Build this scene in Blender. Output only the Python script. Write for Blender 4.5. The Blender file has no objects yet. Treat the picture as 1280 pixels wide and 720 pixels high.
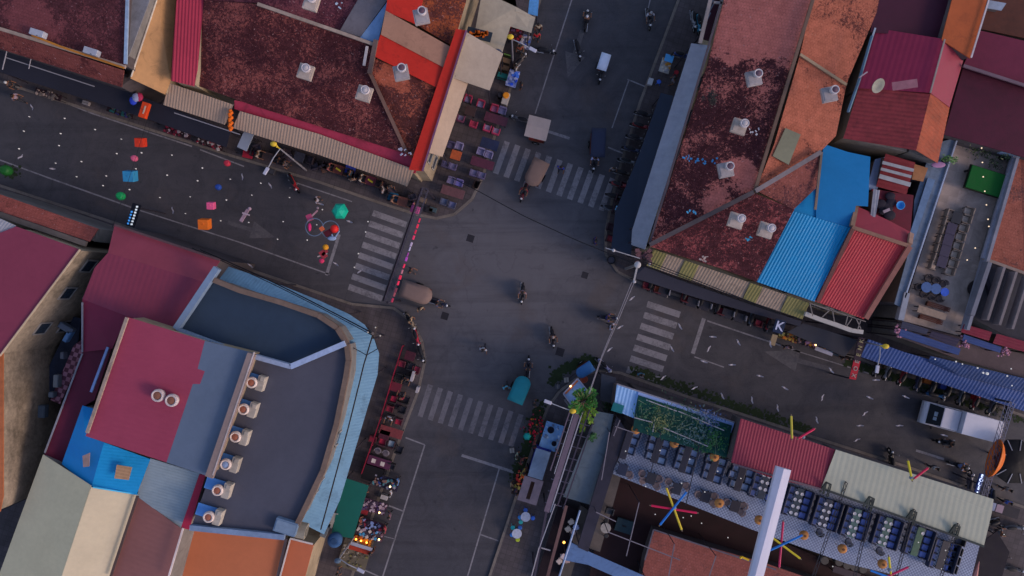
import bpy, bmesh, math, random
from mathutils import Vector, Matrix
random.seed(7)
C = bpy.context.scene.collection
H = 60.0; S = 16.0; AMP = .5
R = math.radians
def P(px, py, z=0.0):                      # a place seen at this spot of the photo, at height z
    k = (H - z) / H / S
    return Vector(((px - 640) * k, (360 - py) * k, z))
def lin(h):
    h = h.lstrip('#'); v = [int(h[i:i+2], 16) / 255 for i in (0, 2, 4)]
    return [(c / 12.92 if c <= .04045 else ((c + .055) / 1.055) ** 2.4) for c in v]
G = 1.45
def col(h, g=None): return [min(.85, c * (g or G)) for c in lin(h)] + [1.0]

# ---------------------------------------------------------------- materials
MC = {}
def nt(name):
    m = bpy.data.materials.new(name); m.use_nodes = True
    t = m.node_tree; b = t.nodes['Principled BSDF']
    return m, t, b
def N(t, ty, **k):
    n = t.nodes.new(ty)
    for a, v in k.items():
        if a.startswith('i_'): n.inputs[a[2:].replace('_', ' ')].default_value = v
        else: setattr(n, a, v)
    return n
def L(t, a, b): t.links.new(a, b)
def math_(t, op, a, b=None, clamp=False):
    n = N(t, 'ShaderNodeMath', operation=op); n.use_clamp = clamp
    for i, x in enumerate((a, b)):
        if x is None: continue
        if hasattr(x, 'links'): L(t, x, n.inputs[i])
        else: n.inputs[i].default_value = x
    return n.outputs[0]
def noise(t, vec, sc, det=5, ro=.6, dist=0):
    n = N(t, 'ShaderNodeTexNoise'); n.inputs['Scale'].default_value = sc; n.inputs['Detail'].default_value = det
    n.inputs['Roughness'].default_value = ro; n.inputs['Distortion'].default_value = dist
    if vec is not None: L(t, vec, n.inputs['Vector'])
    return n.outputs['Fac']
def maprange(t, x, a, b, c=0, d=1):
    n = N(t, 'ShaderNodeMapRange'); L(t, x, n.inputs[0])
    for i, v in enumerate((a, b, c, d)): n.inputs[i + 1].default_value = v
    return n.outputs[0]
def mix(t, f, a, b, bt='MIX'):
    n = N(t, 'ShaderNodeMix', data_type='RGBA', blend_type=bt)
    for s, x in ((n.inputs[0], f), (n.inputs[6], a), (n.inputs[7], b)):
        if hasattr(x, 'links'): L(t, x, s)
        else: s.default_value = x
    return n.outputs[2]
def pos(t): return N(t, 'ShaderNodeNewGeometry').outputs['Position']
def bump(t, b, h, st=.3, d=.05):
    n = N(t, 'ShaderNodeBump'); n.inputs['Strength'].default_value = st; n.inputs['Distance'].default_value = d
    L(t, h, n.inputs['Height']); L(t, n.outputs[0], b.inputs['Normal'])
def M(hex_, rough=.7, var=.3, kind='paint', g=None, metal=0.0):
    key = (hex_, rough, var, kind, g, metal)
    if key in MC: return MC[key]
    m, t, b = nt(kind + '_' + hex_.strip('#'))
    p = pos(t); base = col(hex_, g)
    n1 = noise(t, p, .32, 6, .65, .4); n2 = noise(t, p, 3.1, 6, .7)
    f = math_(t, 'ADD', math_(t, 'MULTIPLY', n1, .6), math_(t, 'MULTIPLY', n2, .4))
    f = maprange(t, f, .36, .64)
    dk = [c * (1 - var) for c in base[:3]] + [1]; lt = [min(.9, c * (1 + var * .6)) for c in base[:3]] + [1]
    c = mix(t, f, dk, lt)
    if kind in ('wall', 'concrete', 'metal'):   # grime
        n3 = noise(t, p, 1.1, 9, .75, .8)
        c = mix(t, maprange(t, n3, .52, .70, 0, .6), c, [x * .35 + .008 for x in base[:3]] + [1])
    L(t, c, b.inputs['Base Color'])
    b.inputs['Roughness'].default_value = rough; b.inputs['Metallic'].default_value = metal; b.inputs['Specular IOR Level'].default_value = .22 if rough > .35 else .5
    L(t, maprange(t, n2, .3, .7, max(.1, rough - .12), min(1, rough + .12)), b.inputs['Roughness'])
    bump(t, b, noise(t, p, 14, 5), .25, .02)
    MC[key] = m; return m
def MO(name='tinted', rough=.6):              # colour comes from the object itself
    if name in MC: return MC[name]
    m, t, b = nt(name); oi = N(t, 'ShaderNodeObjectInfo')
    tc = N(t, 'ShaderNodeTexCoord').outputs['Object']
    n = noise(t, tc, 5, 4); f = maprange(t, n, .3, .7, .75, 1.15)
    h = N(t, 'ShaderNodeHueSaturation'); L(t, oi.outputs['Color'], h.inputs['Color']); L(t, f, h.inputs['Value'])
    L(t, h.outputs[0], b.inputs['Base Color']); b.inputs['Roughness'].default_value = rough
    bump(t, b, n, .15, .01); MC[name] = m; return m
def ME(hex_, st):
    key = ('e', hex_, st)
    if key in MC: return MC[key]
    m, t, b = nt('lamp_' + hex_.strip('#')); c = lin(hex_) + [1]
    b.inputs['Base Color'].default_value = c; b.inputs['Emission Color'].default_value = c
    b.inputs['Emission Strength'].default_value = st; MC[key] = m; return m
def tile(base, dark, patches=(), thr=.5, light='a58080', ang=17, zz=8, fine=4.2):
    m, t, b = nt('mossy_roof_tiles'); p = pos(t)
    n1 = noise(t, p, fine * 1.25, 10, .85, .8); n0 = noise(t, p, .55, 5, .6, .5)
    f = math_(t, 'ADD', math_(t, 'MULTIPLY', math_(t, 'SUBTRACT', n1, .35), 3.3), math_(t, 'MULTIPLY', math_(t, 'SUBTRACT', n0, .5), 1.3))
    thr = .5 + (thr - .5) * 2.2
    nz = noise(t, p, .9, 7, .7)
    tot = None
    for (x, y, r) in patches:
        d = N(t, 'ShaderNodeVectorMath', operation='DISTANCE'); L(t, p, d.inputs[0]); d.inputs[1].default_value = P(x, y, zz)
        q = math_(t, 'SUBTRACT', d.outputs['Value'], math_(t, 'MULTIPLY', nz, r * 1.1))
        rm = r / S
        w = math_(t, 'ADD', d.outputs['Value'], math_(t, 'MULTIPLY', math_(t, 'SUBTRACT', nz, .5), rm * 1.7))
        q = maprange(t, w, rm * 1.15, rm * .75, 0, 1)
        tot = q if tot is None else math_(t, 'MAXIMUM', tot, q)
    if tot is not None: f = math_(t, 'ADD', f, math_(t, 'MULTIPLY', tot, .72))
    k = maprange(t, f, thr - .05, thr + .05)
    bc = mix(t, maprange(t, noise(t, p, 1.7, 6, .7), .35, .65), col(base), [c * .72 for c in col(base)[:3]] + [1])
    dc = mix(t, maprange(t, noise(t, p, 2.6, 6, .7), .4, .6), col(dark), [c * 1.5 + .003 for c in col(dark)[:3]] + [1])
    c = mix(t, k, dc, bc)
    sp = noise(t, p, 6.5, 3, .5); c = mix(t, maprange(t, sp, .67, .70, 0, .7), c, col(light)); hl = noise(t, p, 11, 4, .6); c = mix(t, maprange(t, hl, .6, .66, 0, .55), c, [x * .4 for x in col(dark)[:3]] + [1])
    mp = N(t, 'ShaderNodeMapping'); L(t, p, mp.inputs[0]); mp.inputs['Rotation'].default_value = (0, 0, R(ang))
    br = N(t, 'ShaderNodeTexBrick'); L(t, mp.outputs[0], br.inputs['Vector'])
    br.inputs['Scale'].default_value = 1.0; br.inputs['Brick Width'].default_value = .2; br.inputs['Row Height'].default_value = .22
    br.inputs['Mortar Size'].default_value = .02; br.inputs['Color1'].default_value = (1, 1, 1, 1); br.inputs['Color2'].default_value = (.8, .8, .8, 1); br.inputs['Mortar'].default_value = (.55, .55, .55, 1)
    c = mix(t, .45, c, br.outputs['Color'], 'MULTIPLY')
    L(t, c, b.inputs['Base Color']); b.inputs['Roughness'].default_value = .9; b.inputs['Specular IOR Level'].default_value = .15
    bump(t, b, math_(t, 'ADD', br.outputs['Fac'], math_(t, 'MULTIPLY', n1, -1.2)), .5, .05)
    return m
def asphalt():
    m, t, b = nt('asphalt'); p = pos(t)
    a = noise(t, p, .06, 4, .5, .6); c2 = noise(t, p, .5, 8, .7, 1.0); g = noise(t, p, 9, 5, .7)
    c = mix(t, maprange(t, a, .40, .60), col('35343b', 1.35), col('3f3b3e', 1.35))
    c = mix(t, maprange(t, c2, .35, .68, 0, .75), c, col('2a2a31', 1.35))
    c = mix(t, maprange(t, g, .3, .7, 0, .4), c, col('4c4a4f', 1.3))
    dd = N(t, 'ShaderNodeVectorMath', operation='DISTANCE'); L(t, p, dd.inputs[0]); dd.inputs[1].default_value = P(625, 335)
    wr = math_(t, 'ADD', dd.outputs['Value'], math_(t, 'MULTIPLY', c2, 9)); c = mix(t, maprange(t, wr, 21, 8, 0, .75), c, col('565459', 1.4))  # paler crossing: part wear, part its lack of shadow put into the colour
    for an_ in (17.3, 107.3):
        mq = N(t, 'ShaderNodeMapping'); L(t, p, mq.inputs[0]); mq.inputs['Rotation'].default_value = (0, 0, R(an_)); mq.inputs['Scale'].default_value = (.045, .75, 1)
        c = mix(t, maprange(t, noise(t, mq.outputs[0], 1.0, 6, .65, .3), .52, .68, 0, .38), c, col('26252b', 1.3))
    c = mix(t, maprange(t, noise(t, p, 1.4, 3, .5), .68, .74, 0, .5), c, col('201f25', 1.3)); c = mix(t, maprange(t, noise(t, p, .22, 5, .6, .5), .56, .66, 0, .4), c, col('4c423f', 1.3))
    # tyre-polished darker lanes and patched cracks
    v = N(t, 'ShaderNodeTexVoronoi', feature='DISTANCE_TO_EDGE'); v.inputs['Scale'].default_value = .12
    wv = N(t, 'ShaderNodeVectorMath', operation='ADD'); L(t, p, wv.inputs[0])
    nn = N(t, 'ShaderNodeTexNoise'); nn.inputs['Scale'].default_value = .35; nn.inputs['Detail'].default_value = 6; L(t, p, nn.inputs['Vector'])
    sc = N(t, 'ShaderNodeVectorMath', operation='SCALE'); L(t, nn.outputs['Color'], sc.inputs[0]); sc.inputs['Scale'].default_value = 7
    L(t, sc.outputs[0], wv.inputs[1]); L(t, wv.outputs[0], v.inputs['Vector'])
    c = mix(t, maprange(t, v.outputs['Distance'], .0, .012, .2, 0), c, col('1a1820'))
    L(t, c, b.inputs['Base Color']); L(t, maprange(t, c2, .3, .7, .62, .9), b.inputs['Roughness'])
    bump(t, b, g, .25, .02); return m
def paint_mat(hex_='7c787c', wear=.47):
    m, t, b = nt('worn_road_paint'); p = pos(t)
    n = noise(t, p, 4.5, 8, .75, .3); n2 = noise(t, p, .7, 4)
    f = math_(t, 'ADD', math_(t, 'MULTIPLY', n, .6), math_(t, 'MULTIPLY', n2, .4))
    c = mix(t, maprange(t, f, wear - .14, wear + .06), col('454348', 1.3), col(hex_, 1.35))
    L(t, c, b.inputs['Base Color']); b.inputs['Roughness'].default_value = .8; return m
def pavement_mat(hex_='4b474c', sc=.4, ang=17, mortar=.6):
    m, t, b = nt('pavement_slabs'); p = pos(t)
    mp = N(t, 'ShaderNodeMapping'); L(t, p, mp.inputs[0]); mp.inputs['Rotation'].default_value = (0, 0, R(ang))
    br = N(t, 'ShaderNodeTexBrick'); L(t, mp.outputs[0], br.inputs['Vector']); br.offset = 0
    br.inputs['Scale'].default_value = 1; br.inputs['Brick Width'].default_value = sc; br.inputs['Row Height'].default_value = sc; br.inputs['Mortar Size'].default_value = .018
    br.inputs['Color1'].default_value = (1, 1, 1, 1); br.inputs['Color2'].default_value = (.78, .78, .78, 1); br.inputs['Mortar'].default_value = (mortar,) * 3 + (1,)
    n = noise(t, p, .5, 8, .7, .7); c = mix(t, maprange(t, n, .35, .65), col(hex_), [x * .6 for x in col(hex_)[:3]] + [1])
    c = mix(t, 1, c, br.outputs['Color'], 'MULTIPLY')
    L(t, c, b.inputs['Base Color']); b.inputs['Roughness'].default_value = .85; bump(t, b, br.outputs['Fac'], -.3, .02); return m
def checker(h1, h2, sc, ang=17):
    m, t, b = nt('chequered_tiles'); p = pos(t)
    mp = N(t, 'ShaderNodeMapping'); L(t, p, mp.inputs[0]); mp.inputs['Rotation'].default_value = (0, 0, R(ang))
    ck = N(t, 'ShaderNodeTexChecker'); L(t, mp.outputs[0], ck.inputs['Vector']); ck.inputs['Scale'].default_value = sc
    ck.inputs['Color1'].default_value = col(h1); ck.inputs['Color2'].default_value = col(h2)
    n = noise(t, p, 1.3, 6); c = mix(t, maprange(t, n, .35, .7, 0, .6), ck.outputs['Color'], col(h2))
    L(t, c, b.inputs['Base Color']); b.inputs['Roughness'].default_value = .6; return m
def leafmat(h1, h2):
    m, t, b = nt('leaves'); p = pos(t)
    c = mix(t, maprange(t, noise(t, p, 2.2, 3), .35, .65), col(h1), col(h2))
    L(t, c, b.inputs['Base Color']); b.inputs['Roughness'].default_value = .55; return m

# ---------------------------------------------------------------- mesh building
class MB:
    def __init__(s): s.bm = bmesh.new()
    def poly(s, pts):
        vs = [s.bm.verts.new(p) for p in pts]
        try: return s.bm.faces.new(vs)
        except ValueError: return None
    def prism(s, top, zb):
        """top: list of 3-D points; zb: bottom height (number) """
        n = len(top)
        if sum((top[i].x * top[(i+1) % n].y - top[(i+1) % n].x * top[i].y) for i in range(n)) < 0: top = top[::-1]
        a = [s.bm.verts.new(p) for p in top]; b = [s.bm.verts.new((p.x, p.y, zb)) for p in top]
        s.bm.faces.new(a); s.bm.faces.new(b[::-1])
        for i in range(n):
            j = (i + 1) % n; s.bm.faces.new((b[i], b[j], a[j], a[i]))
        return s
    def box(s, c, d, rz=0, tilt=None):
        r = bmesh.ops.create_cube(s.bm, size=1); m = Matrix.Translation(c) @ Matrix.Rotation(rz, 4, 'Z')
        if tilt: m = m @ Matrix.Rotation(tilt[0], 4, tilt[1])
        bmesh.ops.transform(s.bm, verts=r['verts'], matrix=m @ Matrix.Diagonal((d[0], d[1], d[2], 1))); return s
    def bar(s, a, b, w=.06, h=None):
        a = Vector(a); b = Vector(b); d = b - a
        if d.length < 1e-4: return s
        r = bmesh.ops.create_cube(s.bm, size=1); q = d.to_track_quat('X', 'Z').to_matrix().to_4x4()
        bmesh.ops.transform(s.bm, verts=r['verts'], matrix=Matrix.Translation((a + b) / 2) @ q @ Matrix.Diagonal((d.length, w, h or w, 1))); return s
    def tube(s, a, b, r=.03, r2=None, seg=8):
        a = Vector(a); b = Vector(b); d = b - a
        if d.length < 1e-4: return s
        q = d.to_track_quat('Z', 'Y').to_matrix().to_4x4()
        k = bmesh.ops.create_cone(s.bm, cap_ends=True, segments=seg, radius1=r, radius2=r if r2 is None else r2, depth=d.length)
        bmesh.ops.transform(s.bm, verts=k['verts'], matrix=Matrix.Translation((a + b) / 2) @ q); return s
    def path(s, pts, r=.03, seg=6):
        for a, b in zip(pts, pts[1:]): s.tube(a, b, r, seg=seg)
        return s
    def ball(s, c, r, sc=(1, 1, 1), u=12, v=8):
        k = bmesh.ops.create_uvsphere(s.bm, u_segments=u, v_segments=v, radius=r)
        bmesh.ops.transform(s.bm, verts=k['verts'], matrix=Matrix.Translation(c) @ Matrix.Diagonal((*sc, 1)))
        for f in {f for x in k['verts'] for f in x.link_faces}: f.smooth = True
        return s
    def lathe(s, c, prof, seg=16, axis=None):
        """prof: (radius, height) pairs"""
        q = Vector(axis).to_track_quat('Z', 'Y').to_matrix() if axis else Matrix.Identity(3)
        rings = []
        for (r, z) in prof:
            rings.append([s.bm.verts.new(Vector(c) + q @ Vector((r * math.cos(2*math.pi*i/seg), r * math.sin(2*math.pi*i/seg), z))) for i in range(seg)])
        for a, b in zip(rings, rings[1:]):
            for i in range(seg):
                f = s.bm.faces.new((a[i], a[(i+1) % seg], b[(i+1) % seg], b[i])); f.smooth = True
        for ring, fl in ((rings[0], True), (rings[-1], False)):
            s.bm.faces.new(ring[::-1] if fl else ring)
        return s
    def ring(s, c, r, rr=.03, seg=24, axis=(0, 0, 1)):
        q = Vector(axis).to_track_quat('Z', 'Y').to_matrix()
        pts = [Vector(c) + q @ Vector((r * math.cos(2*math.pi*i/seg), r * math.sin(2*math.pi*i/seg), 0)) for i in range(seg + 1)]
        return s.path(pts, rr, 6)
    def corr(s, pts, d, pitch=.26, amp=.045, thick=.03):
        """a corrugated sheet: polygon pts, ribs running along d"""
        bm = bmesh.new(); f = bm.faces.new([bm.verts.new(p) for p in pts])
        if f.normal.z < 0 or (f.normal_update() or f.normal.z < 0): f.normal_flip()
        pitch *= .72; n = Vector((-d[1], d[0], 0)).normalized(); ts = [p.dot(n) for p in pts]; t0 = min(ts); k = 1; st = pitch / 2
        if len(pts) > 3: bmesh.ops.triangulate(bm, faces=bm.faces[:]) if not planar(pts) else None
        while t0 + k * st < max(ts) - .02:
            bmesh.ops.bisect_plane(bm, geom=bm.verts[:] + bm.edges[:] + bm.faces[:], plane_co=n * (t0 + k * st), plane_no=n, dist=1e-5); k += 1
        for v in bm.verts:
            t = (v.co.dot(n) - t0) / st; q = round(t)
            if abs(t - q) < .02 and q % 2: v.co.z += amp * AMP
        bmesh.ops.solidify(bm, geom=bm.faces[:], thickness=thick)
        me = bpy.data.meshes.new('x'); bm.to_mesh(me); bm.free(); s.bm.from_mesh(me); bpy.data.meshes.remove(me); return s
    def build(s, name, mat=None, parent=None, color=None, bevel=0, recalc=True):
        if recalc: bmesh.ops.recalc_face_normals(s.bm, faces=s.bm.faces[:])
        me = bpy.data.meshes.new(name)
        off = parent_loc(parent)
        if off.length > 0: bmesh.ops.translate(s.bm, verts=s.bm.verts[:], vec=-off)
        s.bm.to_mesh(me); s.bm.free()
        for m in (mat if isinstance(mat, (list, tuple)) else [mat]):
            if m: me.materials.append(m)
        o = bpy.data.objects.new(name, me); C.objects.link(o)
        if parent is not None: o.parent = parent
        if color: o.color = col(color)
        if bevel:
            md = o.modifiers.new('b', 'BEVEL'); md.width = bevel; md.segments = 2; md.limit_method = 'ANGLE'
        return o
def parent_loc(p):
    v = Vector((0, 0, 0))
    while p is not None: v += p.location; p = p.parent
    return v
def planar(pts):
    if len(pts) < 4: return True
    n = (pts[1] - pts[0]).cross(pts[2] - pts[0])
    if n.length < 1e-6: return False
    n.normalize(); return all(abs((q - pts[0]).dot(n)) < .01 for q in pts[3:])
def T(name, label, cat, loc=(0, 0, 0), group=None, rz=0):
    o = bpy.data.objects.new(name, None); C.objects.link(o); o.location = loc; o.rotation_euler = (0, 0, rz); o.empty_display_size = .2
    o['label'] = label; o['category'] = cat
    if group: o['group'] = group
    return o
def tag(o, label, cat, group=None):
    o['label'] = label; o['category'] = cat
    if group: o['group'] = group
    return o
def struct(o): o['kind'] = 'structure'; return o
def copy_tree(o, parent=None):
    c = o.copy(); C.objects.link(c)
    if parent is not None: c.parent = parent
    for ch in list(KIDS.get(o.name, ())): copy_tree(ch, c)
    return c
KIDS = {}
def index():
    KIDS.clear()
    for o in bpy.data.objects:
        if o.parent: KIDS.setdefault(o.parent.name, []).append(o)
class Proto:
    """first use moves the model itself, later uses copy it with its parts"""
    def __init__(s, maker): s.maker = maker; s.root = None; s.used = False
    def put(s, loc, rz=0, label='', group=None, colors=None, scale=None, name=None, cat=None):
        if s.root is None: s.root = s.maker(); index(); s.kids = dict(KIDS)
        if not s.used: o = s.root; s.used = True
        else:
            KIDS.clear(); KIDS.update(s.kids); o = copy_tree(s.root)
            for x in [o] + desc(o): pass
        o.location = loc; o.rotation_euler = (0, 0, rz)
        if scale: o.scale = (scale,) * 3
        o['label'] = label
        if cat: o['category'] = cat
        if group: o['group'] = group
        elif 'group' in o: del o['group']
        if colors:
            for x in ([o] if o.type == 'MESH' else []) + newdesc(o, s):
                k = x.name.split('.')[0]
                if k in colors: x.color = col(colors[k])
        return o
def desc(o): return []
def newdesc(o, s):
    out = []; st = [o]
    while st:
        x = st.pop()
        for ch in CH(x): out.append(ch); st.append(ch)
    return out
def CH(x): return list(x.children)
def inset(pts, d):
    c = sum(pts, Vector()) / len(pts); out = []
    for p in pts:
        v = c - p; v.z = 0; l = v.length; out.append(p + v * min(.4, d / max(l, .01)))
    return out
def ang(px, py): return math.atan2(-py, px)   # heading of a photo direction
# ================================================================ GROUND
E1 = (.955, .297); E2 = (.297, -.955)          # photo directions of the two streets
A1 = ang(*E1); A2 = ang(*E2)
def wpt(px, py, z=0): return P(px, py, z)
g = MB(); g.poly([Vector((x, y, -.05)) for x, y in ((-1500, -1500), (1500, -1500), (1500, 1500), (-1500, 1500))])
struct(g.build('ground', M('3d3a3c', .95, .3)))
# roads: one asphalt sheet for the crossing of the two streets
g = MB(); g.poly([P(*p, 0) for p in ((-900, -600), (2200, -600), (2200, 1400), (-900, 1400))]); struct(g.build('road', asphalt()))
PAV = pavement_mat('50484b'); KERB = M('6a625c', .85, .35, 'concrete')
def pavement(name, edge, outer, mat=PAV):
    """edge: the kerb line in photo pixels; outer: far corners closing the block"""
    g = MB(); g.prism([P(x, y, .13) for x, y in edge + outer], 0.004); o = struct(g.build(name, mat))
    k = MB()
    for a, b in zip(edge, edge[1:]):
        A = P(*a, .0); B = P(*b, .0); d = (B - A).normalized(); L_ = (B - A).length; n = max(1, int(L_ / 1.0))
        for i in range(n):
            p = A + (B - A) * (i / n); q = A + (B - A) * ((i + 1) / n) - d * .015
            k.bar(p + Vector((0, 0, .07)), q + Vector((0, 0, .07)), .2, .15)
    struct(k.build('kerb', KERB)); return o
NWE = [(-500, -75), (0, 102), (150, 150), (290, 195), (400, 228), (470, 252), (520, 268), (545, 273), (568, 268), (590, 249), (603, 222), (622, 158), (650, 75), (675, 0), (760, -260)]
pavement('pavement', NWE, [(-500, -260)])
NEE = [(930, -260), (848, 0), (800, 128), (770, 225), (757, 290), (757, 318), (772, 340), (800, 354), (870, 377), (980, 414), (1100, 458), (1280, 520), (1700, 655)]
pavement('pavement', NEE, [(1700, -260)])
SWE = [(-500, 70), (0, 232), (145, 279), (300, 333), (440, 380), (492, 385), (515, 402), (528, 428), (531, 452), (523, 488), (500, 548), (475, 618), (440, 720), (370, 940)]
pavement('pavement', SWE, [(-500, 940)])
SEE = [(1700, 770), (1280, 634), (1130, 582), (1000, 541), (860, 496), (775, 466), (752, 463), (728, 468), (700, 488), (684, 510), (668, 555), (650, 606), (612, 720), (540, 940)]
pavement('pavement', SEE, [(1700, 940)])
# ---- painted markings
PM = paint_mat(); PM2 = paint_mat('686469', .48)
def bar2(g, a, b, wpx, z=.004):
    A = P(*a, z); B = P(*b, z); d = (B - A).normalized(); n = Vector((-d.y, d.x, 0)) * (wpx / S / 2); g.poly([A - n, B - n, B + n, A + n])
def zebra(x0, y0, dx, dy, vx, vy, n, w, mat):
    g = MB()
    for i in range(n): bar2(g, (x0 + dx * i, y0 + dy * i), (x0 + dx * i + vx, y0 + dy * i + vy), w)
    struct(g.build('crosswalk_marking', mat, recalc=False))
zebra(634, 177, 13.2, 4.6, -14.5, 40, 11, 7, PM)
zebra(466, 266, -4.35, 13.2, 42, 15, 8, 7.5, PM)
zebra(809, 380, -4.2, 13.6, 41, 13.5, 7, 8, PM)
zebra(538, 481, 12.6, 4.1, -13, 40, 10, 6.5, PM2)
g = MB()
for a, b, w in (((730, -48), (669, 142), 1.6), ((672, 160), (712, 173), 3.5), ((786, 100), (765, 160), 1.5), ((784, 99), (806, 108), 1.6), ((760, 184), (782, 193), 1.8), ((815, -10), (808, 20), 1.3),
                ((-60, 72), (110, 140), 1.3), ((110, 140), (240, 183), 1.8), ((250, 187), (305, 208), 1.6), ((360, 225), (440, 252), 1.5),
                ((-60, 178), (60, 222), 1.6), ((60, 222), (175, 263), 1.8), ((175, 263), (300, 303), 1.5), ((300, 303), (412, 343), 1.6), ((408, 344), (424, 293), 4),
                ((880, 398), (866, 442), 5), ((884, 401), (1000, 440), 1.8), ((1000, 440), (1090, 468), 1.3), ((868, 446), (905, 459), 1.4),
                ((577, 569), (648, 592), 3.5), ((624, 586), (584, 722), 1.7), ((600, 668), (623, 676), 1.6), ((531, 556), (478, 722), 1.8), ((507, 547), (531, 556), 1.7), ((486, 632), (504, 639), 1.7), ((478, 670), (495, 674), 1), ((452, 711), (477, 722), 1.6),
                ((1145, 563), (1180, 574), 3)):
    bar2(g, a, b, w)
struct(g.build('lane_marking', PM, recalc=False))
def arrow(px, py, dx, dy, ln, w, head):
    g = MB(); l = math.hypot(dx, dy); ux, uy = dx / l, dy / l; nx, ny = -uy, ux
    q = [(px - nx*w/2, py - ny*w/2), (px + ux*ln*.5 - nx*w/2, py + uy*ln*.5 - ny*w/2), (px + ux*ln*.5 - nx*head, py + uy*ln*.5 - ny*head), (px + ux*ln, py + uy*ln), (px + ux*ln*.5 + nx*head, py + uy*ln*.5 + ny*head), (px + ux*ln*.5 + nx*w/2, py + uy*ln*.5 + ny*w/2), (px + nx*w/2, py + ny*w/2)]
    g.poly([P(*p, .004) for p in q]); struct(g.build('arrow_marking', paint_mat('5a5658', .55), recalc=False))
arrow(728, 38, -18, 58, 62, 6, 13)
arrow(1040, 462, -90, -24, 88, 6, 14)
arrow(285, 278, 60, 19, 62, 5, 11)
# worn dirty patches, drains, moss
g = MB()
for px, py, w in ((588, 298, 9), (700, 440, 10), (731, 344, 8), (556, 395, 9)):
    c = P(px, py, .006); g.box(c, (w/S, w/S, .008), A1)
struct(g.build('manhole_cover', M('2b2a30', .8, .4)))
GR = M('2a3420', .95, .4)
def moss(pts, lbl, n):
    g = MB()
    for i in range(n):
        k = random.random() * (len(pts) - 1); a, b = pts[int(k)], pts[int(k) + 1]; f = k - int(k)
        x = a[0] + (b[0]-a[0])*f + random.gauss(0, 3.8); y = a[1] + (b[1]-a[1])*f + random.gauss(0, 3.2)
        c = P(x, y, .012 if True else 0); r = random.uniform(.04, .16); m = random.randint(3, 5); t0 = random.random() * 6
        g.poly([c + Vector((r*math.cos(t0+j*6.283/m), r*math.sin(t0+j*6.283/m), random.uniform(0, .012))) for j in range(m)])
    o = g.build('grass', GR, recalc=False); o['kind'] = 'stuff'; return o
moss([(690, 478), (705, 462), (725, 452), (745, 452)], '', 600)
moss([(645, 600), (655, 570), (668, 530), (678, 508)], '', 700)
moss([(790, 464), (860, 487), (940, 515), (1010, 538)], '', 900)
moss([(1060, 452), (1110, 468), (1150, 482), (1280, 525)], '', 700)
moss([(0, 210), (20, 218)], '', 120)
# ================================================================ BUILDINGS
def windows(root, a, b, z0, rows, frame, pane, step=2.3):
    d = (b - a); d.z = 0; l = d.length; d = d.normalized(); n = int(l / step); nrm = Vector((d.y, -d.x, 0))
    for r in rows:
        for i in range(n):
            c = a + d * (l * (i + .5) / n); c.z = r; rz = math.atan2(d.y, d.x)
            w = MB(); w.box(c + nrm * .02, (1.1, .1, .1) , rz)
            w = MB()
            for s in (-.5, .5): w.box(c + d * s, (.1, .14, 1.4), rz); w.box(c + Vector((0, 0, s * 1.3)), (1.1, .14, .1), rz)
            f = w.build('window', frame, root); q = MB(); q.box(c, (.9, .06, 1.2), rz); q.build('pane', pane, f)
GLASS = M('2a3440', .15, .2)
def bldg(name, label, planes, wall, win=(), caps=(), cat='building', zb=0.0):
    p0 = planes[0]['p']; c = P(sum(p[0] for p in p0)/len(p0), sum(p[1] for p in p0)/len(p0), 0)
    root = T(name, label, cat, c); w = MB()
    for pl in planes:
        pts = [P(*p) for p in pl['p']]
        if pl.get('wall', 1):
            q = inset(pts, .14); zm = min(v.z for v in q); w.prism([v - Vector((0, 0, .1)) if planar(pts) else Vector((v.x, v.y, zm - .1)) for v in q], pl.get('zb', zb))
        r = MB()
        if pl.get('rib'):
            d = pl['rib']; r.corr(pts, (d[0], -d[1]), pl.get('pitch', .27), pl.get('amp', .045))
        else:
            if planar(pts): r.prism(pts, 0) if False else slab(r, pts, .08)
            else: slab(r, pts, .08)
        o = r.build(pl.get('n', 'roof'), pl['m'], root)
        if pl.get('l'): o['label'] = pl['l']
    w.build('wall', wall, root)
    for (a, b, wd, m, nm, *h) in caps:         # ridge caps, parapets, gutters: bars between photo points
        k = MB(); A, B = P(*a), P(*b); k.bar(A, B, wd, h[0] if h else wd * .7); k.build(nm, m, root)
    for (i, j, rows) in win:
        pts = inset([P(*p) for p in planes[i]['p']], .14); a = pts[j]; b = pts[(j + 1) % len(pts)]
        windows(root, a, b, 0, rows, M('8a8580', .6), GLASS)
    return root
def slab(g, pts, th):
    n = len(pts)
    if sum((pts[i].x * pts[(i+1) % n].y - pts[(i+1) % n].x * pts[i].y) for i in range(n)) < 0: pts = pts[::-1]
    a = [g.bm.verts.new(p) for p in pts]; b = [g.bm.verts.new(p - Vector((0, 0, th))) for p in pts]
    f = g.bm.faces.new(a); f2 = g.bm.faces.new(b[::-1])
    for i in range(n): g.bm.faces.new((b[i], b[(i+1) % n], a[(i+1) % n], a[i]))
    if not planar(pts): bmesh.ops.triangulate(g.bm, faces=[f, f2])
def pz(z, *pts): return [(*p, z) for p in pts]
WALL = M('8a7c68', .85, .35, 'wall'); WALLG = M('6b6866', .85, .3, 'wall'); WALLD = M('4a4446', .85, .3, 'wall')
CAP = M('8b7b70', .8, .3, 'concrete'); CAPG = M('777780', .7, .3, 'concrete'); STEEL = M('85858f', .5, .2); STEELD = M('2b2830', .5, .2)
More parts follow.
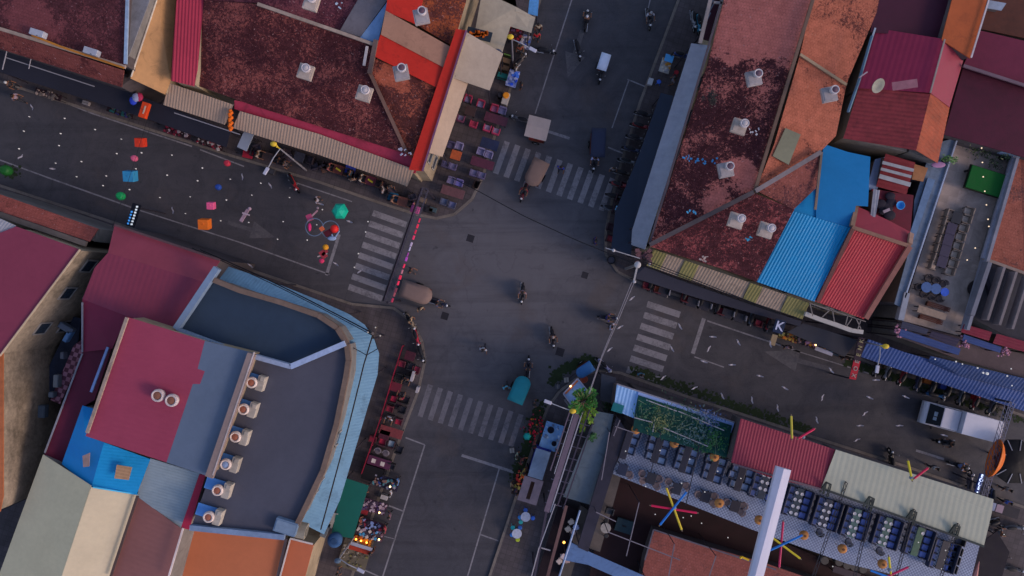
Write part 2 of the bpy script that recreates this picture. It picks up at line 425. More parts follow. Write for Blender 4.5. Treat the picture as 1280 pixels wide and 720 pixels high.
# ---- north-west block
bldg('shophouse', 'dark maroon mossy tiled shophouse in the upper left corner behind an orange pipe rail', [
    dict(p=pz(8.2, (-160, -120), (175, -120), (162, 0), (156, 82), (0, 33), (-160, -22)), m=tile('6e3c40', '3a1d22', [(40, 30, 30)], .56, '7c5a5e'), l='dark maroon tiled roof'),
    dict(p=[(-160, -14, 7.2), (0, 38, 7.2), (155, 88, 7.2), (152, 109, 5.6), (0, 61, 5.6), (-160, 10, 5.6)], m=tile('7d4440', '4a2426', [(60, 75, 30), (120, 95, 30)], .47), n='lean_to_roof', l='salmon tiled lean-to roof')],
    WALLD, caps=[((0, 36, 8.4), (157, 84, 8.4), .22, CAP, 'ridge_cap'), ((160, -20, 8.5), (157, 80, 8.4), .2, M('7c90a8'), 'gutter')])
bldg('concrete_shed', 'narrow grey flat-roofed shed between the dark maroon roof and the ochre roof', [
    dict(p=pz(7.6, (164, -60), (200, -60), (187, 0), (160, 72), (163, 0)), m=M('6f7076', .8, .35, 'concrete'))], WALLG)
OCH = M('a27a52', .6, .15, 'metal')
bldg('ochre_house', 'gabled house with plain ochre roof beside the crimson ribbed roof at the top', [
    dict(p=[(212, -60, 6.40), (226, -60, 5.40), (220, 0, 5.40), (213, 100, 5.40), (206, 118, 5.40), (163, 98, 6.60), (196, 0, 6.60)], m=OCH),
    dict(p=[(205, -60, 6.50), (196, 0, 6.60), (163, 97, 6.60), (154, 97, 4.80), (186, 0, 4.80), (195, -60, 4.80)], m=M('6d594c', .7, .2), l='brown side slope')],
    WALL, caps=[((196, 0, 6.70), (164, 96, 6.70), .08, M('c8b8a8'), 'ridge_cap')])
bldg('crimson_annex', 'narrow annex with crimson ribbed sheet roof beside the big mossy roof', [
    dict(p=[(222, -60, 6.70), (262, -60, 6.40), (255, 0, 6.40), (247, 88, 6.40), (243, 108, 6.40), (214, 101, 6.70), (217, 50, 6.70), (221, 0, 6.70)], m=M('8a2a3c', .5, .12), rib=(-3, 60), pitch=.3, amp=.07)], WALL)
T1 = tile('8a4c46', '38191d', [(262, 95, 21.40), (455, 150, 19.40)], .56, '9c7672')
T1b = tile('96503e', '40201f', [(490, 90, 23.40)], .545, '9c7672')
T1c = tile('9c4f30', '4a2622', [(575, 20, 19.40), (545, 10, 13.40)], .5, '9c7672', )
RED = M('a5281e', .45, .12, 'metal'); CRIM = M('8e2c40', .5, .2, 'metal'); TAN = M('8e6a58', .6, .15, 'metal')
AWN = M('8f7a6a', .6, .15)
bldg('corner_restaurant', 'large mossy tiled corner building with red sheet roof strip, beside the outdoor cafe terrace', [
    dict(p=[(255, 0, 6.60), (322, 5, 7.20), (432, 42, 7.20), (468, 54, 7.20), (463, 90, 7.20), (508, 192, 5.60), (320, 133, 5.60), (247, 107, 5.60)], m=T1, l='dark mossy tiled roof'),
    dict(p=[(466, 72, 7.20), (545, 107, 6.60), (533, 170, 6.20), (525, 205, 5.60), (508, 192, 5.60), (463, 90, 7.20)], m=T1b, l='rust brown mossy tiled hip'),
    dict(p=[(255, 0, 6.60), (270, -60, 6.60), (440, -60, 6.60), (447, 0, 6.60), (426, 38, 6.60), (322, 4, 6.60)], m=tile('7a434a', '42202a', [(395, 15, 11.60)], .52, 'a58080'), l='purplish mossy tiled rear roof'),
    dict(p=[(447, 0, 6.90), (465, -60, 6.90), (510, -60, 6.90), (484, 0, 6.90), (450, 46, 6.90), (425, 38, 6.90)], m=M('5f5c62', .6, .2, 'metal'), l='grey sheet roof'),
    dict(p=pz(6.85, (484, 2), (478, 30), (472, 54), (450, 47)), m=M('6f8fb5', .5, .2, 'metal'), l='pale blue sheet corner'),
    dict(p=[(484, 0, 7.40), (500, -60, 7.40), (545, -60, 7.10), (528, 2, 7.10), (521, 31, 7.10), (482, 14, 7.40)], m=RED, l='upper red sheet roof'),
    dict(p=[(482, 13, 7.50), (566, 60, 7.00), (558, 86, 7.00), (476, 43, 7.50)], m=TAN, l='tan sheet roof band'),
    dict(p=[(476, 42, 7.40), (559, 86, 6.90), (545, 109, 6.90), (467, 70, 7.40)], m=RED, l='lower red sheet roof'),
    dict(p=[(528, 0, 6.90), (545, -60, 6.90), (600, -60, 6.60), (583, 0, 6.60), (566, 58, 6.60), (521, 31, 6.90)], m=T1c, l='orange mossy tiled roof'),
    dict(p=[(320, 131, 5.50), (508, 190, 5.50), (528, 198, 5.50), (519, 217, 5.10), (460, 190, 5.10), (293, 136, 5.10), (293, 125, 5.50)], m=CRIM, n='gutter_roof', l='crimson gutter strip'),
    dict(p=[(570, 36, 7.50), (583, 38, 7.50), (528, 214, 6.30), (511, 212, 6.30)], m=RED, n='parapet', l='bright red parapet strip')],
    WALL, caps=[((322, 5, 7.40), (432, 43, 7.40), .22, CAP, 'ridge_cap'), ((432, 43, 7.40), (468, 56, 7.40), .22, CAP, 'ridge_cap'), ((470, 50, 7.50), (462, 92, 7.50), .3, M('5a4a46'), 'ridge_cap'), ((462, 90, 7.40), (508, 190, 5.80), .24, M('5c463f'), 'ridge_cap'),
               ((583, 38, 7.60), (528, 214, 6.40), .12, M('63405c'), 'ridge_cap'), ((459, 58, 7.50), (455, 82, 7.50), .18, M('a39a98'), 'gutter')],
    win=[(9, 2, (2.2, 5)), (10, 1, (2.2, 5))])
def awning(name, label, pts, m, rib=None, pitch=.27, amp=.045, posts=True, postm=None, cat='awning', grp=None, th=.05, pn='canopy'):
    v = [P(*p) for p in pts]; c = sum(v, Vector()) / len(v); c.z = 0; r = T(name, label, cat, c, grp); g = MB()
    if rib: g.corr(v, (rib[0], -rib[1]), pitch, amp)
    else: slab(g, v, th)
    g.build(pn, m, r)
    if posts:
        for q in inset(v, .25): k = MB(); k.tube((q.x, q.y, 0.02), (q.x, q.y, q.z - .06), .045); k.build('post', postm or STEELD, r)
    k = MB(); q = inset(v, .1)
    for a, b in zip(q, q[1:] + q[:1]): k.bar(a - Vector((0, 0, .1)), b - Vector((0, 0, .1)), .05, .07)
    k.build('frame', postm or STEELD, r); return r
awning('corrugated_awning', 'short beige corrugated awning at the edge of the ochre house', [(212, 104, 5.2), (292, 131, 5.2), (281, 156, 4.6), (204, 131, 4.6)], AWN, rib=(-8, 26), pitch=.3, amp=.06)
awning('corrugated_awning', 'long beige corrugated awning below the crimson strip over the cafe chairs', [(300, 139, 5.4), (400, 168, 5.4), (518, 212, 5.4), (509, 233, 4.8), (400, 194, 4.8), (291, 160, 4.8)], AWN, rib=(-8, 26), pitch=.3, amp=.06)
DARK = M('22232e', .8, .2); NAVY = M('252d3c', .8, .18); SLATE = M('31313c', .75, .2)
awning('canvas_awning', 'long dark canvas awning over the upper left pavement', [(-60, 42, 3.4), (0, 62, 3.4), (152, 111, 3.4), (205, 132, 3.4), (288, 164, 3.4), (283, 184, 3.0), (180, 147, 3.0), (0, 90, 3.0), (-60, 68, 3.0)], DARK)
awning('panel_awning', 'wide beige panel awning between the upper red parapet and the street stalls', [(583, 40, 6.4), (629, 67, 5.4), (612, 113, 5.4), (565, 97, 6.4)], M('8c8074', .6, .18))
awning('panel_awning', 'narrow beige panel awning along the lower part of the red parapet over the cafe', [(565, 97, 6.4), (585, 104, 5.6), (553, 196, 5.6), (530, 189, 6.4)], M('94806f', .6, .18))
awning('sheet_canopy', 'beige-grey stepped sheet canopy over the stalls at the top', [(594, 38, 4.6), (606, -30, 4.6), (640, -30, 4.6), (627, 0, 4.6), (646, 9, 4.6), (644, 14, 4.6), (669, 22, 4.4), (664, 41, 4.4), (638, 33, 4.4), (627, 68, 4.4), (585, 51, 4.6)], M('958c7c', .6, .2))
# ---- south-west block
MAR = M('703042', .5, .10, 'paint'); MARB = M('7d2b40', .5, .1); MARD = M('521a2d', .55, .2)
bldg('corner_house', 'house with plain maroon roof and stained beige side wall at the left edge', [
    dict(p=[(-160, 240, 9), (0, 291, 9), (20, 283, 9), (100, 312, 9), (45, 385, 9), (0, 444, 9), (-160, 620, 9)], m=MAR, l='maroon sheet roof'),
    dict(p=pz(8.9, (-60, 255), (0, 273), (20, 282), (0, 309), (-60, 330)), m=M('84848a', .6, .2, 'metal'), rib=(-9, 12), wall=0, l='grey corrugated corner'),
    dict(p=pz(8.6, (0, 446), (4, 440), (4, 452), (4, 620), (0, 640), (-100, 640), (-100, 500)), m=M('9a5a38', .6), l='orange edge panel')],
    M('857868', .9, .6, 'wall'), win=[(0, 3, (3.4, 6.4)), (0, 4, (3.4, 6.2))], caps=[((100, 312, 9.1), (0, 445, 9.1), .1, M('b09a80'), 'gutter')])
bldg('lean_to', 'long salmon tiled lean-to roof beside the dark canvas at the left edge', [
    dict(p=[(-60, 225, 6.2), (0, 243, 6.2), (123, 286, 6.2), (112, 302, 7), (0, 264, 7), (-60, 246, 7)], m=tile('955048', '55302c', [(90, 290, 40), (40, 268, 22), (10, 255, 20)], .40))],
    WALLG, caps=[((0, 268, 7.3), (108, 305, 7.3), .35, M('57514f'), 'parapet')])
bldg('maroon_warehouse', 'wide maroon sheet-roofed building beside the blue curved awning', [
    dict(p=[(143, 282, 7.6), (275, 326, 7.6), (257, 353, 8.4), (135, 316, 8.4)], m=M('763442', .5, .12), l='faded maroon front slope'),
    dict(p=[(135, 316, 8.4), (257, 353, 8.4), (217, 413, 8.4), (158, 395, 8.4), (103, 374, 8.4), (118, 335, 8.4)], rib=(-9, 28), pitch=.5, amp=.022, m=MAR, l='maroon sheet roof'),
    dict(p=[(103, 374, 8.4), (160, 393, 8.4), (140, 436, 7.8), (103, 440, 7.4)], m=M('6a2138', .5, .12), l='dark maroon sloping roof'),
    dict(p=[(103, 440, 7.4), (140, 434, 7.4), (118, 500, 7.4), (104, 508, 7.4), (78, 580, 7.4), (55, 569, 7.4)], m=MARD, l='deep maroon lower roof')],
    WALLD, caps=[((103, 378, 8.5), (103, 440, 7.5), .1, CAPG, 'gutter'), ((143, 281, 7.8), (275, 325, 7.8), .14, M('4e3a3e'), 'ridge_cap'), ((135, 434, 7.9), (114, 490, 7.9), .16, M('7f95c0'), 'pipe'), ((103, 442, 7.5), (56, 566, 7.5), .1, CAPG, 'gutter')])
bldg('tall_shophouse', 'tall shophouse with crimson roof turning blue-grey and beige parapets', [
    dict(p=pz(10.5, (159, 396), (256, 426), (247, 461), (256, 464), (250, 480), (241, 480), (208, 578), (107, 545)), rib=(100, 30), pitch=.5, amp=.022, m=M('84364a', .5, .09), l='crimson roof half'),
    dict(p=pz(10.5, (256, 426), (316, 441), (312, 452), (262, 596), (208, 578), (241, 480), (250, 480), (256, 464), (247, 461)), m=M('536072', .5, .1), l='blue-grey roof half')],
    WALL, caps=[((159, 397, 10.7), (109, 541, 10.7), .2, CAP, 'parapet'), ((315, 442, 10.8), (262, 596, 10.8), .5, M('7c6c68', .7, .2), 'parapet', .3), ((318, 440, 10.95), (266, 594, 10.95), .08, M('a59a98'), 'gutter')])
BLU = M('1277ae', .5, .12)
bldg('blue_roof_house', 'small house with bright blue gabled roof and two rusty patches', [
    dict(p=[(103, 507, 8.0), (117, 511, 8.0), (107, 545, 8.4), (130, 553, 9.0), (114, 610, 9.0), (77, 580, 8.0)], m=M('1070ac', .5, .1), l='left blue slope'),
    dict(p=[(130, 553, 9.0), (188, 574, 8.2), (171, 618, 8.2), (114, 610, 9.0)], m=BLU, rib=(12, 2), pitch=.3, amp=.03, l='right ribbed blue slope'),
    dict(p=pz(9.1, (103, 570), (112, 566), (111, 583), (104, 584)), m=M('7c6a68', .8), wall=0, n='roof_patch', l='rusty grey patch'),
    dict(p=pz(9.15, (146, 581), (165, 584), (161, 600), (143, 598)), m=M('9c7a5c', .8), wall=0, rib=(10, 2), pitch=.3, n='roof_patch', l='rusty orange patch')], WALLG)
CRM = M('a89d86', .6, .1)
bldg('cream_gable_house', 'gabled house with cream-grey roof in the lower left corner', [
    dict(p=[(54, 568, 7.8), (114, 607, 9.2), (74, 730, 9.2), (40, 840, 9.2), (-60, 840, 7.8), (0, 715, 7.8)], rib=(60, 22), pitch=.5, amp=.02, m=M('aaa286', .6, .1), l='grey-cream left slope'),
    dict(p=[(114, 609, 9.2), (172, 619, 7.9), (136, 730, 7.9), (105, 840, 7.9), (40, 840, 9.2), (74, 730, 9.2)], rib=(58, 20), pitch=.5, amp=.02, m=CRM, l='cream right slope')],
    WALLG, caps=[((116, 609, 9.3), (172, 618, 8.1), .08, M('3f9ac0'), 'flashing'), ((172, 620, 8.3), (138, 722, 8.3), .16, M('4a3a38'), 'gutter')])
g_ = bldg('mauve_roof_house', 'house with plain mauve-brown roof beside the cream gable', [
    dict(p=[(172, 621, 7.6), (227, 661, 7.9), (210, 730, 7.9), (180, 840, 7.9), (105, 840, 7.6), (137, 730, 7.6)], rib=(60, 20), pitch=.5, amp=.02, m=M('7e5450', .6, .1))], WALLG,
    caps=[((229, 660, 8.4), (210, 724, 8.4), .12, M('bdb0ac'), 'ridge_cap')])
bldg('slate_roof_house', 'small house with ribbed pale slate-blue roof and crimson edge strip', [
    dict(p=[(188, 573, 8.2), (250, 592, 8.2), (226, 661, 7.7), (171, 620, 7.7)], m=M('7d8b93', .5, .12), rib=(60, 16), pitch=.28, amp=.03),
    dict(p=pz(8.35, (249, 593), (257, 594), (236, 662), (226, 660)), m=M('94253e', .5, .1), n='parapet', l='crimson edge strip')], WALLG)
bldg('orange_roof_house', 'house with flat orange-brown sheet roof at the bottom edge', [
    dict(p=pz(5.00, (232, 663), (357, 673), (345, 730), (320, 840), (180, 840), (213, 730)), m=M('aa6444', .55, .08)),
    dict(p=pz(5.00, (363, 673), (392, 681), (379, 730), (350, 840), (325, 840), (349, 730)), m=M('a85e40', .55, .08), l='narrow orange roof strip')],
    WALL, caps=[((358, 673, 5.20), (346, 725, 5.20), .2, M('4c4346'), 'gutter'), ((363, 673, 5.30), (391, 680, 5.30), .12, M('b8aca6'), 'flashing'), ((363, 673, 5.30), (349, 725, 5.30), .1, M('b8aca6'), 'flashing')])
LB = M('5d8099', .5, .14, 'metal'); PBL = M('66788f', .55, .15)
bldg('hotel_block', 'large corner block with flat dark blue-grey roof, lit roof hoods and curved blue awning', [
    dict(p=pz(8.8, (268, 352), (300, 363), (352, 378), (398, 394), (422, 410), (433, 428), (365, 459), (302, 441), (225, 412)), m=M('293748', .7, .15), l='sunken dark navy roof'),
    dict(p=pz(9.0, (316, 446), (365, 461), (433, 430), (435, 440), (434, 468), (421, 530), (404, 588), (371, 656), (356, 672), (240, 656), (262, 596)), m=M('444550', .7, .14), l='dark blue-grey flat roof')],
    WALLG, caps=[((272, 335, 9.3), (221, 411, 9.3), .4, PBL, 'parapet', .5), ((222, 411, 9.3), (303, 441, 9.3), .18, PBL, 'parapet', .4), ((303, 441, 9.4), (364, 458, 9.4), .3, M('7f8ca4'), 'parapet', .5), ((364, 458, 9.4), (432, 429, 9.4), .36, M('8898b5'), 'parapet', .5),
               ((238, 659, 9.2), (356, 671, 9.2), .35, M('6a7c96'), 'parapet', .3), ((300, 442, 9.2), (316, 445, 9.2), .5, CAP, 'parapet', .3)] +
        [((*a, 9.2), (*b, 9.2), .34, M('65554c', .8, .3), 'coping', .35) for a, b in zip([(268, 350), (300, 363), (352, 378), (398, 394), (422, 410), (434, 430), (436, 450), (433, 470), (421, 530), (404, 588)], [(300, 363), (352, 378), (398, 394), (422, 410), (434, 430), (436, 450), (433, 470), (421, 530), (404, 588), (372, 655)])],
    win=[(1, 5, (3, 6)), (1, 6, (3, 6)), (0, 0, (3, 6))])
# curved blue awning round the hotel corner
root = T('curved_awning', 'long curved light blue sheet awning wrapping the hotel corner', 'awning', P(440, 450, 0))
out_ = [(276, 330), (312, 342), (345, 354), (400, 376), (437, 393), (456, 406), (468, 424), (474, 442), (472, 468), (463, 498), (443, 565), (425, 625), (405, 668)]
in_ = [(266, 346), (302, 359), (336, 370), (375, 383), (400, 393), (424, 409), (435, 428), (437, 446), (434, 470), (427, 505), (411, 570), (395, 612), (374, 652)]
for i in range(len(out_) - 1):
    a, b, c2, d = P(*out_[i], 5.2), P(*out_[i+1], 5.2), P(*in_[i+1], 5.9), P(*in_[i], 5.9)
    g = MB(); mx = (out_[i+1][0]-in_[i+1][0], out_[i+1][1]-in_[i+1][1]); mx2 = (out_[i][0]-in_[i][0], out_[i][1]-in_[i][1])
    g.corr([a, b, c2, d], ((mx[0]+mx2[0]), -(mx[1]+mx2[1])), .3, .035); g.build('canopy', LB, root)
for i in range(0, len(out_), 2):
    a = P(*out_[i], 5.2) ; a = a + (P(*in_[i], 5.9) - a) * .1; g = MB(); g.tube((a.x, a.y, .12), (a.x, a.y, 5.15), .05); g.build('post', STEELD, root)
# tiled balcony and clutter in the left alley
bldg('alley_annex', 'low annex with pink and maroon chequered roof terrace in the left alley', [
    dict(p=pz(4.2, (103, 424), (103, 442), (75, 505), (63, 500), (92, 432)), m=checker('9c7080', '50283a', 3.2), l='pink and maroon chequered floor'),
    dict(p=pz(3.4, (92, 396), (101, 398), (98, 425), (62, 500), (40, 570), (20, 620), (0, 640), (20, 560), (55, 470)), m=M('2d3444', .8, .4, 'wall'), l='dark cluttered lower roof')], WALLD)
awning('market_awning', 'green cloth awning behind the clothes stalls near the bottom', [(430, 597, 3.2), (461, 607, 3.2), (441, 673, 3.0), (414, 669, 3.0)], M('15544a', .8, .12))
# ---- north-east block
T2 = tile('b0675e', '34181d', [(975, 0, 58), (930, 25, 48), (990, 40, 36), (850, 265, 20), (895, 245, 20), (890, 140, 20), (840, 285, 22), (925, 215, 22), (875, 160, 14)], .585, '9c7672')
T2b = tile('904a4a', '36191e', [(900, 300, 14)], .56, '9c7672')
T3 = tile('a4604c', '4a2824', [(1040, 60, 34), (1000, 120, 34), (985, 180, 30), (1030, 150, 30)], .46, '9c7060')
bldg('corner_pub', 'large mossy tiled corner building right of the upper street', [
    dict(p=[(925, -60, 6.20), (1030, -60, 7.70), (1016, 0, 7.70), (942, 240, 7.70), (813, 304, 6.20), (886, 75, 6.20), (905, 0, 6.20)], m=T2, l='dark mossy tiled roof with salmon patches'),
    dict(p=[(942, 241, 7.70), (993, 262, 7.70), (946, 352, 6.20), (900, 335, 6.20), (812, 308, 6.20)], m=T2b, l='dark red mossy tiled hip'),
    dict(p=[(1016, 0, 7.70), (1030, -60, 7.70), (1110, -60, 6.80), (1096, 15, 6.80), (1058, 105, 7.00), (1000, 68, 7.70)], m=T3, l='orange tiled rear slope'),
    dict(p=[(1000, 69, 7.70), (1058, 106, 7.00), (1045, 170, 6.80), (1027, 188, 7.00), (944, 240, 7.70), (968, 180, 7.70)], m=T3, l='orange tiled rear slope'),
    dict(p=pz(7.75, (982, 160), (1001, 168), (986, 206), (966, 195)), m=M('72705c', .7, .2), wall=0, n='skylight', l='grey-green skylight sheet'),
    dict(p=[(945, 238, 7.60), (1027, 190, 7.20), (1020, 235, 6.80), (992, 262, 7.00)], m=tile('7d4a44', '42262a', [(1000, 220, 18.20)], .5), l='low mossy tiled corner')],
    WALL, caps=[((812, 306, 6.50), (942, 240, 8.00), .3, M('4c4446'), 'ridge_cap'), ((944, 239, 8.00), (1026, 190, 7.50), .3, M('6a6264'), 'ridge_cap'), ((1016, 0, 7.90), (943, 240, 7.90), .22, M('5c4a40'), 'ridge_cap'), ((1000, 68, 7.90), (1058, 106, 7.20), .18, M('80705c'), 'ridge_cap'),
               ((900, 10, 6.40), (812, 304, 6.40), .14, M('443c42'), 'gutter')], win=[(0, 4, (2.2, 5.2))])
awning('sheet_awning', 'long grey panelled metal awning along the upper right street', [(864, 54, 5.4), (888, 57, 6.0), (806, 312, 6.0), (789, 306, 5.2), (790, 288, 5.2)], M('767a86', .5, .2), rib=(20, 5), pitch=1.0, amp=.08)
awning('canvas_awning', 'dark navy canvas awning under the grey metal awning', [(826, 116, 3.2), (842, 120, 3.6), (793, 290, 3.6), (788, 320, 3.2), (764, 312, 3.0), (769, 265, 3.0), (800, 190, 3)], NAVY)
r = awning('corrugated_awning', 'yellow and pinkish striped corrugated awning right of the intersection', [(817, 312, 5.6), (1012, 379, 5.6), (1003, 399, 5.0), (808, 332, 5.0)], M('857466', .6, .25, 'metal'), rib=(-9, 20), pitch=.3, amp=.06)
for a, b in ((0, .085), (.2, .29), (.62, .70), (.86, 1.0)):
    g = MB(); A = Vector((817, 312)); B = Vector((1012, 379)); Cc = Vector((1003, 399)); D = Vector((808, 332))
    q = [A + (B-A)*a, A + (B-A)*b, D + (Cc-D)*b, D + (Cc-D)*a]; zz = (5.68, 5.68, 5.08, 5.08)
    g.corr([P(p.x, p.y, z) for p, z in zip(q, zz)], (-9, -20), .3, .06); g.build('sheet', M('716b42', .6, .2), r)
awning('canvas_awning', 'dark slate canvas awning over the motorbikes below the striped awning', [(806, 334, 3.4), (1002, 402, 3.4), (1000, 408, 3.2), (870, 372, 3.0), (792, 347, 3.0), (798, 334, 3.2)], SLATE)
awning('canvas_awning', 'dark grey canvas awning beside the white fascia beam', [(1004, 404, 3.2), (1072, 425, 3.2), (1056, 446, 3.0), (984, 415, 3.0)], M('33343c', .75, .2))
BL2 = M('1176a6', .5, .12)
bldg('blue_roof_hall', 'building with bright turquoise-blue roof between the mossy pub and red ribbed roof', [
    dict(p=[(1030, 180, 6.80), (1060, 190, 6.80), (1088, 196, 6.80), (1085, 258, 6.80), (1070, 257, 6.80), (1064, 285, 6.80), (1020, 272, 6.80), (1020, 235, 6.80)], m=M('0e6396', .5, .1), l='smooth blue roof'),
    dict(p=[(994, 228, 6.70), (1021, 234, 6.70), (1020, 272, 6.70), (990, 264, 6.70)], m=M('0e6fa0', .5, .1), l='blue infill roof'),
    dict(p=[(989, 263, 6.80), (1063, 285, 6.80), (1018, 377, 6.00), (945, 352, 6.00)], m=BL2, rib=(-44, 90), pitch=.3, amp=.06, l='ribbed blue roof')],
    WALL, caps=[((1027, 190, 7.20), (1019, 262, 7.20), .16, M('6a5c52'), 'ridge_cap')], win=[(2, 2, (2.2, 5))])
RR = M('983038', .55, .14)
bldg('red_ribbed_house', 'house with red ribbed roof and brown edge caps beside the turquoise roof', [
    dict(p=[(1064, 285, 7.00), (1133, 308, 7.00), (1080, 399, 5.80), (1017, 376, 5.80)], m=RR, rib=(-46, 90), pitch=.27, amp=.05, l='red ribbed slope'),
    dict(p=[(1070, 257, 6.20), (1110, 275, 6.20), (1142, 292, 6.20), (1133, 307, 7.00), (1064, 284, 7.00)], m=M('80303c', .55, .12), l='plain crimson slope')],
    WALL, caps=[((1065, 284, 7.20), (1138, 308, 7.20), .24, M('7a5a4c'), 'ridge_cap'), ((1066, 286, 7.20), (1022, 377, 6.00), .26, M('5e3c38'), 'ridge_cap'), ((1137, 308, 7.20), (1082, 398, 6.00), .34, M('7a5048'), 'ridge_cap'), ((1070, 258, 6.50), (1065, 283, 7.10), .3, M('7a6050'), 'ridge_cap'), ((1139, 292, 6.50), (1137, 305, 7.00), .3, M('8a6e60'), 'ridge_cap')],
    win=[(0, 2, (2.2, 5))])
bldg('dark_maroon_house', 'house with very dark maroon roof at the top right', [
    dict(p=pz(6.80, (1105, -60), (1205, -60), (1192, 0), (1178, 48), (1088, 40), (1096, 0)), m=M('3a1828', .6, .2))], WALLD)
bldg('orange_sheet_house', 'narrow house with orange sheet roof and white edge at the top right', [
    dict(p=pz(7.60, (1205, -60), (1250, -60), (1234, 0), (1213, 73), (1177, 50), (1190, 0)), m=M('934a28', .5, .15, 'metal'))], WALLD, caps=[((1236, 0, 7.80), (1214, 72, 7.80), .1, M('a8a0a4'), 'gutter')])
bldg('rusty_gable_house', 'crimson gabled house with rusty ribbed lower roof, below the dark maroon roof', [
    dict(p=[(1095, 35, 6.60), (1181, 49, 7.60), (1163, 116, 7.60), (1072, 110, 6.60)], rib=(-20, 70), pitch=.5, amp=.022, m=M('74223c', .5, .12), l='crimson left slope'),
    dict(p=[(1181, 49, 7.60), (1204, 76, 6.60), (1187, 134, 6.60), (1163, 116, 7.60)], m=M('7c3040', .5, .12), l='crimson right slope'),
    dict(p=[(1073, 110, 6.50), (1163, 117, 7.50), (1145, 188, 7.40), (1054, 173, 6.40)], m=M('7a3034', .7, .4, 'metal'), rib=(90, 16), pitch=.4, amp=.07, l='rusty ribbed left slope'),
    dict(p=[(1163, 117, 7.50), (1187, 134, 6.50), (1172, 204, 6.40), (1145, 188, 7.40)], m=M('8c4632', .7, .4, 'metal'), rib=(24, 15), pitch=.4, amp=.07, l='rusty orange right slope')],
    WALLG, caps=[((1181, 49, 7.80), (1163, 116, 7.80), .1, M('7c7470'), 'ridge_cap'), ((1094, 35, 6.80), (1070, 110, 6.80), .12, M('8f9aa8'), 'gutter')])
bldg('maroon_hall', 'wide maroon-roofed building at the upper right edge', [
    dict(p=pz(6.60, (1225, 38), (1340, 65), (1340, 125), (1280, 107), (1204, 82)), m=M('5a1c32', .55, .2), l='upper maroon roof'),
    dict(p=pz(6.30, (1204, 84), (1280, 109), (1340, 127), (1340, 215), (1268, 193), (1180, 168)), m=M('3f1024', .6, .3), l='lower dark maroon roof')],
    WALLD, caps=[((1204, 82, 6.80), (1340, 126, 6.80), .2, M('62505a'), 'ridge_cap')])
bldg('top_corner_house', 'dark roof with pale box at the upper right corner', [
    dict(p=pz(6.20, (1245, -60), (1340, -60), (1340, 60), (1225, 36)), m=M('4a2a22', .7, .4)), dict(p=pz(6.80, (1236, 0), (1258, 4), (1252, 13), (1234, 10)), m=M('7a8494'), n='tank_cover', l='pale grey box')], WALLD)
bldg('orange_tile_house', 'house with weathered orange tiled roof at the right edge', [
    dict(p=[(1275, 175, 5.40), (1350, 190, 6.40), (1350, 360, 6.40), (1280, 341, 5.40), (1230, 322, 5.40)], m=tile('96584a', '5c3a36', [(1262, 285, 58.20), (1270, 220, 28.20), (1260, 325, 28.20)], .42, '9c7060', fine=2.4))],
    WALLG, caps=[((1274, 176, 5.60), (1229, 323, 5.60), .3, M('80808c'), 'parapet'), ((1229, 323, 5.60), (1285, 343, 5.60), .2, M('7a6a62'), 'gutter')])
bldg('striped_hut', 'small red and white striped tin hut with blue-white side sheet', [
    dict(p=[(1107, 192, 6.20), (1144, 203, 6.40), (1133, 243, 5.80), (1095, 233, 5.60)], m=M('742a2e', .6, .3), rib=(37, 10), pitch=.45, amp=.09, l='red ribbed tin'),
    dict(p=pz(5.40, (1094, 199), (1107, 196), (1097, 236), (1083, 238)), m=M('6d7f9e', .5), l='pale blue side sheet'),
    dict(p=pz(5.70, (1143, 205), (1160, 210), (1154, 227), (1140, 224)), m=M('8c6040', .6), l='orange tin corner')], WALLD,
    caps=[((1103, 203, 6.55), (1142, 213, 6.60), .22, M('8a8a8c'), 'batten', .05), ((1101, 211, 6.40), (1139, 221, 6.45), .2, M('8a8a8c'), 'batten', .05), ((1099, 220, 6.20), (1138, 231, 6.25), .3, M('8a8a8c'), 'batten', .05)])
bldg('red_deck_house', 'cluttered red roof deck beside the plain crimson slope', [
    dict(p=pz(5.6, (1090, 236), (1142, 244), (1138, 290), (1090, 275)), m=M('5a1e2a', .7, .3)), dict(p=pz(6.3, (1092, 236), (1100, 238), (1094, 272), (1088, 270)), m=M('7c7e88'), l='grey corrugated strip', rib=(2, -20))], WALLD)
bldg('grey_alley_roof', 'long narrow blue-grey alley roof left of the dining terrace', [
    dict(p=pz(5.4, (1166, 180), (1196, 172), (1190, 190), (1128, 385), (1118, 380), (1140, 300), (1143, 250)), m=M('5c6a7c', .6, .35, 'concrete')), dict(p=pz(5.6, (1160, 222), (1169, 225), (1143, 300), (1136, 296)), m=M('566c88', .5), l='pale blue sheet strip')], WALLD)
# dining terrace
TZ = 4.6
bldg('dining_terrace', 'open rooftop terrace with brown floor and white rail at the right', [
    dict(p=pz(TZ, (1198, 172), (1268, 198), (1232, 318), (1208, 400), (1200, 420), (1125, 400), (1130, 385)), m=pavement_mat('a8968c', .6, 17, .85), n='floor'),
    dict(p=pz(TZ - .3, (1122, 400), (1200, 421), (1290, 446), (1290, 475), (1200, 450), (1120, 420)), m=M('54484a', .8, .3), n='balcony_floor')], WALLG,
    caps=[((1197, 172, TZ + .9), (1131, 372, TZ + .9), .1, M('8b95a8'), 'rail', .1), ((1200, 171, TZ + .9), (1272, 196, TZ + .9), .25, M('7a8aa0'), 'parapet', .6), ((1268, 198, TZ + 1), (1206, 412, TZ + 1), .22, M('70717c'), 'parapet', .8),
          ((1132, 366, TZ + .7), (1124, 400, TZ + .7), .4, M('7a7e88'), 'parapet', .5)])
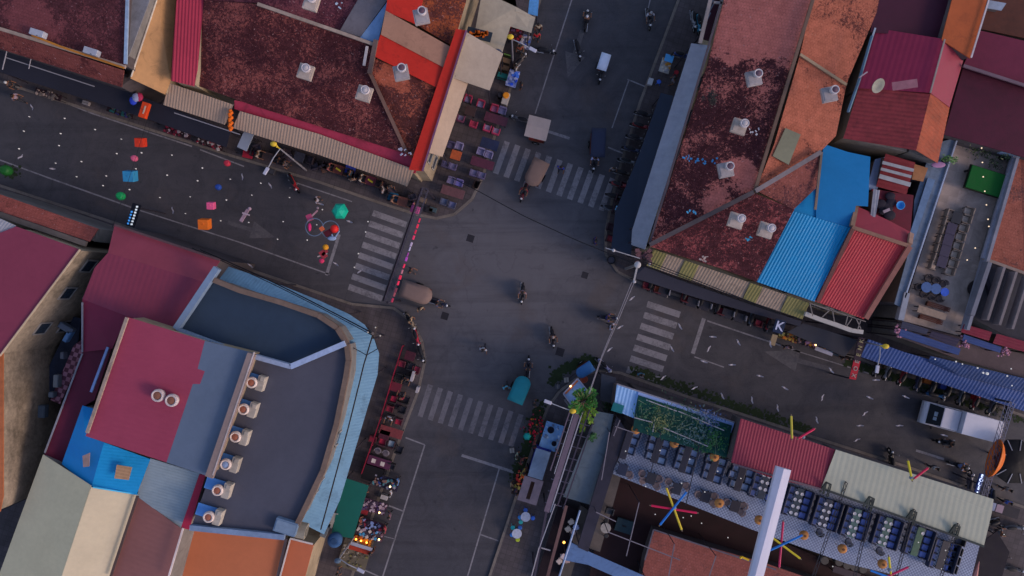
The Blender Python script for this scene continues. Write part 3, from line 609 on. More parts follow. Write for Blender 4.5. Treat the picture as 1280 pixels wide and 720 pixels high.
bldg('roof_bays', 'row of dark concrete roof bays with light dividers at the right edge', [
    dict(p=pz(5.2, (1233, 326), (1350, 362), (1350, 470), (1280, 432), (1212, 396)), m=M('34333a', .8, .35, 'concrete'))], WALLG,
    caps=[((a, b, 5.9), (a - 21, b + 66, 5.9), .18, M('6a6264'), 'divider', .7) for a, b in ((1252, 334), (1267, 340), (1283, 345))] + [((1234, 328, 5.9), (1212, 394, 5.9), .3, M('5f606a'), 'divider', .7)])
BA = M('34497a', .6, .15, 'metal')
awning('corrugated_awning', 'long dark blue corrugated awning along the right street', [(1085, 424, 4.2), (1130, 440, 4.2), (1350, 505, 4.2), (1350, 535, 3.6), (1280, 514, 3.6), (1076, 446, 3.6)], BA, rib=(-9, 26), pitch=.35, amp=.07)
awning('corrugated_awning', 'second blue corrugated awning below the balcony, with small lights', [(1163, 445, 4.9), (1350, 490, 4.9), (1350, 508, 4.3), (1200, 470, 4.3), (1160, 452, 4.3)], M('2e4068', .6, .3, 'metal'), rib=(-9, 26), pitch=.35, amp=.07)
for i, (p, m, l) in enumerate(((((1205, 405), (1240, 415), (1236, 426), (1201, 415)), '6a1f30', 'crimson rectangular canopy left of its twin on the balcony'), (((1246, 417), (1300, 432), (1296, 444), (1241, 429)), '6a1f30', 'crimson rectangular canopy at the right edge of the photo'),
        (((1128, 401), (1161, 412), (1158, 418), (1126, 410)), '2e3040', 'dark grey canopy on the left end of the balcony'), (((1165, 414), (1200, 424), (1194, 434), (1161, 420)), '2b2638', 'dark purple canopy in the middle of the balcony'),
        (((1126, 411), (1201, 436), (1198, 444), (1124, 420)), '2c3c66', 'narrow navy canopy above the blue awning'), (((1205, 418), (1252, 434), (1250, 441), (1203, 426)), '2c3c66', 'narrow navy canopy below the crimson canopy'))):
    awning('balcony_canopy', l, pz(5.6, *p), M(m, .7, .2, 'metal'), rib=(8, 2.4), pitch=.3, grp='canopies along the balcony')
# ---- south-east block
FZ = 4.2
bldg('rooftop_restaurant', 'rooftop restaurant with small patterned blue-grey tile floor and open dark pit', [
    dict(p=pz(FZ, (790, 536), (905, 572), (925, 580), (1030, 610), (1225, 680), (1210, 740), (1060, 705), (940, 662), (765, 592)), m=checker('848fa6', '566078', 8), n='floor', l='finely chequered blue-grey tile floor'),
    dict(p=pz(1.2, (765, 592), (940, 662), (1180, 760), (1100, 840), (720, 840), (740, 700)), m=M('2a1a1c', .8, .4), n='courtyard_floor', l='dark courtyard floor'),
    dict(p=pz(3.0, (818, 664), (960, 705), (1060, 740), (1050, 840), (780, 840), (806, 700)), m=tile('8a5048', '5a3836', [(880, 690, 80), (950, 715, 60)], .35, '8a6060', fine=2), l='brick pink lower roof'),
    dict(p=pz(3.2, (763, 592), (776, 596), (750, 690), (733, 684)), m=M('5c5450', .8, .3), n='walkway', l='grey-brown walkway')], WALLD,
    caps=[((817, 662, 3.5), (970, 712, 3.5), .1, M('55505a'), 'rail'), ((817, 662, 3.5), (806, 700, 3.5), .1, M('55505a'), 'rail')])
MR = M('7a2c3c', .55, .14)
bldg('maroon_canopy_house', 'maroon ribbed sheet roof beside the rooftop tables', [
    dict(p=[(926, 523, 6.6), (1044, 562, 6.6), (1027, 612, 7.2), (960, 596, 7.2), (914, 578, 7.2)], m=MR, rib=(-15, 50), pitch=.3, amp=.05, zb=FZ)], WALLD,
    caps=[((916, 580, 7.3), (1028, 612, 7.3), .12, M('5a4a52'), 'gutter')])
bldg('cream_canopy_house', 'long plain cream-grey roof along the right street', [
    dict(p=[(1045, 562, 6.8), (1242, 624, 6.8), (1240, 640, 6.8), (1230, 682, 7.2), (1027, 609, 7.2)], rib=(-15, 46), pitch=.55, amp=.02, m=M('939485', .6, .10), zb=FZ)], WALLD,
    caps=[((1028, 611, 7.3), (1230, 683, 7.3), .14, M('2f3434'), 'gutter')])
bldg('garden_roof', 'light blue ribbed roof partly covered by green netting near the tree', [
    dict(p=[(771, 481, 5.4), (798, 489, 5.4), (793, 523, 5.4), (767, 512, 5.4)], m=M('7ba0cc', .5, .12), rib=(-6, 26), pitch=.35, amp=.06, l='light blue ribbed sheet'),
    dict(p=[(798, 489, 5.5), (918, 528, 5.5), (914, 541, 5.5), (847, 513, 5.5), (797, 497, 5.5)], m=M('7b94c4', .5, .12), l='pale blue roof edge'),
    dict(p=[(798, 494, 5.6), (915, 532, 5.6), (908, 572, 5.6), (791, 538, 5.6)], m=M('0e3a36', .85, .4), n='net_roof', l='dark green net')], WALLD,
    caps=[((771, 480, 5.7), (918, 528, 5.7), .1, M('6b6a74'), 'gutter')])
awning('sheet_awning', 'grey sheet awning between the steel beams and the rooftop tables', [(746, 514, 4.6), (767, 518, 4.6), (744, 633, 4.2), (704, 621, 4.2)], M('4e5a64', .6, .2, 'metal'))
awning('sheet_awning', 'small grey-brown sheet awning at the corner near the blue cart', [(752, 467, 3.2), (770, 472, 3.2), (768, 505, 3.0), (750, 500, 3.0)], M('3f4048', .7, .3, 'metal'))
awning('sheet_awning', 'light blue flat awning at the bottom under the white beam', [(712, 677, 4.4), (737, 690, 4.4), (810, 722, 4.4), (800, 735, 4.4), (735, 706, 4.4), (704, 700, 4.4)], M('50698f', .6, .15, 'metal'))
awning('sheet_awning', 'long dark purple-grey metal awning beside the grey sheet awning', [(771, 520, 4.8), (783, 538, 4.8), (735, 690, 4.8), (722, 684, 4.8)], M('2c2a35', .7, .3, 'metal'))
# ================================================================ MODELS
def skin(joints, edges, name):
    me = bpy.data.meshes.new(name); keys = list(joints)
    me.from_pydata([joints[k][:3] for k in keys], [(keys.index(a), keys.index(b)) for a, b in edges], [])
    o = bpy.data.objects.new('tmp', me); C.objects.link(o); o.modifiers.new('s', 'SKIN'); sv = me.skin_vertices[0].data
    for i, k in enumerate(keys):
        r = joints[k][3]; sv[i].radius = (r, r) if not isinstance(r, tuple) else r; sv[i].use_root = (i == 0)
    m = o.modifiers.new('u', 'SUBSURF'); m.levels = 1; dg = bpy.context.evaluated_depsgraph_get(); dg.update()
    out = bpy.data.meshes.new_from_object(o.evaluated_get(dg)); out.name = name
    bpy.data.objects.remove(o); 
    for p in out.polygons: p.use_smooth = True
    out.materials.clear(); return out
def pose(kind):
    J = {}
    if kind == 'stand':
        pel, wai, che, nec, hea, top = (0,0,.95), (0,0,1.1), (.01,0,1.33), (.0,0,1.5), (.03,0,1.62), (.02,0,1.74)
        arm = lambda s: ((0, .18*s, 1.43), (-.02, .26*s, 1.15), (.10, .27*s, .93)); leg = lambda s: ((0, .1*s, .88), (.04 + .05*s, .11*s, .5), (-.02 + .08*s, .12*s, .09), (.13 + .08*s, .13*s, .05))
    elif kind == 'walk':
        pel, wai, che, nec, hea, top = (0,0,.93), (.02,0,1.08), (.05,0,1.32), (.06,0,1.48), (.1,0,1.6), (.09,0,1.72)
        arm = lambda s: ((.04, .18*s, 1.41), (.04 + .12*s, .26*s, 1.16), (.1 + .24*s, .25*s, .98)); leg = lambda s: ((0, .1*s, .87), (.1 - .16*s, .11*s, .5), (-.05 - .3*s, .12*s, .13), (.1 - .28*s, .13*s, .07))
    else:                                      # seated, arms forward (rider or diner); the seat is at z = 0
        pel, wai, che, nec, hea, top = (0,0,.1), (.02,0,.27), (.08,0,.5), (.1,0,.66), (.14,0,.79), (.13,0,.9)
        arm = lambda s: ((.08, .19*s, .6), (.2, .3*s, .38), (.44, .29*s, .34)); leg = lambda s: ((.05, .1*s, .08), (.45, .17*s, .06), (.34, .17*s, -.38), (.5, .18*s, -.43))
    J['pelvis'] = (*pel, .13); J['waist'] = (*wai, .125); J['chest'] = (*che, .15); J['neck'] = (*nec, .06); J['head'] = (*hea, .1); J['top'] = (*top, .07)
    E = [('pelvis', 'waist'), ('waist', 'chest'), ('chest', 'neck'), ('neck', 'head'), ('head', 'top')]
    for s, n in ((1, 'l'), (-1, 'r')):
        a = arm(s); J['sh' + n] = (*a[0], .07); J['el' + n] = (*a[1], .05); J['wr' + n] = (*a[2], .034)
        d = (Vector(a[2]) - Vector(a[1])).normalized(); h = Vector(a[2]) + d * .08; J['ha' + n] = (*h, .036)
        E += [('chest', 'sh' + n), ('sh' + n, 'el' + n), ('el' + n, 'wr' + n), ('wr' + n, 'ha' + n)]
        side = d.cross(Vector((0, 0, 1))).normalized() if abs(d.z) < .9 else Vector((1, 0, 0))
        for i in range(4): J['f%d%s' % (i, n)] = (*(h + d * (.075 + .012 * (i in (1, 2))) + side * (i - 1.5) * .022), .009); E.append(('ha' + n, 'f%d%s' % (i, n)))
        J['t' + n] = (*(h + d * .02 + side * .06), .011); E.append(('ha' + n, 't' + n))
        g = leg(s); J['hi' + n] = (*g[0], .095); J['kn' + n] = (*g[1], .062); J['an' + n] = (*g[2], .042); J['to' + n] = (*g[3], .038)
        E += [('pelvis', 'hi' + n), ('hi' + n, 'kn' + n), ('kn' + n, 'an' + n), ('an' + n, 'to' + n)]
    return J, E
SKIN = M('6e4c3a', .6, .1); HAIR = M('15100e', .5, .2)
def person_maker(kind):
    def mk():
        J, E = pose(kind); root = T('person', 'x', 'person'); 
        def put(keys, infl, name, mat):
            j = {k: (*v[:3], v[3] * infl) for k, v in J.items() if k in keys}
            me = skin(j, [(a, b) for a, b in E if a in keys and b in keys], name); me.materials.append(mat)
            o = bpy.data.objects.new(name, me); C.objects.link(o); o.parent = root; return o
        put(list(J), 1, 'body', SKIN)
        put(['pelvis', 'waist', 'chest', 'shl', 'shr', 'ell', 'elr'], 1.14, 'shirt', MO()); put(['pelvis', 'hil', 'hir', 'knl', 'knr', 'anl', 'anr'], 1.16, 'trousers', MO())
        h = Vector(J['head'][:3]); t_ = Vector(J['top'][:3]); q = MB(); q.ball(h + (t_ - h) * .45 + Vector((-.03, 0, .01)), .118, (1.05, .92, 1.0)); q.build('hair', MO('hair_tint', .5), root)
        f = MB(); f.ball(h + Vector((.105, 0, .0)), .018, (1, .8, 1.4), 6, 5); f.build('nose', SKIN, root)
        e = MB()
        for s in (-1, 1): e.ball(h + Vector((.09, .035*s, .03)), .012, u=6, v=4)
        e.build('eyes', HAIR, root)
        return root
    return Proto(mk)
STAND, WALK, SEAT = person_maker('stand'), person_maker('walk'), person_maker('seat')
def person(kind, px, py, hd, label, shirt='3a4a70', pants='22242c', hair='14100e', z=.0, group=None):
    p = P(px, py, z + (1.2 if kind is not SEAT else .6)); p.z = z
    return kind.put(p, ang(*hd), label, group, dict(shirt=shirt, trousers=pants, hair=hair))
# --- motorbike
RUB = M('17171a', .8, .2); CHR = M('8c8c90', .3, .1, metal=.8); BLK = M('1b1b20', .5, .2)
def mk_bike():
    r = T('motorbike', 'x', 'motorbike')
    for x in (-.6, .62):
        w = MB(); w.ring((x, 0, .28), .23, .055, 18, (0, 1, 0)); o = w.build('wheel', RUB, r)
        k = MB(); k.ring((x, 0, .28), .17, .015, 14, (0, 1, 0)); k.tube((x, -.06, .28), (x, .06, .28), .04)
        for i in range(5): a = i * 1.2566; k.tube((x, 0, .28), (x + .17*math.cos(a), 0, .28 + .17*math.sin(a)), .012)
        k.build('rim', CHR, o)
    b = MB(); b.lathe((-.7, 0, .52), [(.05, 0), (.14, .12), (.16, .4), (.13, .75), (.1, 1.0), (.13, 1.18), (.06, 1.3)], 12, (1, 0, .12)); b.box((.05, 0, .38), (.5, .24, .22)); b.box((.56, 0, .55), (.12, .3, .4)); b.build('body', MO('bike_paint', .3), r)
    b = MB(); b.ball((-.22, 0, .78), .2, (2.1, .75, .35)); b.build('seat', BLK, r)
    b = MB(); b.path([(.36, -.33, .98), (.44, -.14, .96), (.46, 0, .92), (.44, .14, .96), (.36, .33, .98)], .02); b.tube((.46, 0, .92), (.6, 0, .3), .03); h = b.build('handlebar', BLK, r)
    for s in (-1, 1): m = MB(); m.tube((.42, .2*s, .97), (.4, .3*s, 1.14), .01); m.ball((.39, .31*s, 1.15), .055, (.4, 1.2, .8), 8, 6); m.build('mirror', CHR, h)
    b = MB(); b.ball((.62, 0, .8), .085, (1, 1.1, .9), 10, 8); b.build('headlight', M('b8b8bc', .2, .05), r)
    b = MB(); b.tube((-.1, -.16, .25), (-.85, -.18, .34), .04); b.build('exhaust', CHR, r)
    b = MB(); b.tube((0, .05, .3), (-.08, .22, .02), .015); b.build('kickstand', BLK, r)
    return r
BIKE = Proto(mk_bike)
def bike(px, py, hd, color, label, group=None, z=0.0):
    p = P(px, py, z + .7); p.z = z + .005; return BIKE.put(p, ang(*hd), label, group, dict(body=color))
def ride(px, py, hd, color, lb, who, shirt, pants='24262e', hair='18120f'):
    bike(px, py, hd, color, lb); d = Vector((hd[0], -hd[1], 0)).normalized(); p = P(px, py, .8) - d * .18; p.z = .78
    SEAT.put(p, ang(*hd), who, None, dict(shirt=shirt, trousers=pants, hair=hair))
# --- passenger trailers pulled by motorbikes
def trailer(px, py, hd, color, label, ln=2.5, wd=1.35, shape='round', z=1.95):
    p = P(px, py, z); p.z = 0; r = T('tuk_tuk_trailer', label, 'tuk-tuk', p, None, ang(*hd)); n = 8
    def B(): return MB()
    out = []
    if shape == 'round':
        out = [(-ln/2, -wd/2)] + [(ln/2 - wd*.45 + wd*.45*math.sin(a), -wd/2*math.cos(a)) for a in [math.pi*i/10 for i in range(11)]] + [(-ln/2, wd/2)]
    else: out = [(-ln/2, -wd/2), (ln/2, -wd/2), (ln/2, wd/2), (-ln/2, wd/2)]
    g = B(); bm = g.bm
    if shape == 'tent':
        for s in (-1, 1): g.poly([Vector((-ln/2, 0, z + .22)), Vector((ln/2, 0, z + .22)), Vector((ln/2, s*wd/2, z)), Vector((-ln/2, s*wd/2, z))])
        bmesh.ops.solidify(bm, geom=bm.faces[:], thickness=.04)
    else:
        c = bm.verts.new((-.05, 0, z + .14)); mid = [bm.verts.new((x*.6, y*.6, z + .1)) for x, y in out]; vs = [bm.verts.new((x, y, z)) for x, y in out]; lo = [bm.verts.new((x, y, z - .1)) for x, y in out]
        for i in range(len(out)):
            j = (i + 1) % len(out); bm.faces.new((c, mid[i], mid[j])).smooth = True; bm.faces.new((mid[i], vs[i], vs[j], mid[j])).smooth = True; bm.faces.new((vs[i], lo[i], lo[j], vs[j]))
    g.recalc = 1
    def fin(g, n, m, par=r):
        bmesh.ops.recalc_face_normals(g.bm, faces=g.bm.faces[:]); me = bpy.data.meshes.new(n); g.bm.to_mesh(me); g.bm.free(); me.materials.append(m); o = bpy.data.objects.new(n, me); C.objects.link(o); o.parent = par; return o
    fin(g, 'canopy', M(color, .7, .12)); x0 = -ln/2 + .12; x1 = ln/2 - .35; y = wd/2 - .08
    for x in (x0, x1):
        for s in (-1, 1): g = B(); g.tube((x, y*s, .5), (x, y*s, z), .025); fin(g, 'post', STEELD)
    g = B(); g.box(((x0+x1)/2, 0, .48), (x1 - x0, wd - .15, .08)); g.box((x0, 0, .75), (.06, wd - .2, .45)); fin(g, 'floor', M('5a2a20'))
    for x in (x0 + .3, x1 - .2): g = B(); g.box((x, 0, .72), (.42, wd - .3, .16)); fin(g, 'bench', M('6c1f24', .6))
    for s in (-1, 1):
        g = B(); g.ring(((x0+x1)/2, s*(wd/2 + .02), .3), .26, .05, 16, (0, 1, 0)); w = fin(g, 'wheel', RUB); g = B(); g.ring(((x0+x1)/2, s*(wd/2 + .02), .3), .18, .02, 12, (0, 1, 0)); fin(g, 'rim', CHR, w)
    g = B(); g.path([(x1, 0, .48), (x1 + .6, 0, .5), (x1 + .95, 0, .75)], .035); fin(g, 'tow_bar', STEELD); return r
# --- chairs and tables
def mk_arm():
    r = T('armchair', 'x', 'chair')
    b = MB(); b.box((0, 0, .42), (.46, .46, .12)); b.build('seat', MO(), r, bevel=.03)
    b = MB(); b.box((-.25, 0, .62), (.1, .56, .5)); b.build('backrest', MO(), r, bevel=.03)
    for s in (-1, 1): b = MB(); b.box((0, .27*s, .5), (.5, .08, .3)); b.build('armrest', MO(), r, bevel=.02)
    for x in (-.22, .2):
        for s in (-1, 1): b = MB(); b.tube((x, .22*s, 0), (x, .22*s, .38), .025); b.build('leg', BLK, r)
    return r
ARM = Proto(mk_arm)
def mk_wick():
    r = T('wicker_chair', 'x', 'chair'); b = MB(); b.lathe((0, 0, .38), [(.2, 0), (.25, .03), (.25, .08), (.2, .1)], 14); b.build('seat', MO(), r)
    b = MB(); pts = [Vector((-.02 - .27*math.cos(a), .27*math.sin(a), 0)) for a in [(-1.6 + .32*i) for i in range(11)]]
    for z in (.5, .62, .75): b.path([p + Vector((0, 0, z)) for p in pts], .022)
    for p in pts: b.tube(p + Vector((0, 0, .4)), p + Vector((0, 0, .75)), .012)
    b.build('backrest', MO(), r)
    for x in (-.17, .17):
        for s in (-1, 1): b = MB(); b.tube((x, .16*s, 0), (x, .16*s, .4), .02); b.build('leg', BLK, r)
    return r
WICK = Proto(mk_wick)
def mk_stool():
    r = T('stool', 'x', 'stool'); b = MB(); b.lathe((0, 0, .4), [(.14, 0), (.17, .02), (.17, .05), (.13, .06)], 12); b.build('seat', MO(), r)
    for x in (-1, 1):
        for s in (-1, 1): b = MB(); b.tube((x*.15, .15*s, 0), (x*.1, .1*s, .4), .02); b.build('leg', MO(), r)
    return r
STOOL = Proto(mk_stool)
def mk_table(lx, ly, name='dining_table'):
    def mk():
        r = T(name, 'x', 'table'); b = MB(); b.box((0, 0, .73), (lx, ly, .05)); b.build('tabletop', MO('table_tint', .4), r, bevel=.012)
        for x in (-1, 1):
            for s in (-1, 1): b = MB(); b.box((x*(lx/2 - .08), s*(ly/2 - .08), .35), (.06, .06, .7)); b.build('leg', BLK, r)
        return r
    return Proto(mk)
def mk_round(rad):
    def mk():
        r = T('round_table', 'x', 'table'); b = MB(); b.lathe((0, 0, .7), [(rad*.95, 0), (rad, .02), (rad, .05), (rad*.96, .06)], 24); b.build('tabletop', MO('table_tint', .4), r)
        b = MB(); b.tube((0, 0, .05), (0, 0, .7), .04); b.build('pedestal', BLK, r); b = MB(); b.lathe((0, 0, 0), [(.25, 0), (.24, .03), (.05, .06)], 14); b.build('base', BLK, r); return r
    return Proto(mk)
TAB1, TAB2, TABL, RT, RTS = mk_table(.8, .7), mk_table(1.8, .7), mk_table(2.1, .5), mk_round(.38), mk_round(.3)
def mk_plate():
    r = MB().lathe((0, 0, 0), [(.06, 0), (.1, .006), (.125, .022), (.12, .022), (.09, .01), (.01, .008)], 16).build('plate', M('a4a4ac', .3, .05)); return r
PLATE = Proto(mk_plate)
def put(proto, px, py, hd, label, group=None, colors=None, z=.13, zt=.5, cat=None):
    p = P(px, py, z + zt); p.z = z; return proto.put(p, ang(*hd), label, group, colors, cat=cat)
# --- roof vent: square curb and a spinning turbine
def mk_vent(kind):
    def mk():
        r = T('roof_vent', 'x', 'vent'); b = MB(); b.box((0, 0, .14), (.98, .98, .3)); b.box((0, 0, .3), (.8, .8, .06)); b.build('base', M('9c9088' if kind else '8a8486', .7, .25, 'wall'), r, bevel=.02)
        b = MB(); b.lathe((.14, .14, .3), [(.18, 0), (.18, .2), (.27, .3), (.3, .42), (.28, .54), (.22, .58)], 20)
        for i in range(0):
            a = i * math.pi / 8; b.bar((.14 + .37*math.cos(a), .14 + .37*math.sin(a), .58), (.14 + .42*math.cos(a + .2), .14 + .42*math.sin(a + .2), 1.0 - .15), .02, .05)
        b.ring((.14, .14, .88), .25, .04, 20); o = b.build('turbine', M('a8a2a6', .4, .1), r)
        b = MB(); b.lathe((.14, .14, .88), [(.23, -.03), (.16, .04), (.01, .06)], 18); b.build('cap', M('a09a9c' if kind else '54404c', .5, .2), o)
        return r
    return Proto(mk)
VA, VB = mk_vent(1), mk_vent(0)
for i, (x, y, z, k, w) in enumerate([(383, 91, 8.9, 1, 'in the middle of the dark mossy roof, upper left'), (456, 118, 8.9, 1, 'on the mossy roof next to the sloping hip ridge'), (390, 5, 8.9, 1, 'on the purplish mossy roof at the top edge'), (502, 92, 9.2, 0, 'below the red sheet strip on the rust brown hip'), (527, 22, 9.4, 0, 'between the upper red sheet and orange mossy tiles'),
        (941, 99, 8.8, 0, 'northernmost on the big pub roof, purple capped'), (923, 159, 8.8, 1, 'on the pub roof above the blue scraps'), (906, 213, 8.8, 0, 'on the pub roof beside the salmon patch'), (919, 276, 8.6, 1, 'on the dark red hip, below the grey ridge'), (956, 288, 8.4, 1, 'close to the top corner of the ribbed blue roof'), (1035, 119, 9, 0, 'on the orange tiled slope')]):
    (VA if k else VB).put(P(x, y, z), A1 + (.0 if k else .5), 'pale square-based turbine vent ' + w)
# vents on the crimson roof
for x, s in ((202, 'left'), (219, 'right')):
    b = T('roof_vent', 'round turbine vent on the plain crimson roof, the %s one of the pair' % s, 'vent', P(x, 493 if x < 210 else 499, 10.5)); g = MB(); c = parent_loc(b)
    g.lathe(c, [(.3, 0), (.3, .2), (.4, .3), (.42, .5), (.34, .6)], 20); g.ring(c + Vector((0, 0, .62)), .33, .06, 20); g.build('turbine', M('a89c9c', .4, .1), b); g = MB(); g.lathe(c + Vector((0, 0, .58)), [(.3, 0), (.2, .05), (.01, .06)], 16); g.build('cap', M('7a5040', .5, .2), b)
# lit hoods along the tall parapet
names = ['topmost', 'second from the top', 'third from the top', 'third from the bottom', 'second from the bottom', 'bottommost']
for i, (x, y) in enumerate(((319, 475), (309, 508), (299, 542), (287, 576), (277, 608), (266, 641))):
    r = T('roof_hood', 'beige roof hood with turbine and blue flashing, %s in its row' % names[i], 'vent', P(x, y, 9.05), 'hoods along the beige parapet'); c = parent_loc(r); e = Vector((math.cos(A1), math.sin(A1), 0)); n = Vector((-e.y, e.x, 0))
    g = MB(); g.box(c + e*.55 + Vector((0, 0, .3)), (.5, 1.0, .6), A1); g.box(c + e*.62 + n*.3 + Vector((0, 0, .62)), (.3, .3, .12), A1); g.build('hood', M('9c948a', .7, .3, 'wall'), r, bevel=.03)
    g = MB(); g.box(c - e*.42 + Vector((0, 0, .06)), (1.3, .8, .08), A1); g.build('flashing', M('4f7fb8', .5, .15), r)
    g = MB(); g.lathe(c + e*.0 - n*.1 + Vector((0, 0, .1)), [(.24, 0), (.24, .2), (.36, .32), (.38, .5), (.3, .6)], 18); g.ring(c - n*.1 + Vector((0, 0, .72)), .29, .055, 18); tb = g.build('turbine', M('b8aaa4', .4, .1), r)
    g = MB(); g.lathe(c - n*.1 + Vector((0, 0, .68)), [(.26, 0), (.18, .05), (.01, .06)], 14); g.build('cap', M('8c5644' if i not in (3,) else '7f95b8', .5, .2), tb)
# ================================================================ STREET FURNITURE AND CAFES
LAV = '726c8c'; REDC = '8c2440'; WINE = '4a1826'; DKT = '2a2228'
UP = (E2[0], E2[1]); DN = (-E2[0], -E2[1]); RT_ = E1; LF = (-E1[0], -E1[1])
def chair(px, py, hd, label, seat, back, group, z=.13, proto=None):
    return put(proto or ARM, px, py, hd, label, group, dict(seat=seat, backrest=back, armrest=back), z=z, zt=.5)
def table(pr, px, py, hd, label, color, z=.13, group=None): return put(pr, px, py, hd, label, group, dict(tabletop=color), z=z, zt=.73)
# corner cafe, north-west pavement (photo pixels; facing the table)
G1 = 'armchairs of the corner cafe'
for (tx, ty, tc, tl, cs) in [
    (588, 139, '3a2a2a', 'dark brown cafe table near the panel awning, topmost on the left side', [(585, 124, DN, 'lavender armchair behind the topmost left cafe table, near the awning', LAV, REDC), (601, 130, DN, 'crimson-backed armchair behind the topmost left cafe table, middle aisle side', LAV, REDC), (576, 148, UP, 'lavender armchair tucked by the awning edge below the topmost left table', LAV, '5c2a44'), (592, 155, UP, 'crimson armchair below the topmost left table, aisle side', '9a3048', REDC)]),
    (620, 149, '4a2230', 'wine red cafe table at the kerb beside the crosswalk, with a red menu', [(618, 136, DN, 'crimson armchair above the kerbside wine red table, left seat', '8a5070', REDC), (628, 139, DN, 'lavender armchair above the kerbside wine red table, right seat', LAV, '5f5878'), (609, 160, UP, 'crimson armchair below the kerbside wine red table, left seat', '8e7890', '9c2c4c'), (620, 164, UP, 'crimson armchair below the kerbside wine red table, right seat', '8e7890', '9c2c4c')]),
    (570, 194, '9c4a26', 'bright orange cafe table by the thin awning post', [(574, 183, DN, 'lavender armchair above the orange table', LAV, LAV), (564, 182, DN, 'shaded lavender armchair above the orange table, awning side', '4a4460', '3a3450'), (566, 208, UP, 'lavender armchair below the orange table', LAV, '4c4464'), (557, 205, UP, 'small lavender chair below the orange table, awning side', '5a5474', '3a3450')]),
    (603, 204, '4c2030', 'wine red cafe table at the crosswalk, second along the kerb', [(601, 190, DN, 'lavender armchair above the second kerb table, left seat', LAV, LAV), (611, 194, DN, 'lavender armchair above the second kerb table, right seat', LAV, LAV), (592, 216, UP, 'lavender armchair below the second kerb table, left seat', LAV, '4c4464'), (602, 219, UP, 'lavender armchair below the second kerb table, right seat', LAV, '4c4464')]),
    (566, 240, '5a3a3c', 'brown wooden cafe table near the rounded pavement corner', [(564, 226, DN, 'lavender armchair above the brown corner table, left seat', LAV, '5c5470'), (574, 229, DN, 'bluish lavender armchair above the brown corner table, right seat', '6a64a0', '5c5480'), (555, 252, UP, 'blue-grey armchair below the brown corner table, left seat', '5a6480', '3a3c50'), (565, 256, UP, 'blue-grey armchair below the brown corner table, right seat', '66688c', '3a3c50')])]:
    table(TAB2 if tx in (620, 603, 566) else TAB1, tx, ty, RT_, tl, tc)
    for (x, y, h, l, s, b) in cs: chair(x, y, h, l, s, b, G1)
r = T('floor_mat', 'small navy entrance mat on the cafe pavement between two kerb tables', 'mat', P(612, 180, .14)); g = MB(); g.box(parent_loc(r), (1.4, .8, .02), A1); g.build('mat', M('2c3450'), r)
r = T('menu_stand', 'black framed menu stand at the rounded pavement corner', 'menu stand', P(596, 232, .13)); c = parent_loc(r)
for s in (-1, 1): g = MB(); g.box(c + Vector((s*.14, 0, .45)), (.04, .6, .95), R(-25), (R(12*s), 'Y')); g.build('board', M('1c1416'), r)
def planter(px, py, label, hexs=('2d4a24', '4a6a2c'), pot='2a2a2e', z=.13, sz=.3, n=60):
    r = T('potted_plant', label, 'plant', P(px, py, z + .5)); r.location.z = z; c = parent_loc(r)
    g = MB(); g.lathe(c, [(.16, 0), (.22, .35), (.24, .36), (.2, .37)], 12); g.build('pot', M(pot), r)
    g = MB(); leaves(g, c + Vector((0, 0, .62)), sz, n, .1); g.build('foliage', leafmat_c(*hexs), r, recalc=False); return r
LM = {}
def leafmat_c(a, b):
    if (a, b) not in LM: LM[(a, b)] = leafmat(a, b)
    return LM[(a, b)]
def leaves(g, c, rad, n, sz, sq=.75, clumps=7):
    cl = [Vector((random.gauss(0, .5), random.gauss(0, .5), random.gauss(0, .35))) * rad for _ in range(clumps)]
    for i in range(n):
        q = c + random.choice(cl) + Vector((random.gauss(0, 1), random.gauss(0, 1), random.gauss(0, sq))) * rad * .28
        a = random.random() * 6.28; t_ = random.uniform(-.7, .7); s = sz * random.uniform(.6, 1.3)
        u = Vector((math.cos(a), math.sin(a), t_ * .6)).normalized() * s; v = Vector((-math.sin(a), math.cos(a), random.uniform(-.5, .5))).normalized() * s * .42
        g.poly([q - u, q - v * .9, q + u, q + v * .9])
# diners and tables under the striped awning, left street
tabs = [(334, 196, '3a2428', 'dark table nearest the yellow street lamp under the beige awning', '3a2c2a'), (374, 196, '2a2a30', 'grey table between the lamp and the blue item', '30303a'), (423, 212, '5c2c24', 'reddish brown table with yellow napkin', '5a2c24'), (463, 226, '4a2026', 'wine table with yellow napkin in the middle of the pavement row', '5c2430'), (503, 252, '6a3c2c', 'orange-brown table at the end of the row beside the red gantry', '5a342a')]
shirts = ['8c8078', '34343e', '7a6450', '6e6a80', '8a4a4a', '2c4a5a', '9a948e', '4a2a30', '7c5c4c', '30384c']
ords = ['first', 'second', 'third', 'fourth', 'fifth']
for i, (x, y, tc, tl, c2) in enumerate(tabs):
    table(TAB1, x, y, RT_, tl, c2)
    for j, (dx, h) in enumerate(((-15, RT_), (14, LF))):
        cx, cy = x + dx, y + dx * .31
        chair(cx, cy, h, 'dark cane armchair on the %s side of the %s pavement table from the lamp' % (('street lamp', 'gantry')[j], ords[i]), '3a2c34', '2a2026', 'pavement chairs below the beige awning')
        if i != 1: person(SEAT, cx + 1, cy, h, 'person in %s top seated on the %s side of the %s pavement table' % (('pale', 'dark', 'tan', 'lavender', 'red', 'teal', 'white', 'maroon', 'brown', 'navy')[i*2 + j], ('lamp', 'gantry')[j], ords[i]), shirts[i*2 + j], z=.58)
    if i in (2, 3): r = T('napkin', 'yellow folded napkin on the %s pavement table' % ords[i], 'napkin', P(x, y, .9)); g = MB(); g.box(parent_loc(r) + Vector((0, 0, .01)), (.45, .13, .02), A1 - .3); g.build('cloth', M('c0b030'), r)
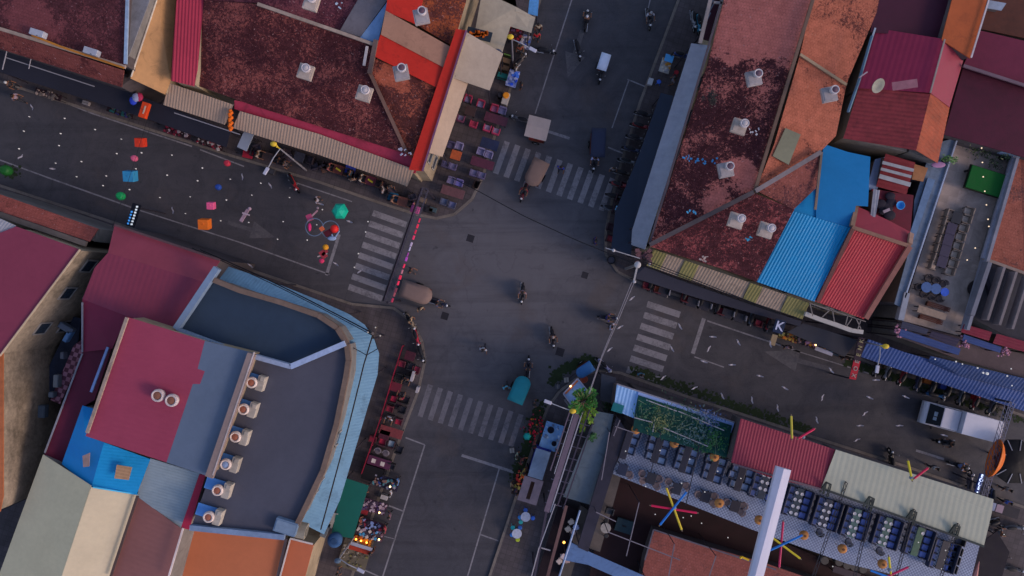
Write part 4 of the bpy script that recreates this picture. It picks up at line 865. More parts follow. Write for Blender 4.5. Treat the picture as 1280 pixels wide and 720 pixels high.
for x, y, hx, lb in ((438, 212, '2c3a90', 'bright blue cloth sheet on a box at the back of the pavement row'), (491, 246, '205a7a', 'teal blue cover board between two pavement tables'), (310, 193, '8a1e30', 'red cloth bundle at the kerb beneath the white panel')):
    r = T('covered_box', lb, 'box', P(x, y, .6)); r.location.z = .13; c = parent_loc(r); g = MB(); g.box(c + Vector((0, 0, .25)), (.7, .5, .5), A1); g.build('box', BLK, r); g = MB(); g.box(c + Vector((0, 0, .52)), (.8, .6, .06), A1 + .1); g.build('cover', M(hx), r, bevel=.02)
r = T('sign_panel', 'tall pale blue-grey sign panel hung at the end of the beige awning', 'sign', P(307, 176, 3.3)); c = parent_loc(r); g = MB(); g.box(c, (.75, 1.35, .12), A1 - .12); g.build('board', M('7c8492', .5, .1), r)
for s in (-1, 1): g = MB(); g.tube(c + Vector((.2*s, .5, .0)), c + Vector((.2*s, .5, -3.17)), .04); g.build('post', STEELD, r)
# south-west pavement cafe
G2 = 'red seats of the south-west pavement cafe'
table(TAB1, 495, 484, RT_, 'dark red square table beside the red barrier rail', '5c1824')
for x, y, h, l, s, b in ((499, 471, DN, 'black armchair above the dark red square table', '1c1618', '141012'), (509, 474, DN, 'black armchair with white arm panel near the kerb', '241c22', '141012'), (492, 499, UP, 'bright red seated armchair below the dark red square table', 'b02040', '1c1214'), (507, 500, UP, 'black armchair beside the kerb, below the dark red table', '201a20', '141012'),
        (487, 523, DN, 'round white-cushioned armchair above the brown-red table', '8c8c98', '2a2428'), (498, 527, DN, 'red-cushioned armchair above the brown-red table', 'a81c38', '3a1420'), (478, 552, UP, 'bright red cushioned armchair below the brown-red table', 'b42240', '3a1420'), (489, 555, UP, 'white cushioned armchair below the brown-red table', '8c98a0', '301820')):
    chair(x, y, h, l, s, b, G2)
table(TAB2, 489, 540, RT_, 'brown-red long table at the south-west pavement', '6a2c2c')
for x, y, s in ((472, 564, 'left'), (482, 567, 'right')): chair(x, y, DN, 'grey wicker chair above the purple table with two white mats, %s one' % s, '5c545c', '787078', None, proto=WICK)
table(TAB2, 474, 578, RT_, 'dark purple table with two white square mats', '4a2038')
for x, y, s in ((467, 576, 'left'), (478, 580, 'right')):
    r = T('place_mat', 'white square mat on the dark purple table, %s one' % s, 'mat', P(x, y, .89)); g = MB(); g.box(parent_loc(r) + Vector((0, 0, .006)), (.32, .32, .012), A1); g.build('mat', M('b8aca4'), r)
for x, y, s in ((508, 470, 'upper'), (514, 487, 'lower')):
    r = T('menu_board', 'narrow white menu board standing at the kerb, %s of two' % s, 'menu board', P(x + 8, y, .8)); r.location.z = .13; c = parent_loc(r); g = MB(); g.box(c + Vector((0, 0, .5)), (.2, .8 if s == 'upper' else .45, .9), A2 + R(90)); g.build('board', M('9a9498'), r)
r = T('black_crate', 'large black covered crate between the purple table and the clothes stalls', 'crate', P(466, 592, .8)); r.location.z = .13; c = parent_loc(r); g = MB(); g.box(c + Vector((0, 0, .4)), (1.5, 1.1, .8), A1); g.build('crate', M('121114'), r, bevel=.03); g = MB(); g.box(c + Vector((0, 0, .83)), (1.55, 1.15, .05), A1); g.build('lid', M('18161a'), r)
r = T('barrier_rail', 'long red barrier rail between the dark walkway and the pavement cafe', 'railing', P(475, 520, .13)); pts = [P(x, y, 1.05) for x, y in ((503, 433), (492, 468), (485, 492), (475, 525), (464, 558), (452, 592))]
g = MB(); 
for a, b in zip(pts, pts[1:]): g.bar(a, b, .07, .05)
g.build('top_rail', M('801c32', .5), r)
for p in pts: g = MB(); g.tube((p.x, p.y, .13), p, .035); g.build('post', M('94203a', .5), r)
g = MB()
for a, b in zip(pts, pts[1:]): g.bar(a - Vector((0, 0, .5)), b - Vector((0, 0, .5)), .04, .05)
g.build('middle_rail', M('4a1420', .6), r)
# bikes parked round the south-west corner
G3 = 'motorbikes parked round the south-west corner'
for x, y, h, c_, l in ((513, 402, (.5, .85), '8c7c68', 'beige motorbike parked first at the tip of the south-west corner'), (520, 421, (.3, .95), 'a02438', 'red and white motorbike parked in the middle of the corner row'), (526, 441, (.3, .95), '202024', 'black motorbike parked last in the corner row')): bike(x, y, h, c_, l, G3, .13)
person(STAND, 513, 400, (.8, .5), 'person in beige shirt standing at the tip of the south-west corner', '9a8468', z=.13)
# clothes and souvenir stalls
def stall(name, label, px, py, w, d, rz, top, goods, z=.13, h=.8, lamp=None, cat='stall', n=26, cover=None):
    r = T(name, label, cat, P(px, py, z + h)); r.location.z = z; c = parent_loc(r); e = Vector((math.cos(rz), math.sin(rz), 0)); nn = Vector((-e.y, e.x, 0))
    g = MB(); g.box(c + Vector((0, 0, h - .03)), (w, d, .06), rz); g.build('counter', M(top), r)
    for a in (-1, 1):
        for b in (-1, 1): g = MB(); p = c + e*a*(w/2 - .08) + nn*b*(d/2 - .08); g.tube(p, p + Vector((0, 0, h)), .03); g.build('leg', STEELD, r)
    for k, hx in enumerate(goods):
        g = MB()
        for i in range(n // len(goods)):
            p = c + e*random.uniform(-.45, .45)*w + nn*random.uniform(-.45, .45)*d; s = random.uniform(.07, .22)
            g.box(p + Vector((0, 0, h + s*.3)), (s, s*random.uniform(.5, 1.4), s*.6), random.random()*3)
        o = g.build('goods', M(hx, .7, .3), r, bevel=.01); 
    if lamp:
        for (a, b) in lamp: g = MB(); p = c + e*a*w + nn*b*d + Vector((0, 0, h + .45)); g.ball(p, .07, (1, 1, .8)); g.build('lamp', ME('ffcf80', 5), r)
    return r
stall('clothes_stall', 'clothes stall with blue and white folded garments and warm lamp, topmost in its row', 482, 603, 2.1, .9, A1, '2c2838', ['8e8a98', '2a3a70', '26222c', '4a7a80', '7c5c54'], lamp=[(.22, -.1)], n=60)
stall('clothes_stall', 'clothes stall with pink and white patterned garments, second in its row', 467, 633, 2.0, .9, A1, '4a3040', ['8c7480', '3a2c3c', 'a08c94', '4c3a5c'], lamp=[(.3, -.2)], n=60)
stall('clothes_stall', 'clothes stall with draped blue and white scarves, third in its row', 464, 657, 2.0, .8, A1, '38202c', ['8090b8', '6a6c88', '7c2434', '282430'], n=50)
stall('souvenir_stall', 'souvenir stall with turquoise tray and small white lamp, fourth in its row', 462, 668, 2.2, .7, A1, '3c3038', ['8c7c88', '3a80a8', '5a4048', 'a89c98'], lamp=[(.38, 0)], n=50)
r = stall('food_display', 'glowing amber glass food display at the lower left pavement', 453, 675, 1.5, .55, A1, '6a3a20', ['c07820', '8c4c18'], n=24); c = parent_loc(r)
for a in (-.35, -.05, .3): g = MB(); g.ball(c + Vector((a*1.3*math.cos(A1), a*1.3*math.sin(A1), 1.05)), .07); g.build('lamp', ME('ffb040', 5), r)
stall('fruit_stall', 'cluttered stall with yellowish crates and red trim below the glowing display', 444, 692, 2.2, 2.6, A1, '5c5446', ['7a7468', '6c6640', '8c8880', '4a4238'], n=40, h=.7)
r = T('stall_board', 'white and red signboard under the glowing food display', 'sign', P(452, 683, 1.5)); g = MB(); c = parent_loc(r); g.box(c, (1.7, .25, .06), A1); g.build('board', M('8c8c98'), r)
g = MB(); g.box(c + Vector((-.1, -.3, -.02)), (1.8, .3, .05), A1); g.build('trim', M('8c3020'), r)
for s in (-1, 1): g = MB(); g.tube(c + Vector((s*.6, -.1*s, 0)), c + Vector((s*.6, -.1*s, -1.37)), .03); g.build('post', STEELD, r)
# market stalls at the top, beside the stepped canopy
A2r = A2 + R(90)
stall('market_stall', 'stall of red and dark goods below the stepped canopy', 643, 43, 1.3, 1.0, A1, '3a2024', ['7c1c28', '2a1c24', '48304a'], n=36)
stall('market_stall', 'stall of blue and white goods at the canopy edge', 656, 52, .9, 1.1, A1, '54586c', ['3a58a0', '9a9498', '7c6a58'], n=30)
stall('market_stall', 'bright blue and white lit goods table near the upper kerb', 641, 98, .8, 1.3, A1, '8088b0', ['2c50c0', '9098b8', '3a68d0'], n=30)
for x, y, hx, l in ((632, 75, '8a6c50', 'brown wooden crate, upper of two beside the grey canopy'), (630, 84, '7c6048', 'brown wooden crate, lower of two beside the grey canopy'), (628, 94, '2c7c74', 'teal plastic crate below the wooden crates'), (634, 68, '6a9c50', 'small green tray above the wooden crates')):
    r = T('crate', l, 'crate', P(x, y, .6)); r.location.z = .13; c = parent_loc(r); w_, d_ = (.75, .5) if 'small' not in l else (.5, .15)
    g = MB(); g.box(c + Vector((0, 0, .2)), (w_, d_, .36), A1); g.build('box', M(hx, .8, .3), r); g = MB()
    for s in (-1, 1): g.box(c + Vector((0, 0, .4)) + Vector((math.cos(A2), math.sin(A2), 0))*s*d_*.45, (w_, .05, .06), A1)
    g.build('rim', M('2c2620'), r)
r = T('cooler_cart', 'white cooler with round orange lid at the kerb above the cafe', 'cooler', P(632, 123, .8)); r.location.z = .13; c = parent_loc(r); g = MB(); g.box(c + Vector((0, 0, .35)), (.5, .95, .7), A1); g.build('body', M('9c948c'), r, bevel=.04); g = MB(); g.lathe(c + Vector((.03, .22, .7)), [(.25, 0), (.25, .08), (.2, .12)], 16); g.build('lid', M('c87820'), r)
r = T('water_drum', 'black round drum beside the orange-lidded cooler', 'drum', P(625, 118, .8)); r.location.z = .13; g = MB(); g.lathe(parent_loc(r), [(.22, 0), (.24, .3), (.22, .62), (.2, .64), (.2, .6)], 16); g.build('barrel', M('15151c'), r); g = MB(); g.lathe(parent_loc(r) + Vector((0, 0, .6)), [(.2, 0), (.19, .05)], 14); g.build('lid', M('22222a'), r)
awning('banner_canopy', 'light blue printed canopy at the top kerb', pz(3, (665, -30), (676, -30), (672, 20), (660, 17)), M('4a80b4', .6, .5))
r = T('goods_tray', 'tray of bright orange goods on the stepped canopy edge', 'tray', P(599, 43, 5.3)); c = parent_loc(r); g = MB(); g.box(c, (1.8, .7, .1), A1 + .05); g.build('tray', M('26303a'), r); g = MB()
for i in range(24): g.box(c + Vector((random.uniform(-.6, .6), random.uniform(-.15, .15) - .0, .12)), (.22, .14, .12), random.random()*3)
g.build('goods', M('c85c14', .6), r)
r = T('satellite_dish', 'grey round dish at the foot of the stepped canopy', 'dish', P(621, 69, 5.2)); c = parent_loc(r); g = MB(); g.lathe(c, [(.02, .0), (.3, .06), (.42, .18), (.4, .19), (.28, .09), (.02, .04)], 20); g.build('dish', M('4c5266', .5), r); g = MB(); g.tube(c, c - Vector((0, 0, .7)), .04); g.build('mast', STEELD, r)
# kerbside seats of the north-east corner, under the dark awnings
G4 = 'red chairs along the right kerb'
for i, (x, y) in enumerate(((808, 357), (822, 362), (856, 373), (901, 389), (948, 404))):
    chair(x, y, (.3, -.95), 'red armchair at the kerb under the slate awning, %s from the corner' % ords[i], '8a1c34' if i != 1 else 'b05030', '4a1420', G4); 
for i, (x, y) in enumerate(((832, 366), (868, 379), (884, 383), (912, 393), (927, 398))):
    r = T('menu_board', 'upright white menu panel on the right kerb, %s from the corner' % ords[i], 'menu board', P(x + 4, y, .7), 'menu panels on the right kerb'); r.location.z = .13; g = MB(); g.box(parent_loc(r) + Vector((0, 0, .55)), (.05, .42, 1.0), A1 + .1); g.build('board', M('98949a'), r); g = MB(); g.box(parent_loc(r) + Vector((0, 0, .06)), (.3, .5, .08), A1 + .1); g.build('foot', BLK, r)
    table(TAB1, x - 3, y - 1, RT_, 'small dark table at the right kerb, %s from the corner' % ords[i], '26222a')
for i, (x, y) in enumerate(((762, 298), (763, 284), (770, 262), (774, 248), (779, 232))):
    chair(x, y, RT_, 'maroon armchair squeezed between the navy awning and the kerb, %s from the corner' % ords[i], '6a1c30' if i % 2 == 0 else '3a2430', '2c1620', 'maroon chairs beside the navy awning')
person(STAND, 771, 262, (1, 0), 'person in light blue shirt at the navy awning edge', '5c9ac0', z=.13)
r = T('cafe_sign', 'small oval black sign lying on the rounded right corner', 'sign', P(764, 325, .3)); g = MB(); g.ring(parent_loc(r), .3, .05, 18); g.build('rim', BLK, r); g = MB(); g.lathe(parent_loc(r) - Vector((0, 0, .15)), [(.28, 0), (.28, .1), (.25, .12)], 18); g.build('panel', M('44424c'), r)
# goods by the upper right kerb
r = stall('drinks_cart', 'white drinks cart with sky blue top at the upper right kerb', 832, 82, .8, 1.1, A1, 'a09c98', ['b8b0a0', 'a87838', '8c8c94'], n=24); g = MB(); g.box(parent_loc(r) + Vector((.12, .35, 1.5)), (.65, .55, .05), A1); g.build('roof', M('4a90c8'), r)
g = MB(); g.tube(parent_loc(r) + Vector((.12, .35, .8)), parent_loc(r) + Vector((.12, .35, 1.5)), .03); g.build('post', STEELD, r)
r = T('cooler', 'small white cooler standing on the kerb below the drinks cart', 'cooler', P(813, 102, .5)); r.location.z = .02; g = MB(); g.box(parent_loc(r) + Vector((0, 0, .25)), (.35, .5, .5), A1); g.build('body', M('9c9ca0'), r, bevel=.03); g = MB(); g.box(parent_loc(r) + Vector((0, 0, .53)), (.37, .52, .06), A1); g.build('lid', M('a8a8ac'), r)
for x, y, c_, l in ((824, 102, '2858b8', 'blue plastic stool next to the small white cooler'), (846, 90, '9c1c2c', 'red plastic stool beside the drinks cart')): put(STOOL, x, y, RT_, l, None, dict(seat=c_, leg=c_))
bike(854, 68, (1, .25), '24386c', 'dark blue and white motorbike half under the grey metal awning', None, .13)
bike(868, 24, (.1, 1), '6c7078', 'grey motorbike parked at the top right pavement', None, .13); bike(874, 28, (.1, 1), '2c7c98', 'teal motorbike parked beside the grey one', None, .13)
# round white tables on the south-east pavement
for k, (x, y, l, st) in enumerate(((657, 646, 'upper', (('2858b0', 657, 638), ('2a60c0', 666, 648), ('2870b0', 650, 647), ('209090', 651, 653))), (646, 667, 'lower', (('20a0a0', 641, 660), ('2458a8', 650, 660), ('2468b0', 640, 669), ('90a020', 647, 675))))):
    table(RT, x, y, RT_, 'round white table with plastic stools, %s of the two' % l, 'a0a4b4')
    for c_, a, b in st: put(STOOL, a, b, RT_, '%s plastic stool at the %s round white table, %s side' % ({'2858b0': 'blue', '2a60c0': 'blue', '2870b0': 'blue', '209090': 'teal', '20a0a0': 'teal', '2458a8': 'blue', '2468b0': 'blue', '90a020': 'yellow-green'}[c_], l, 'top' if b < y - 6 and a > x - 4 else 'right' if a > x + 4 else 'bottom' if b > y + 5 else 'left'), None, dict(seat=c_, leg=c_))
# carts and stalls between the kerb and the steel frame
r = stall('drinks_counter', 'light blue topped counter with two black pots beside the flowers', 690, 546, 1.5, 2.1, A1, '6c94c0', ['8fa8c4', '5a6c88'], n=12); c = parent_loc(r)
for dx, dy, rr in ((-.1, .55, .26), (.15, -.5, .2)): g = MB(); g.lathe(c + Vector((dx, dy, .8)), [(rr*.8, 0), (rr, .1), (rr, .2), (rr*.8, .22), (rr*.75, .1)], 16); g.build('pot', M('191c2c'), r)
r = T('food_cart', 'food cart with plain grey-blue roof below the drinks counter', 'cart', P(674, 580, 2.0)); r.location.z = .13; c = parent_loc(r)
g = MB(); g.box(c + Vector((0, 0, 1.9)), (1.15, 2.2, .07), A1); g.build('roof', M('6c7c90', .5), r); g = MB(); g.box(c + Vector((.1, 0, .5)), (1.2, 2.1, .7), A1); g.build('cabinet', M('202c78'), r)
for a in (-1, 1):
    for b in (-1, 1): e = Vector((math.cos(A1), math.sin(A1), 0))*.5*a + Vector((math.cos(A2), math.sin(A2), 0))*1.0*b; g = MB(); g.tube(c + e + Vector((0, 0, .4)), c + e + Vector((0, 0, 1.9)), .02); g.build('post', STEELD, r); 
for b in (-1, 1): g = MB(); g.ring(c + Vector((math.cos(A2), math.sin(A2), 0))*.7*b + Vector((-.6, .15, .28)), .22, .04, 14, (1, .3, 0)); g.build('wheel', RUB, r)
r = T('food_cart', 'pinkish grey roofed cart with a dark slot in its roof', 'cart', P(663, 613, 2.0)); r.location.z = .13; c = parent_loc(r); ee = Vector((math.cos(A1), math.sin(A1), 0)); en = Vector((-ee.y, ee.x, 0))
for s in (-1, 1): g = MB(); g.box(c + ee*s*.45 + Vector((0, 0, 1.9)), (.6, 1.9, .06), A1); g.build('roof', M('6c626c', .6), r)
for s in (-1, 1): g = MB(); g.box(c + en*s*.82 + Vector((0, 0, 1.9)), (.3, .25, .06), A1); g.build('roof', M('6c626c', .6), r)
g = MB(); g.box(c + Vector((0, 0, .5)), (1.3, 1.8, .7), A1); g.build('cabinet', M('2a1c1a'), r)
for a in (-1, 1):
    for b in (-1, 1): g = MB(); e = ee*.6*a + en*.85*b; g.tube(c + e, c + e + Vector((0, 0, 1.9)), .02); g.build('post', STEELD, r)
r = T('flower_heap', 'heap of dark red and orange flowers and fruit at the moss edge', 'flowers', P(668, 535, .5)); r.location.z = .13; c = parent_loc(r)
g = MB(); leaves(g, c + Vector((.1, 0, .35)), .9, 260, .09); g.build('foliage', leafmat_c('1c2418', '2c3a20'), r, recalc=False)
for hx, nn in (('9c1c30', 26), ('6a2038', 20), ('a86020', 6)):
    g = MB()
    for i in range(nn): g.ball(c + Vector((random.gauss(.0, .42), random.gauss(0, .55), .5 + random.random()*.2)), random.uniform(.05, .11), u=6, v=5)
    g.build('blooms', M(hx, .6), r)
r = T('umbrella_cone', 'small turquoise umbrella at the moss edge below the flowers', 'umbrella', P(659, 546, 1.2)); r.location.z = .0; c = parent_loc(r); g = MB(); g.lathe(c + Vector((0, 0, 1.0)), [(.32, 0), (.15, .12), (.01, .2)], 6); g.build('canopy', M('1c9088'), r); g = MB(); g.tube(c, c + Vector((0, 0, 1.15)), .02); g.build('pole', STEELD, r)
stall('fruit_stall', 'narrow fruit stall with orange ball and yellow goods beside the pinkish cart', 649, 603, .7, 2.0, A1, '2a1c1c', ['b87c40', 'a02c28', '9c9450'], n=22)
r = T('orange_ball', 'bright orange round lantern at the top of the narrow fruit stall', 'lantern', P(654, 595, 1.2)); g = MB(); g.ball(parent_loc(r), .17); g.build('shade', M('d04a20', .5), r); g = MB(); g.tube(parent_loc(r), parent_loc(r) - Vector((0, 0, 1.07)), .015); g.build('stand', BLK, r)
for x, y, l in ((655, 476, 'z'), (708, 475, 'pale square box on the mossy road corner'), (697, 483, 'small dark grey box on the moss by the kerb'), (640, 563, 'small beige box on the road by the lane line')):
    if l == 'z': continue
    r = T('cardboard_box', l, 'box', P(x, y, .2)); r.location.z = .02 if x != 697 else .02; g = MB(); g.box(parent_loc(r) + Vector((0, 0, .15)), (.36, .36, .3), A1 + .4); g.build('carton', M('8c8680' if x != 697 else '4a4a50'), r, bevel=.02); g = MB(); g.box(parent_loc(r) + Vector((0, 0, .31)), (.06, .36, .012), A1 + .4); g.build('tape', M('6a6460'), r)
# ================================================================ TRAFFIC
trailer(520, 366, (1, .33), '6c5a54', 'tuk-tuk trailer with rounded grey-brown canopy at the left gantry')
ride(549, 379, (1, .3), '2a2c44', 'dark motorbike pulling the grey-brown trailer', 'person in grey-blue top riding the motorbike of the grey-brown trailer', '3a3c54')
person(STAND, 525, 386, (.4, 1), 'person in cream shirt standing beside the grey-brown trailer', '9c8c74')
trailer(650, 487, (.42, -1), '1a6c78', 'tuk-tuk trailer with rounded teal canopy south of the intersection centre', 2.1, 1.25)
ride(660, 459, (.1, -1), '2c2a38', 'dark motorbike in front of the teal trailer', 'person in dark top riding ahead of the teal trailer', '24283c')
trailer(670, 216, (-.5, 1), '6e5a52', 'tuk-tuk trailer with rounded brown canopy on the upper crosswalk', 2.1, 1.3)
ride(655, 239, (-.35, 1), '70202c', 'dark red motorbike pulling the brown trailer off the crosswalk', 'person in maroon top on the dark red motorbike', '6a1c2c')
trailer(672, 160, (-1, -.25), 'b4aaa8', 'tuk-tuk trailer with off-white tent roof above the upper crosswalk', 1.7, 1.65, 'tent')
bike(650, 148, (-1, -.3), '44444c', 'grey motorbike parked in front of the off-white tent trailer')
trailer(755, 77, (-.32, 1), 'a6b2c6', 'small tuk-tuk trailer with plain pale blue-white roof on the upper road', 1.3, .75, 'rect')
bike(752, 90, (-.2, 1), '202028', 'black motorbike just below the small pale roof trailer')
trailer(748, 178, (-.05, 1), '262c40', 'tuk-tuk trailer with dark navy canopy right of the upper crosswalk', 2.2, 1.1, 'rect')
ride(743, 201, (-.1, 1), '1c1e28', 'black motorbike pulling the navy trailer', 'person in white and blue top on the motorbike of the navy trailer', '9098c0')
trailer(731, 463, (-.83, .55), '2f5c8c', 'tuk-tuk trailer with rounded blue canopy parked at the lower right corner', 1.4, .85)
ride(653, 367, (-.1, 1), '1c1a20', 'black motorbike crossing the middle of the intersection', 'person in pinkish grey top riding through the intersection centre', '7c6870')
ride(691, 422, (.1, 1), '241c20', 'dark motorbike right of the intersection centre', 'person in dark top and pale helmet riding right of the centre', '2c2026', hair='8c7c78')
ride(761, 397, (1, .1), '22223c', 'dark motorbike crossing towards the right crosswalk, upper of two', 'person in dark blue top on the upper of the two motorbikes near the cables', '262a68')
person(WALK, 764, 408, (1, .3), 'person in pale top walking below the two-cable line', '9c98a8')
ride(733, 24, (.15, -1), '201e26', 'black motorbike on the upper road by the arrow', 'person in black top and white helmet on the upper road', '1a1a20', hair='b0b0b8')
bike(723, 61, (.2, 1), '1c1c24', 'small black motorbike near the foot of the upper arrow')
ride(812, 22, (.1, 1), '4a484e', 'grey motorbike at the top of the upper road', 'person with pale parasol-like cape riding at the top road', '9a9ca8', hair='8c8c90')
person(WALK, 701, 209, (-.1, 1), 'person in bright blue shirt on the upper crosswalk', '2a3c98')
person(STAND, 767, 211, (0, 1), 'person in light grey top at the right end of the upper crosswalk', '7c7c80')
person(WALK, 604, 436, (0, 1), 'person in white shirt alone left of the intersection centre', 'a8acb4'); person(WALK, 633, 484, (.3, 1), 'person in pale cyan shirt beside the teal trailer', '4ca0b8')
person(WALK, 513, 338, (1, .5), 'person in brown top behind the red gantry', '4c3438'); person(STAND, 744, 301, (1, 0), 'person in navy top near the rounded right corner', '1c1c5c')
person(STAND, 801, 468, (0, 1), 'person in teal shirt at the bottom of the right crosswalk', '2c6c84'); person(WALK, 652, 576, (1, .2), 'person in red top by the moss and lane line', '6c2c30'); person(STAND, 646, 570, (1, .2), 'person in pale green top by the moss and lane line', '90a08c')
person(STAND, 640, 608, (1, -.3), 'person in cream shirt at the narrow fruit stall', 'a08c70'); person(STAND, 673, 33, (0, 1), 'person in white shirt at the kerb of the top stalls', '9c9484'); person(STAND, 671, 44, (0, 1), 'person in bright red shirt at the kerb of the top stalls', 'b01c2c')
bike(682, 62, (1, .2), '24242c', 'dark motorbike beside the lane line near the street lamp', None); bike(650, 75, (.6, -.6), '5c5450', 'grey-green motorbike parked by the blue goods stall', None, .13)
person(STAND, 12, 105, (1, .3), 'person in white cap by the dark canvas awning at the left edge', '2a2830', hair='b0b0b0', z=.13); person(WALK, 18, 121, (1, .3), 'person in pale lilac top on the left street', '8c7c8c')
bike(366, 228, (.5, 1), '9c2028', 'bright red motorbike at the kerb below the yellow street lamp'); person(STAND, 396, 250, (1, 0), 'person in white shirt with dark hair near the kerb and teal lantern', 'a8a4b0')
person(STAND, 668, 505, (1, 0), 'person in grey shirt at the kerb left of the white lamp head', '4c4a50', z=.0)
person(STAND, 1000, 424, (1, .3), 'person in pale pink top at the kerb of the right street', '9c8088'); person(STAND, 985, 455 - 2, (1, .3), 'person in pink-white top on the worn right arrow', '8c7c80') if False else None
for x, y, sh, l in ((986, 434, '9c808c', 'pink'), (1059, 448, '6a5450', 'brown')): person(STAND, x, y, (0, 1), 'person in %s top at the upper kerb of the right street' % l, sh)
ride(1200, 582, (1, .3), '2c2c34', 'grey motorbike near the orange disc', 'person in light blue shirt riding near the orange disc', '5c6c94')
ride(1183, 553, (-1, -.1), '1c1c20', 'black motorbike riding beside the white pickup truck', 'person in black riding beside the white pickup truck', '1c1c22')
bike(1170, 494, (1, .2), '24507c', 'dark blue motorbike by the nose of the pickup truck'); bike(1214, 603, (.2, -1), '56525c', 'grey motorbike parked left of the blue lit sign'); bike(1116, 575, (-.1, -1), '2a2826', 'dark motorbike at the cream roof edge')
person(STAND, 1169, 585, (0, 1), 'person in white top near the pink tube decoration', 'a09c98'); person(STAND, 1260, 628, (0, 1), 'person in blue shirt at the lower right corner', '3858a8'); person(STAND, 1260, 612, (0, 1), 'person in grey and white top above the blue shirted one', '7c7474')
bike(1253, 690, (.2, 1), '7c787c', 'silver motorbike at the right bottom edge'); bike(1268, 712, (1, .2), '4c484c', 'grey motorbike at the bottom right corner'); bike(1226, 710, (.3, -1), '6a565a', 'pinkish grey motorbike near the bottom right awning end')
person(SEAT, 1251, 667, (1, 0), 'person in pale grey top sitting near the bottom right corner', '5c5c64', z=.45); put(STOOL, 1251, 667, (1, 0), 'dark stool under the person in pale grey top', None, dict(seat='2a2a30', leg='2a2a30'), .02)
# --- the white pickup truck with a covered load bed
hd = (1, .262); tp = P(1200, 527, 1.2); tp.z = 0; r = T('pickup_truck', 'white pickup truck with tall white load cover parked on the right street', 'truck', tp); a0 = ang(*hd)
WH = M('b2b2bc', .35, .08); mt = Matrix.Rotation(a0, 4, 'Z')
def tb(fn, name, m, par=None, bev=0):
    g = MB(); fn(g); bmesh.ops.transform(g.bm, verts=g.bm.verts[:], matrix=Matrix.Translation(tp) @ mt); return g.build(name, m, par or r, bevel=bev)
# x runs to the tail (truck nose towards -x)
def pr(g, prof, w0, w1=None):                 # side profile swept across the width
    w1 = w1 or w0; n = len(prof); A = [g.bm.verts.new((x, -w0/2, z)) for x, z in prof]; B = [g.bm.verts.new((x, w0/2, z)) for x, z in prof]
    g.bm.faces.new(A); g.bm.faces.new(B[::-1])
    for i in range(n): j = (i+1) % n; g.bm.faces.new((A[i], B[i], B[j], A[j]))
tb(lambda g: pr(g, [(-2.75, .35), (-2.8, .8), (-2.68, 1.0), (-2.4, 1.1), (-1.2, 1.15), (2.6, 1.1), (2.65, .4)], 1.75), 'body', WH, None, .06)
tb(lambda g: pr(g, [(-2.45, 1.06), (-1.72, 1.64), (-1.64, 1.7), (-.34, 1.74), (-.28, 1.1)], 1.55), 'cab', WH, None, .05)
tb(lambda g: g.poly([Vector((-2.5, -.78, 1.12)), Vector((-1.7, -.7, 1.74)), Vector((-1.7, .7, 1.74)), Vector((-2.5, .78, 1.12))]) and bmesh.ops.solidify(g.bm, geom=g.bm.faces[:], thickness=.03), 'windscreen', M('12141c', .08, .1))
tb(lambda g: g.box((1.2, 0, 1.65), (2.96, 1.7, 1.05)), 'load_cover', M('b6b6c0', .45, .08), None, .05)
tb(lambda g: g.box((-.19, 0, 1.4), (.05, 1.6, .9)), 'gap', M('55555c'))
for s in (-1, 1):
    tb(lambda g: g.box((-1.05, s*.785, 1.4), (1.1, .03, .36)), 'side_window', M('12141c', .08, .1)); tb(lambda g: g.box((-2.05, s*1.0, 1.25), (.12, .22, .16)), 'mirror', BLK, None, .03); tb(lambda g: g.box((-2.72, s*.66, .78), (.16, .32, .16)), 'headlight', M('b8b8bc', .15, .05), None, .03)
    for x in (-1.85, 1.7): w_ = tb(lambda g: (g.ring((x, s*.8, .36), .26, .1, 18, (0, 1, 0))), 'wheel', RUB); tb(lambda g: g.tube((x, s*.76, .36), (x, s*.84, .36), .2, seg=14), 'rim', CHR, w_)
tb(lambda g: (g.box((-2.1, .1, 1.52), (.24, .34, .02), 0, (-.65, 'Y')), g.box((-2.1, -.26, 1.5), (.24, .24, .02), 0, (-.65, 'Y'))), 'dashboard_paper', M('8c98a4'))
# ================================================================ POLES, LAMPS, WIRES
def lamp(base, top, head, globe, label, hgt=7.0, yl='b89c30'):
    r = T('street_lamp', label, 'street lamp', P(*base, .13)); z = hgt; a, b = P(*base, .13), P(*top, z); hh = P(*head, z + .1)
    g = MB(); g.tube(a, b, .08, .05, 10); g.build('pole', M('77757c', .5), r)
    g = MB(); g.path([b, (b + hh)/2 + Vector((0, 0, .15)), hh], .035); ar = g.build('arm', M('8a8a92', .5), r)
    d = (hh - b).normalized(); g = MB(); g.box(hh + d*.25, (.55, .24, .12), math.atan2(d.y, d.x)); g.build('lamp_head', M('9898a6', .4, .05), r, bevel=.04)
    q = P(*globe, z + .2); g = MB(); g.ball(q, .2, (1.2, .9, .9)); g.build('finial', M(yl, .5, .2), r); g = MB(); g.path([b, q], .045); g.ball((b+q)/2, .09); g.build('bracket', M(yl, .5, .2), r); return r
lamp((383, 213), (350, 186), (335, 210), (342, 180), 'street lamp with yellow ornament above the left pavement cafe')
lamp((706, 500), (716, 514), (689, 504), (716, 514), 'street lamp with white head and yellow knob beside the leafy tree', 6.5)
lamp((1060, 423), (1100, 432), (1097, 457), (1107, 433), 'street lamp with yellow globe over the blue corrugated awning', 6.5)
lamp((641, 78), (640, 49), (662, 60), (638, 46), 'street lamp with yellow neck beside the top market stalls', 6.8)
lamp((445, 668), (424, 698), (447, 711), (422, 701), 'blue-grey street lamp by the stalls at the bottom edge', 6.8, '4a5a6c')
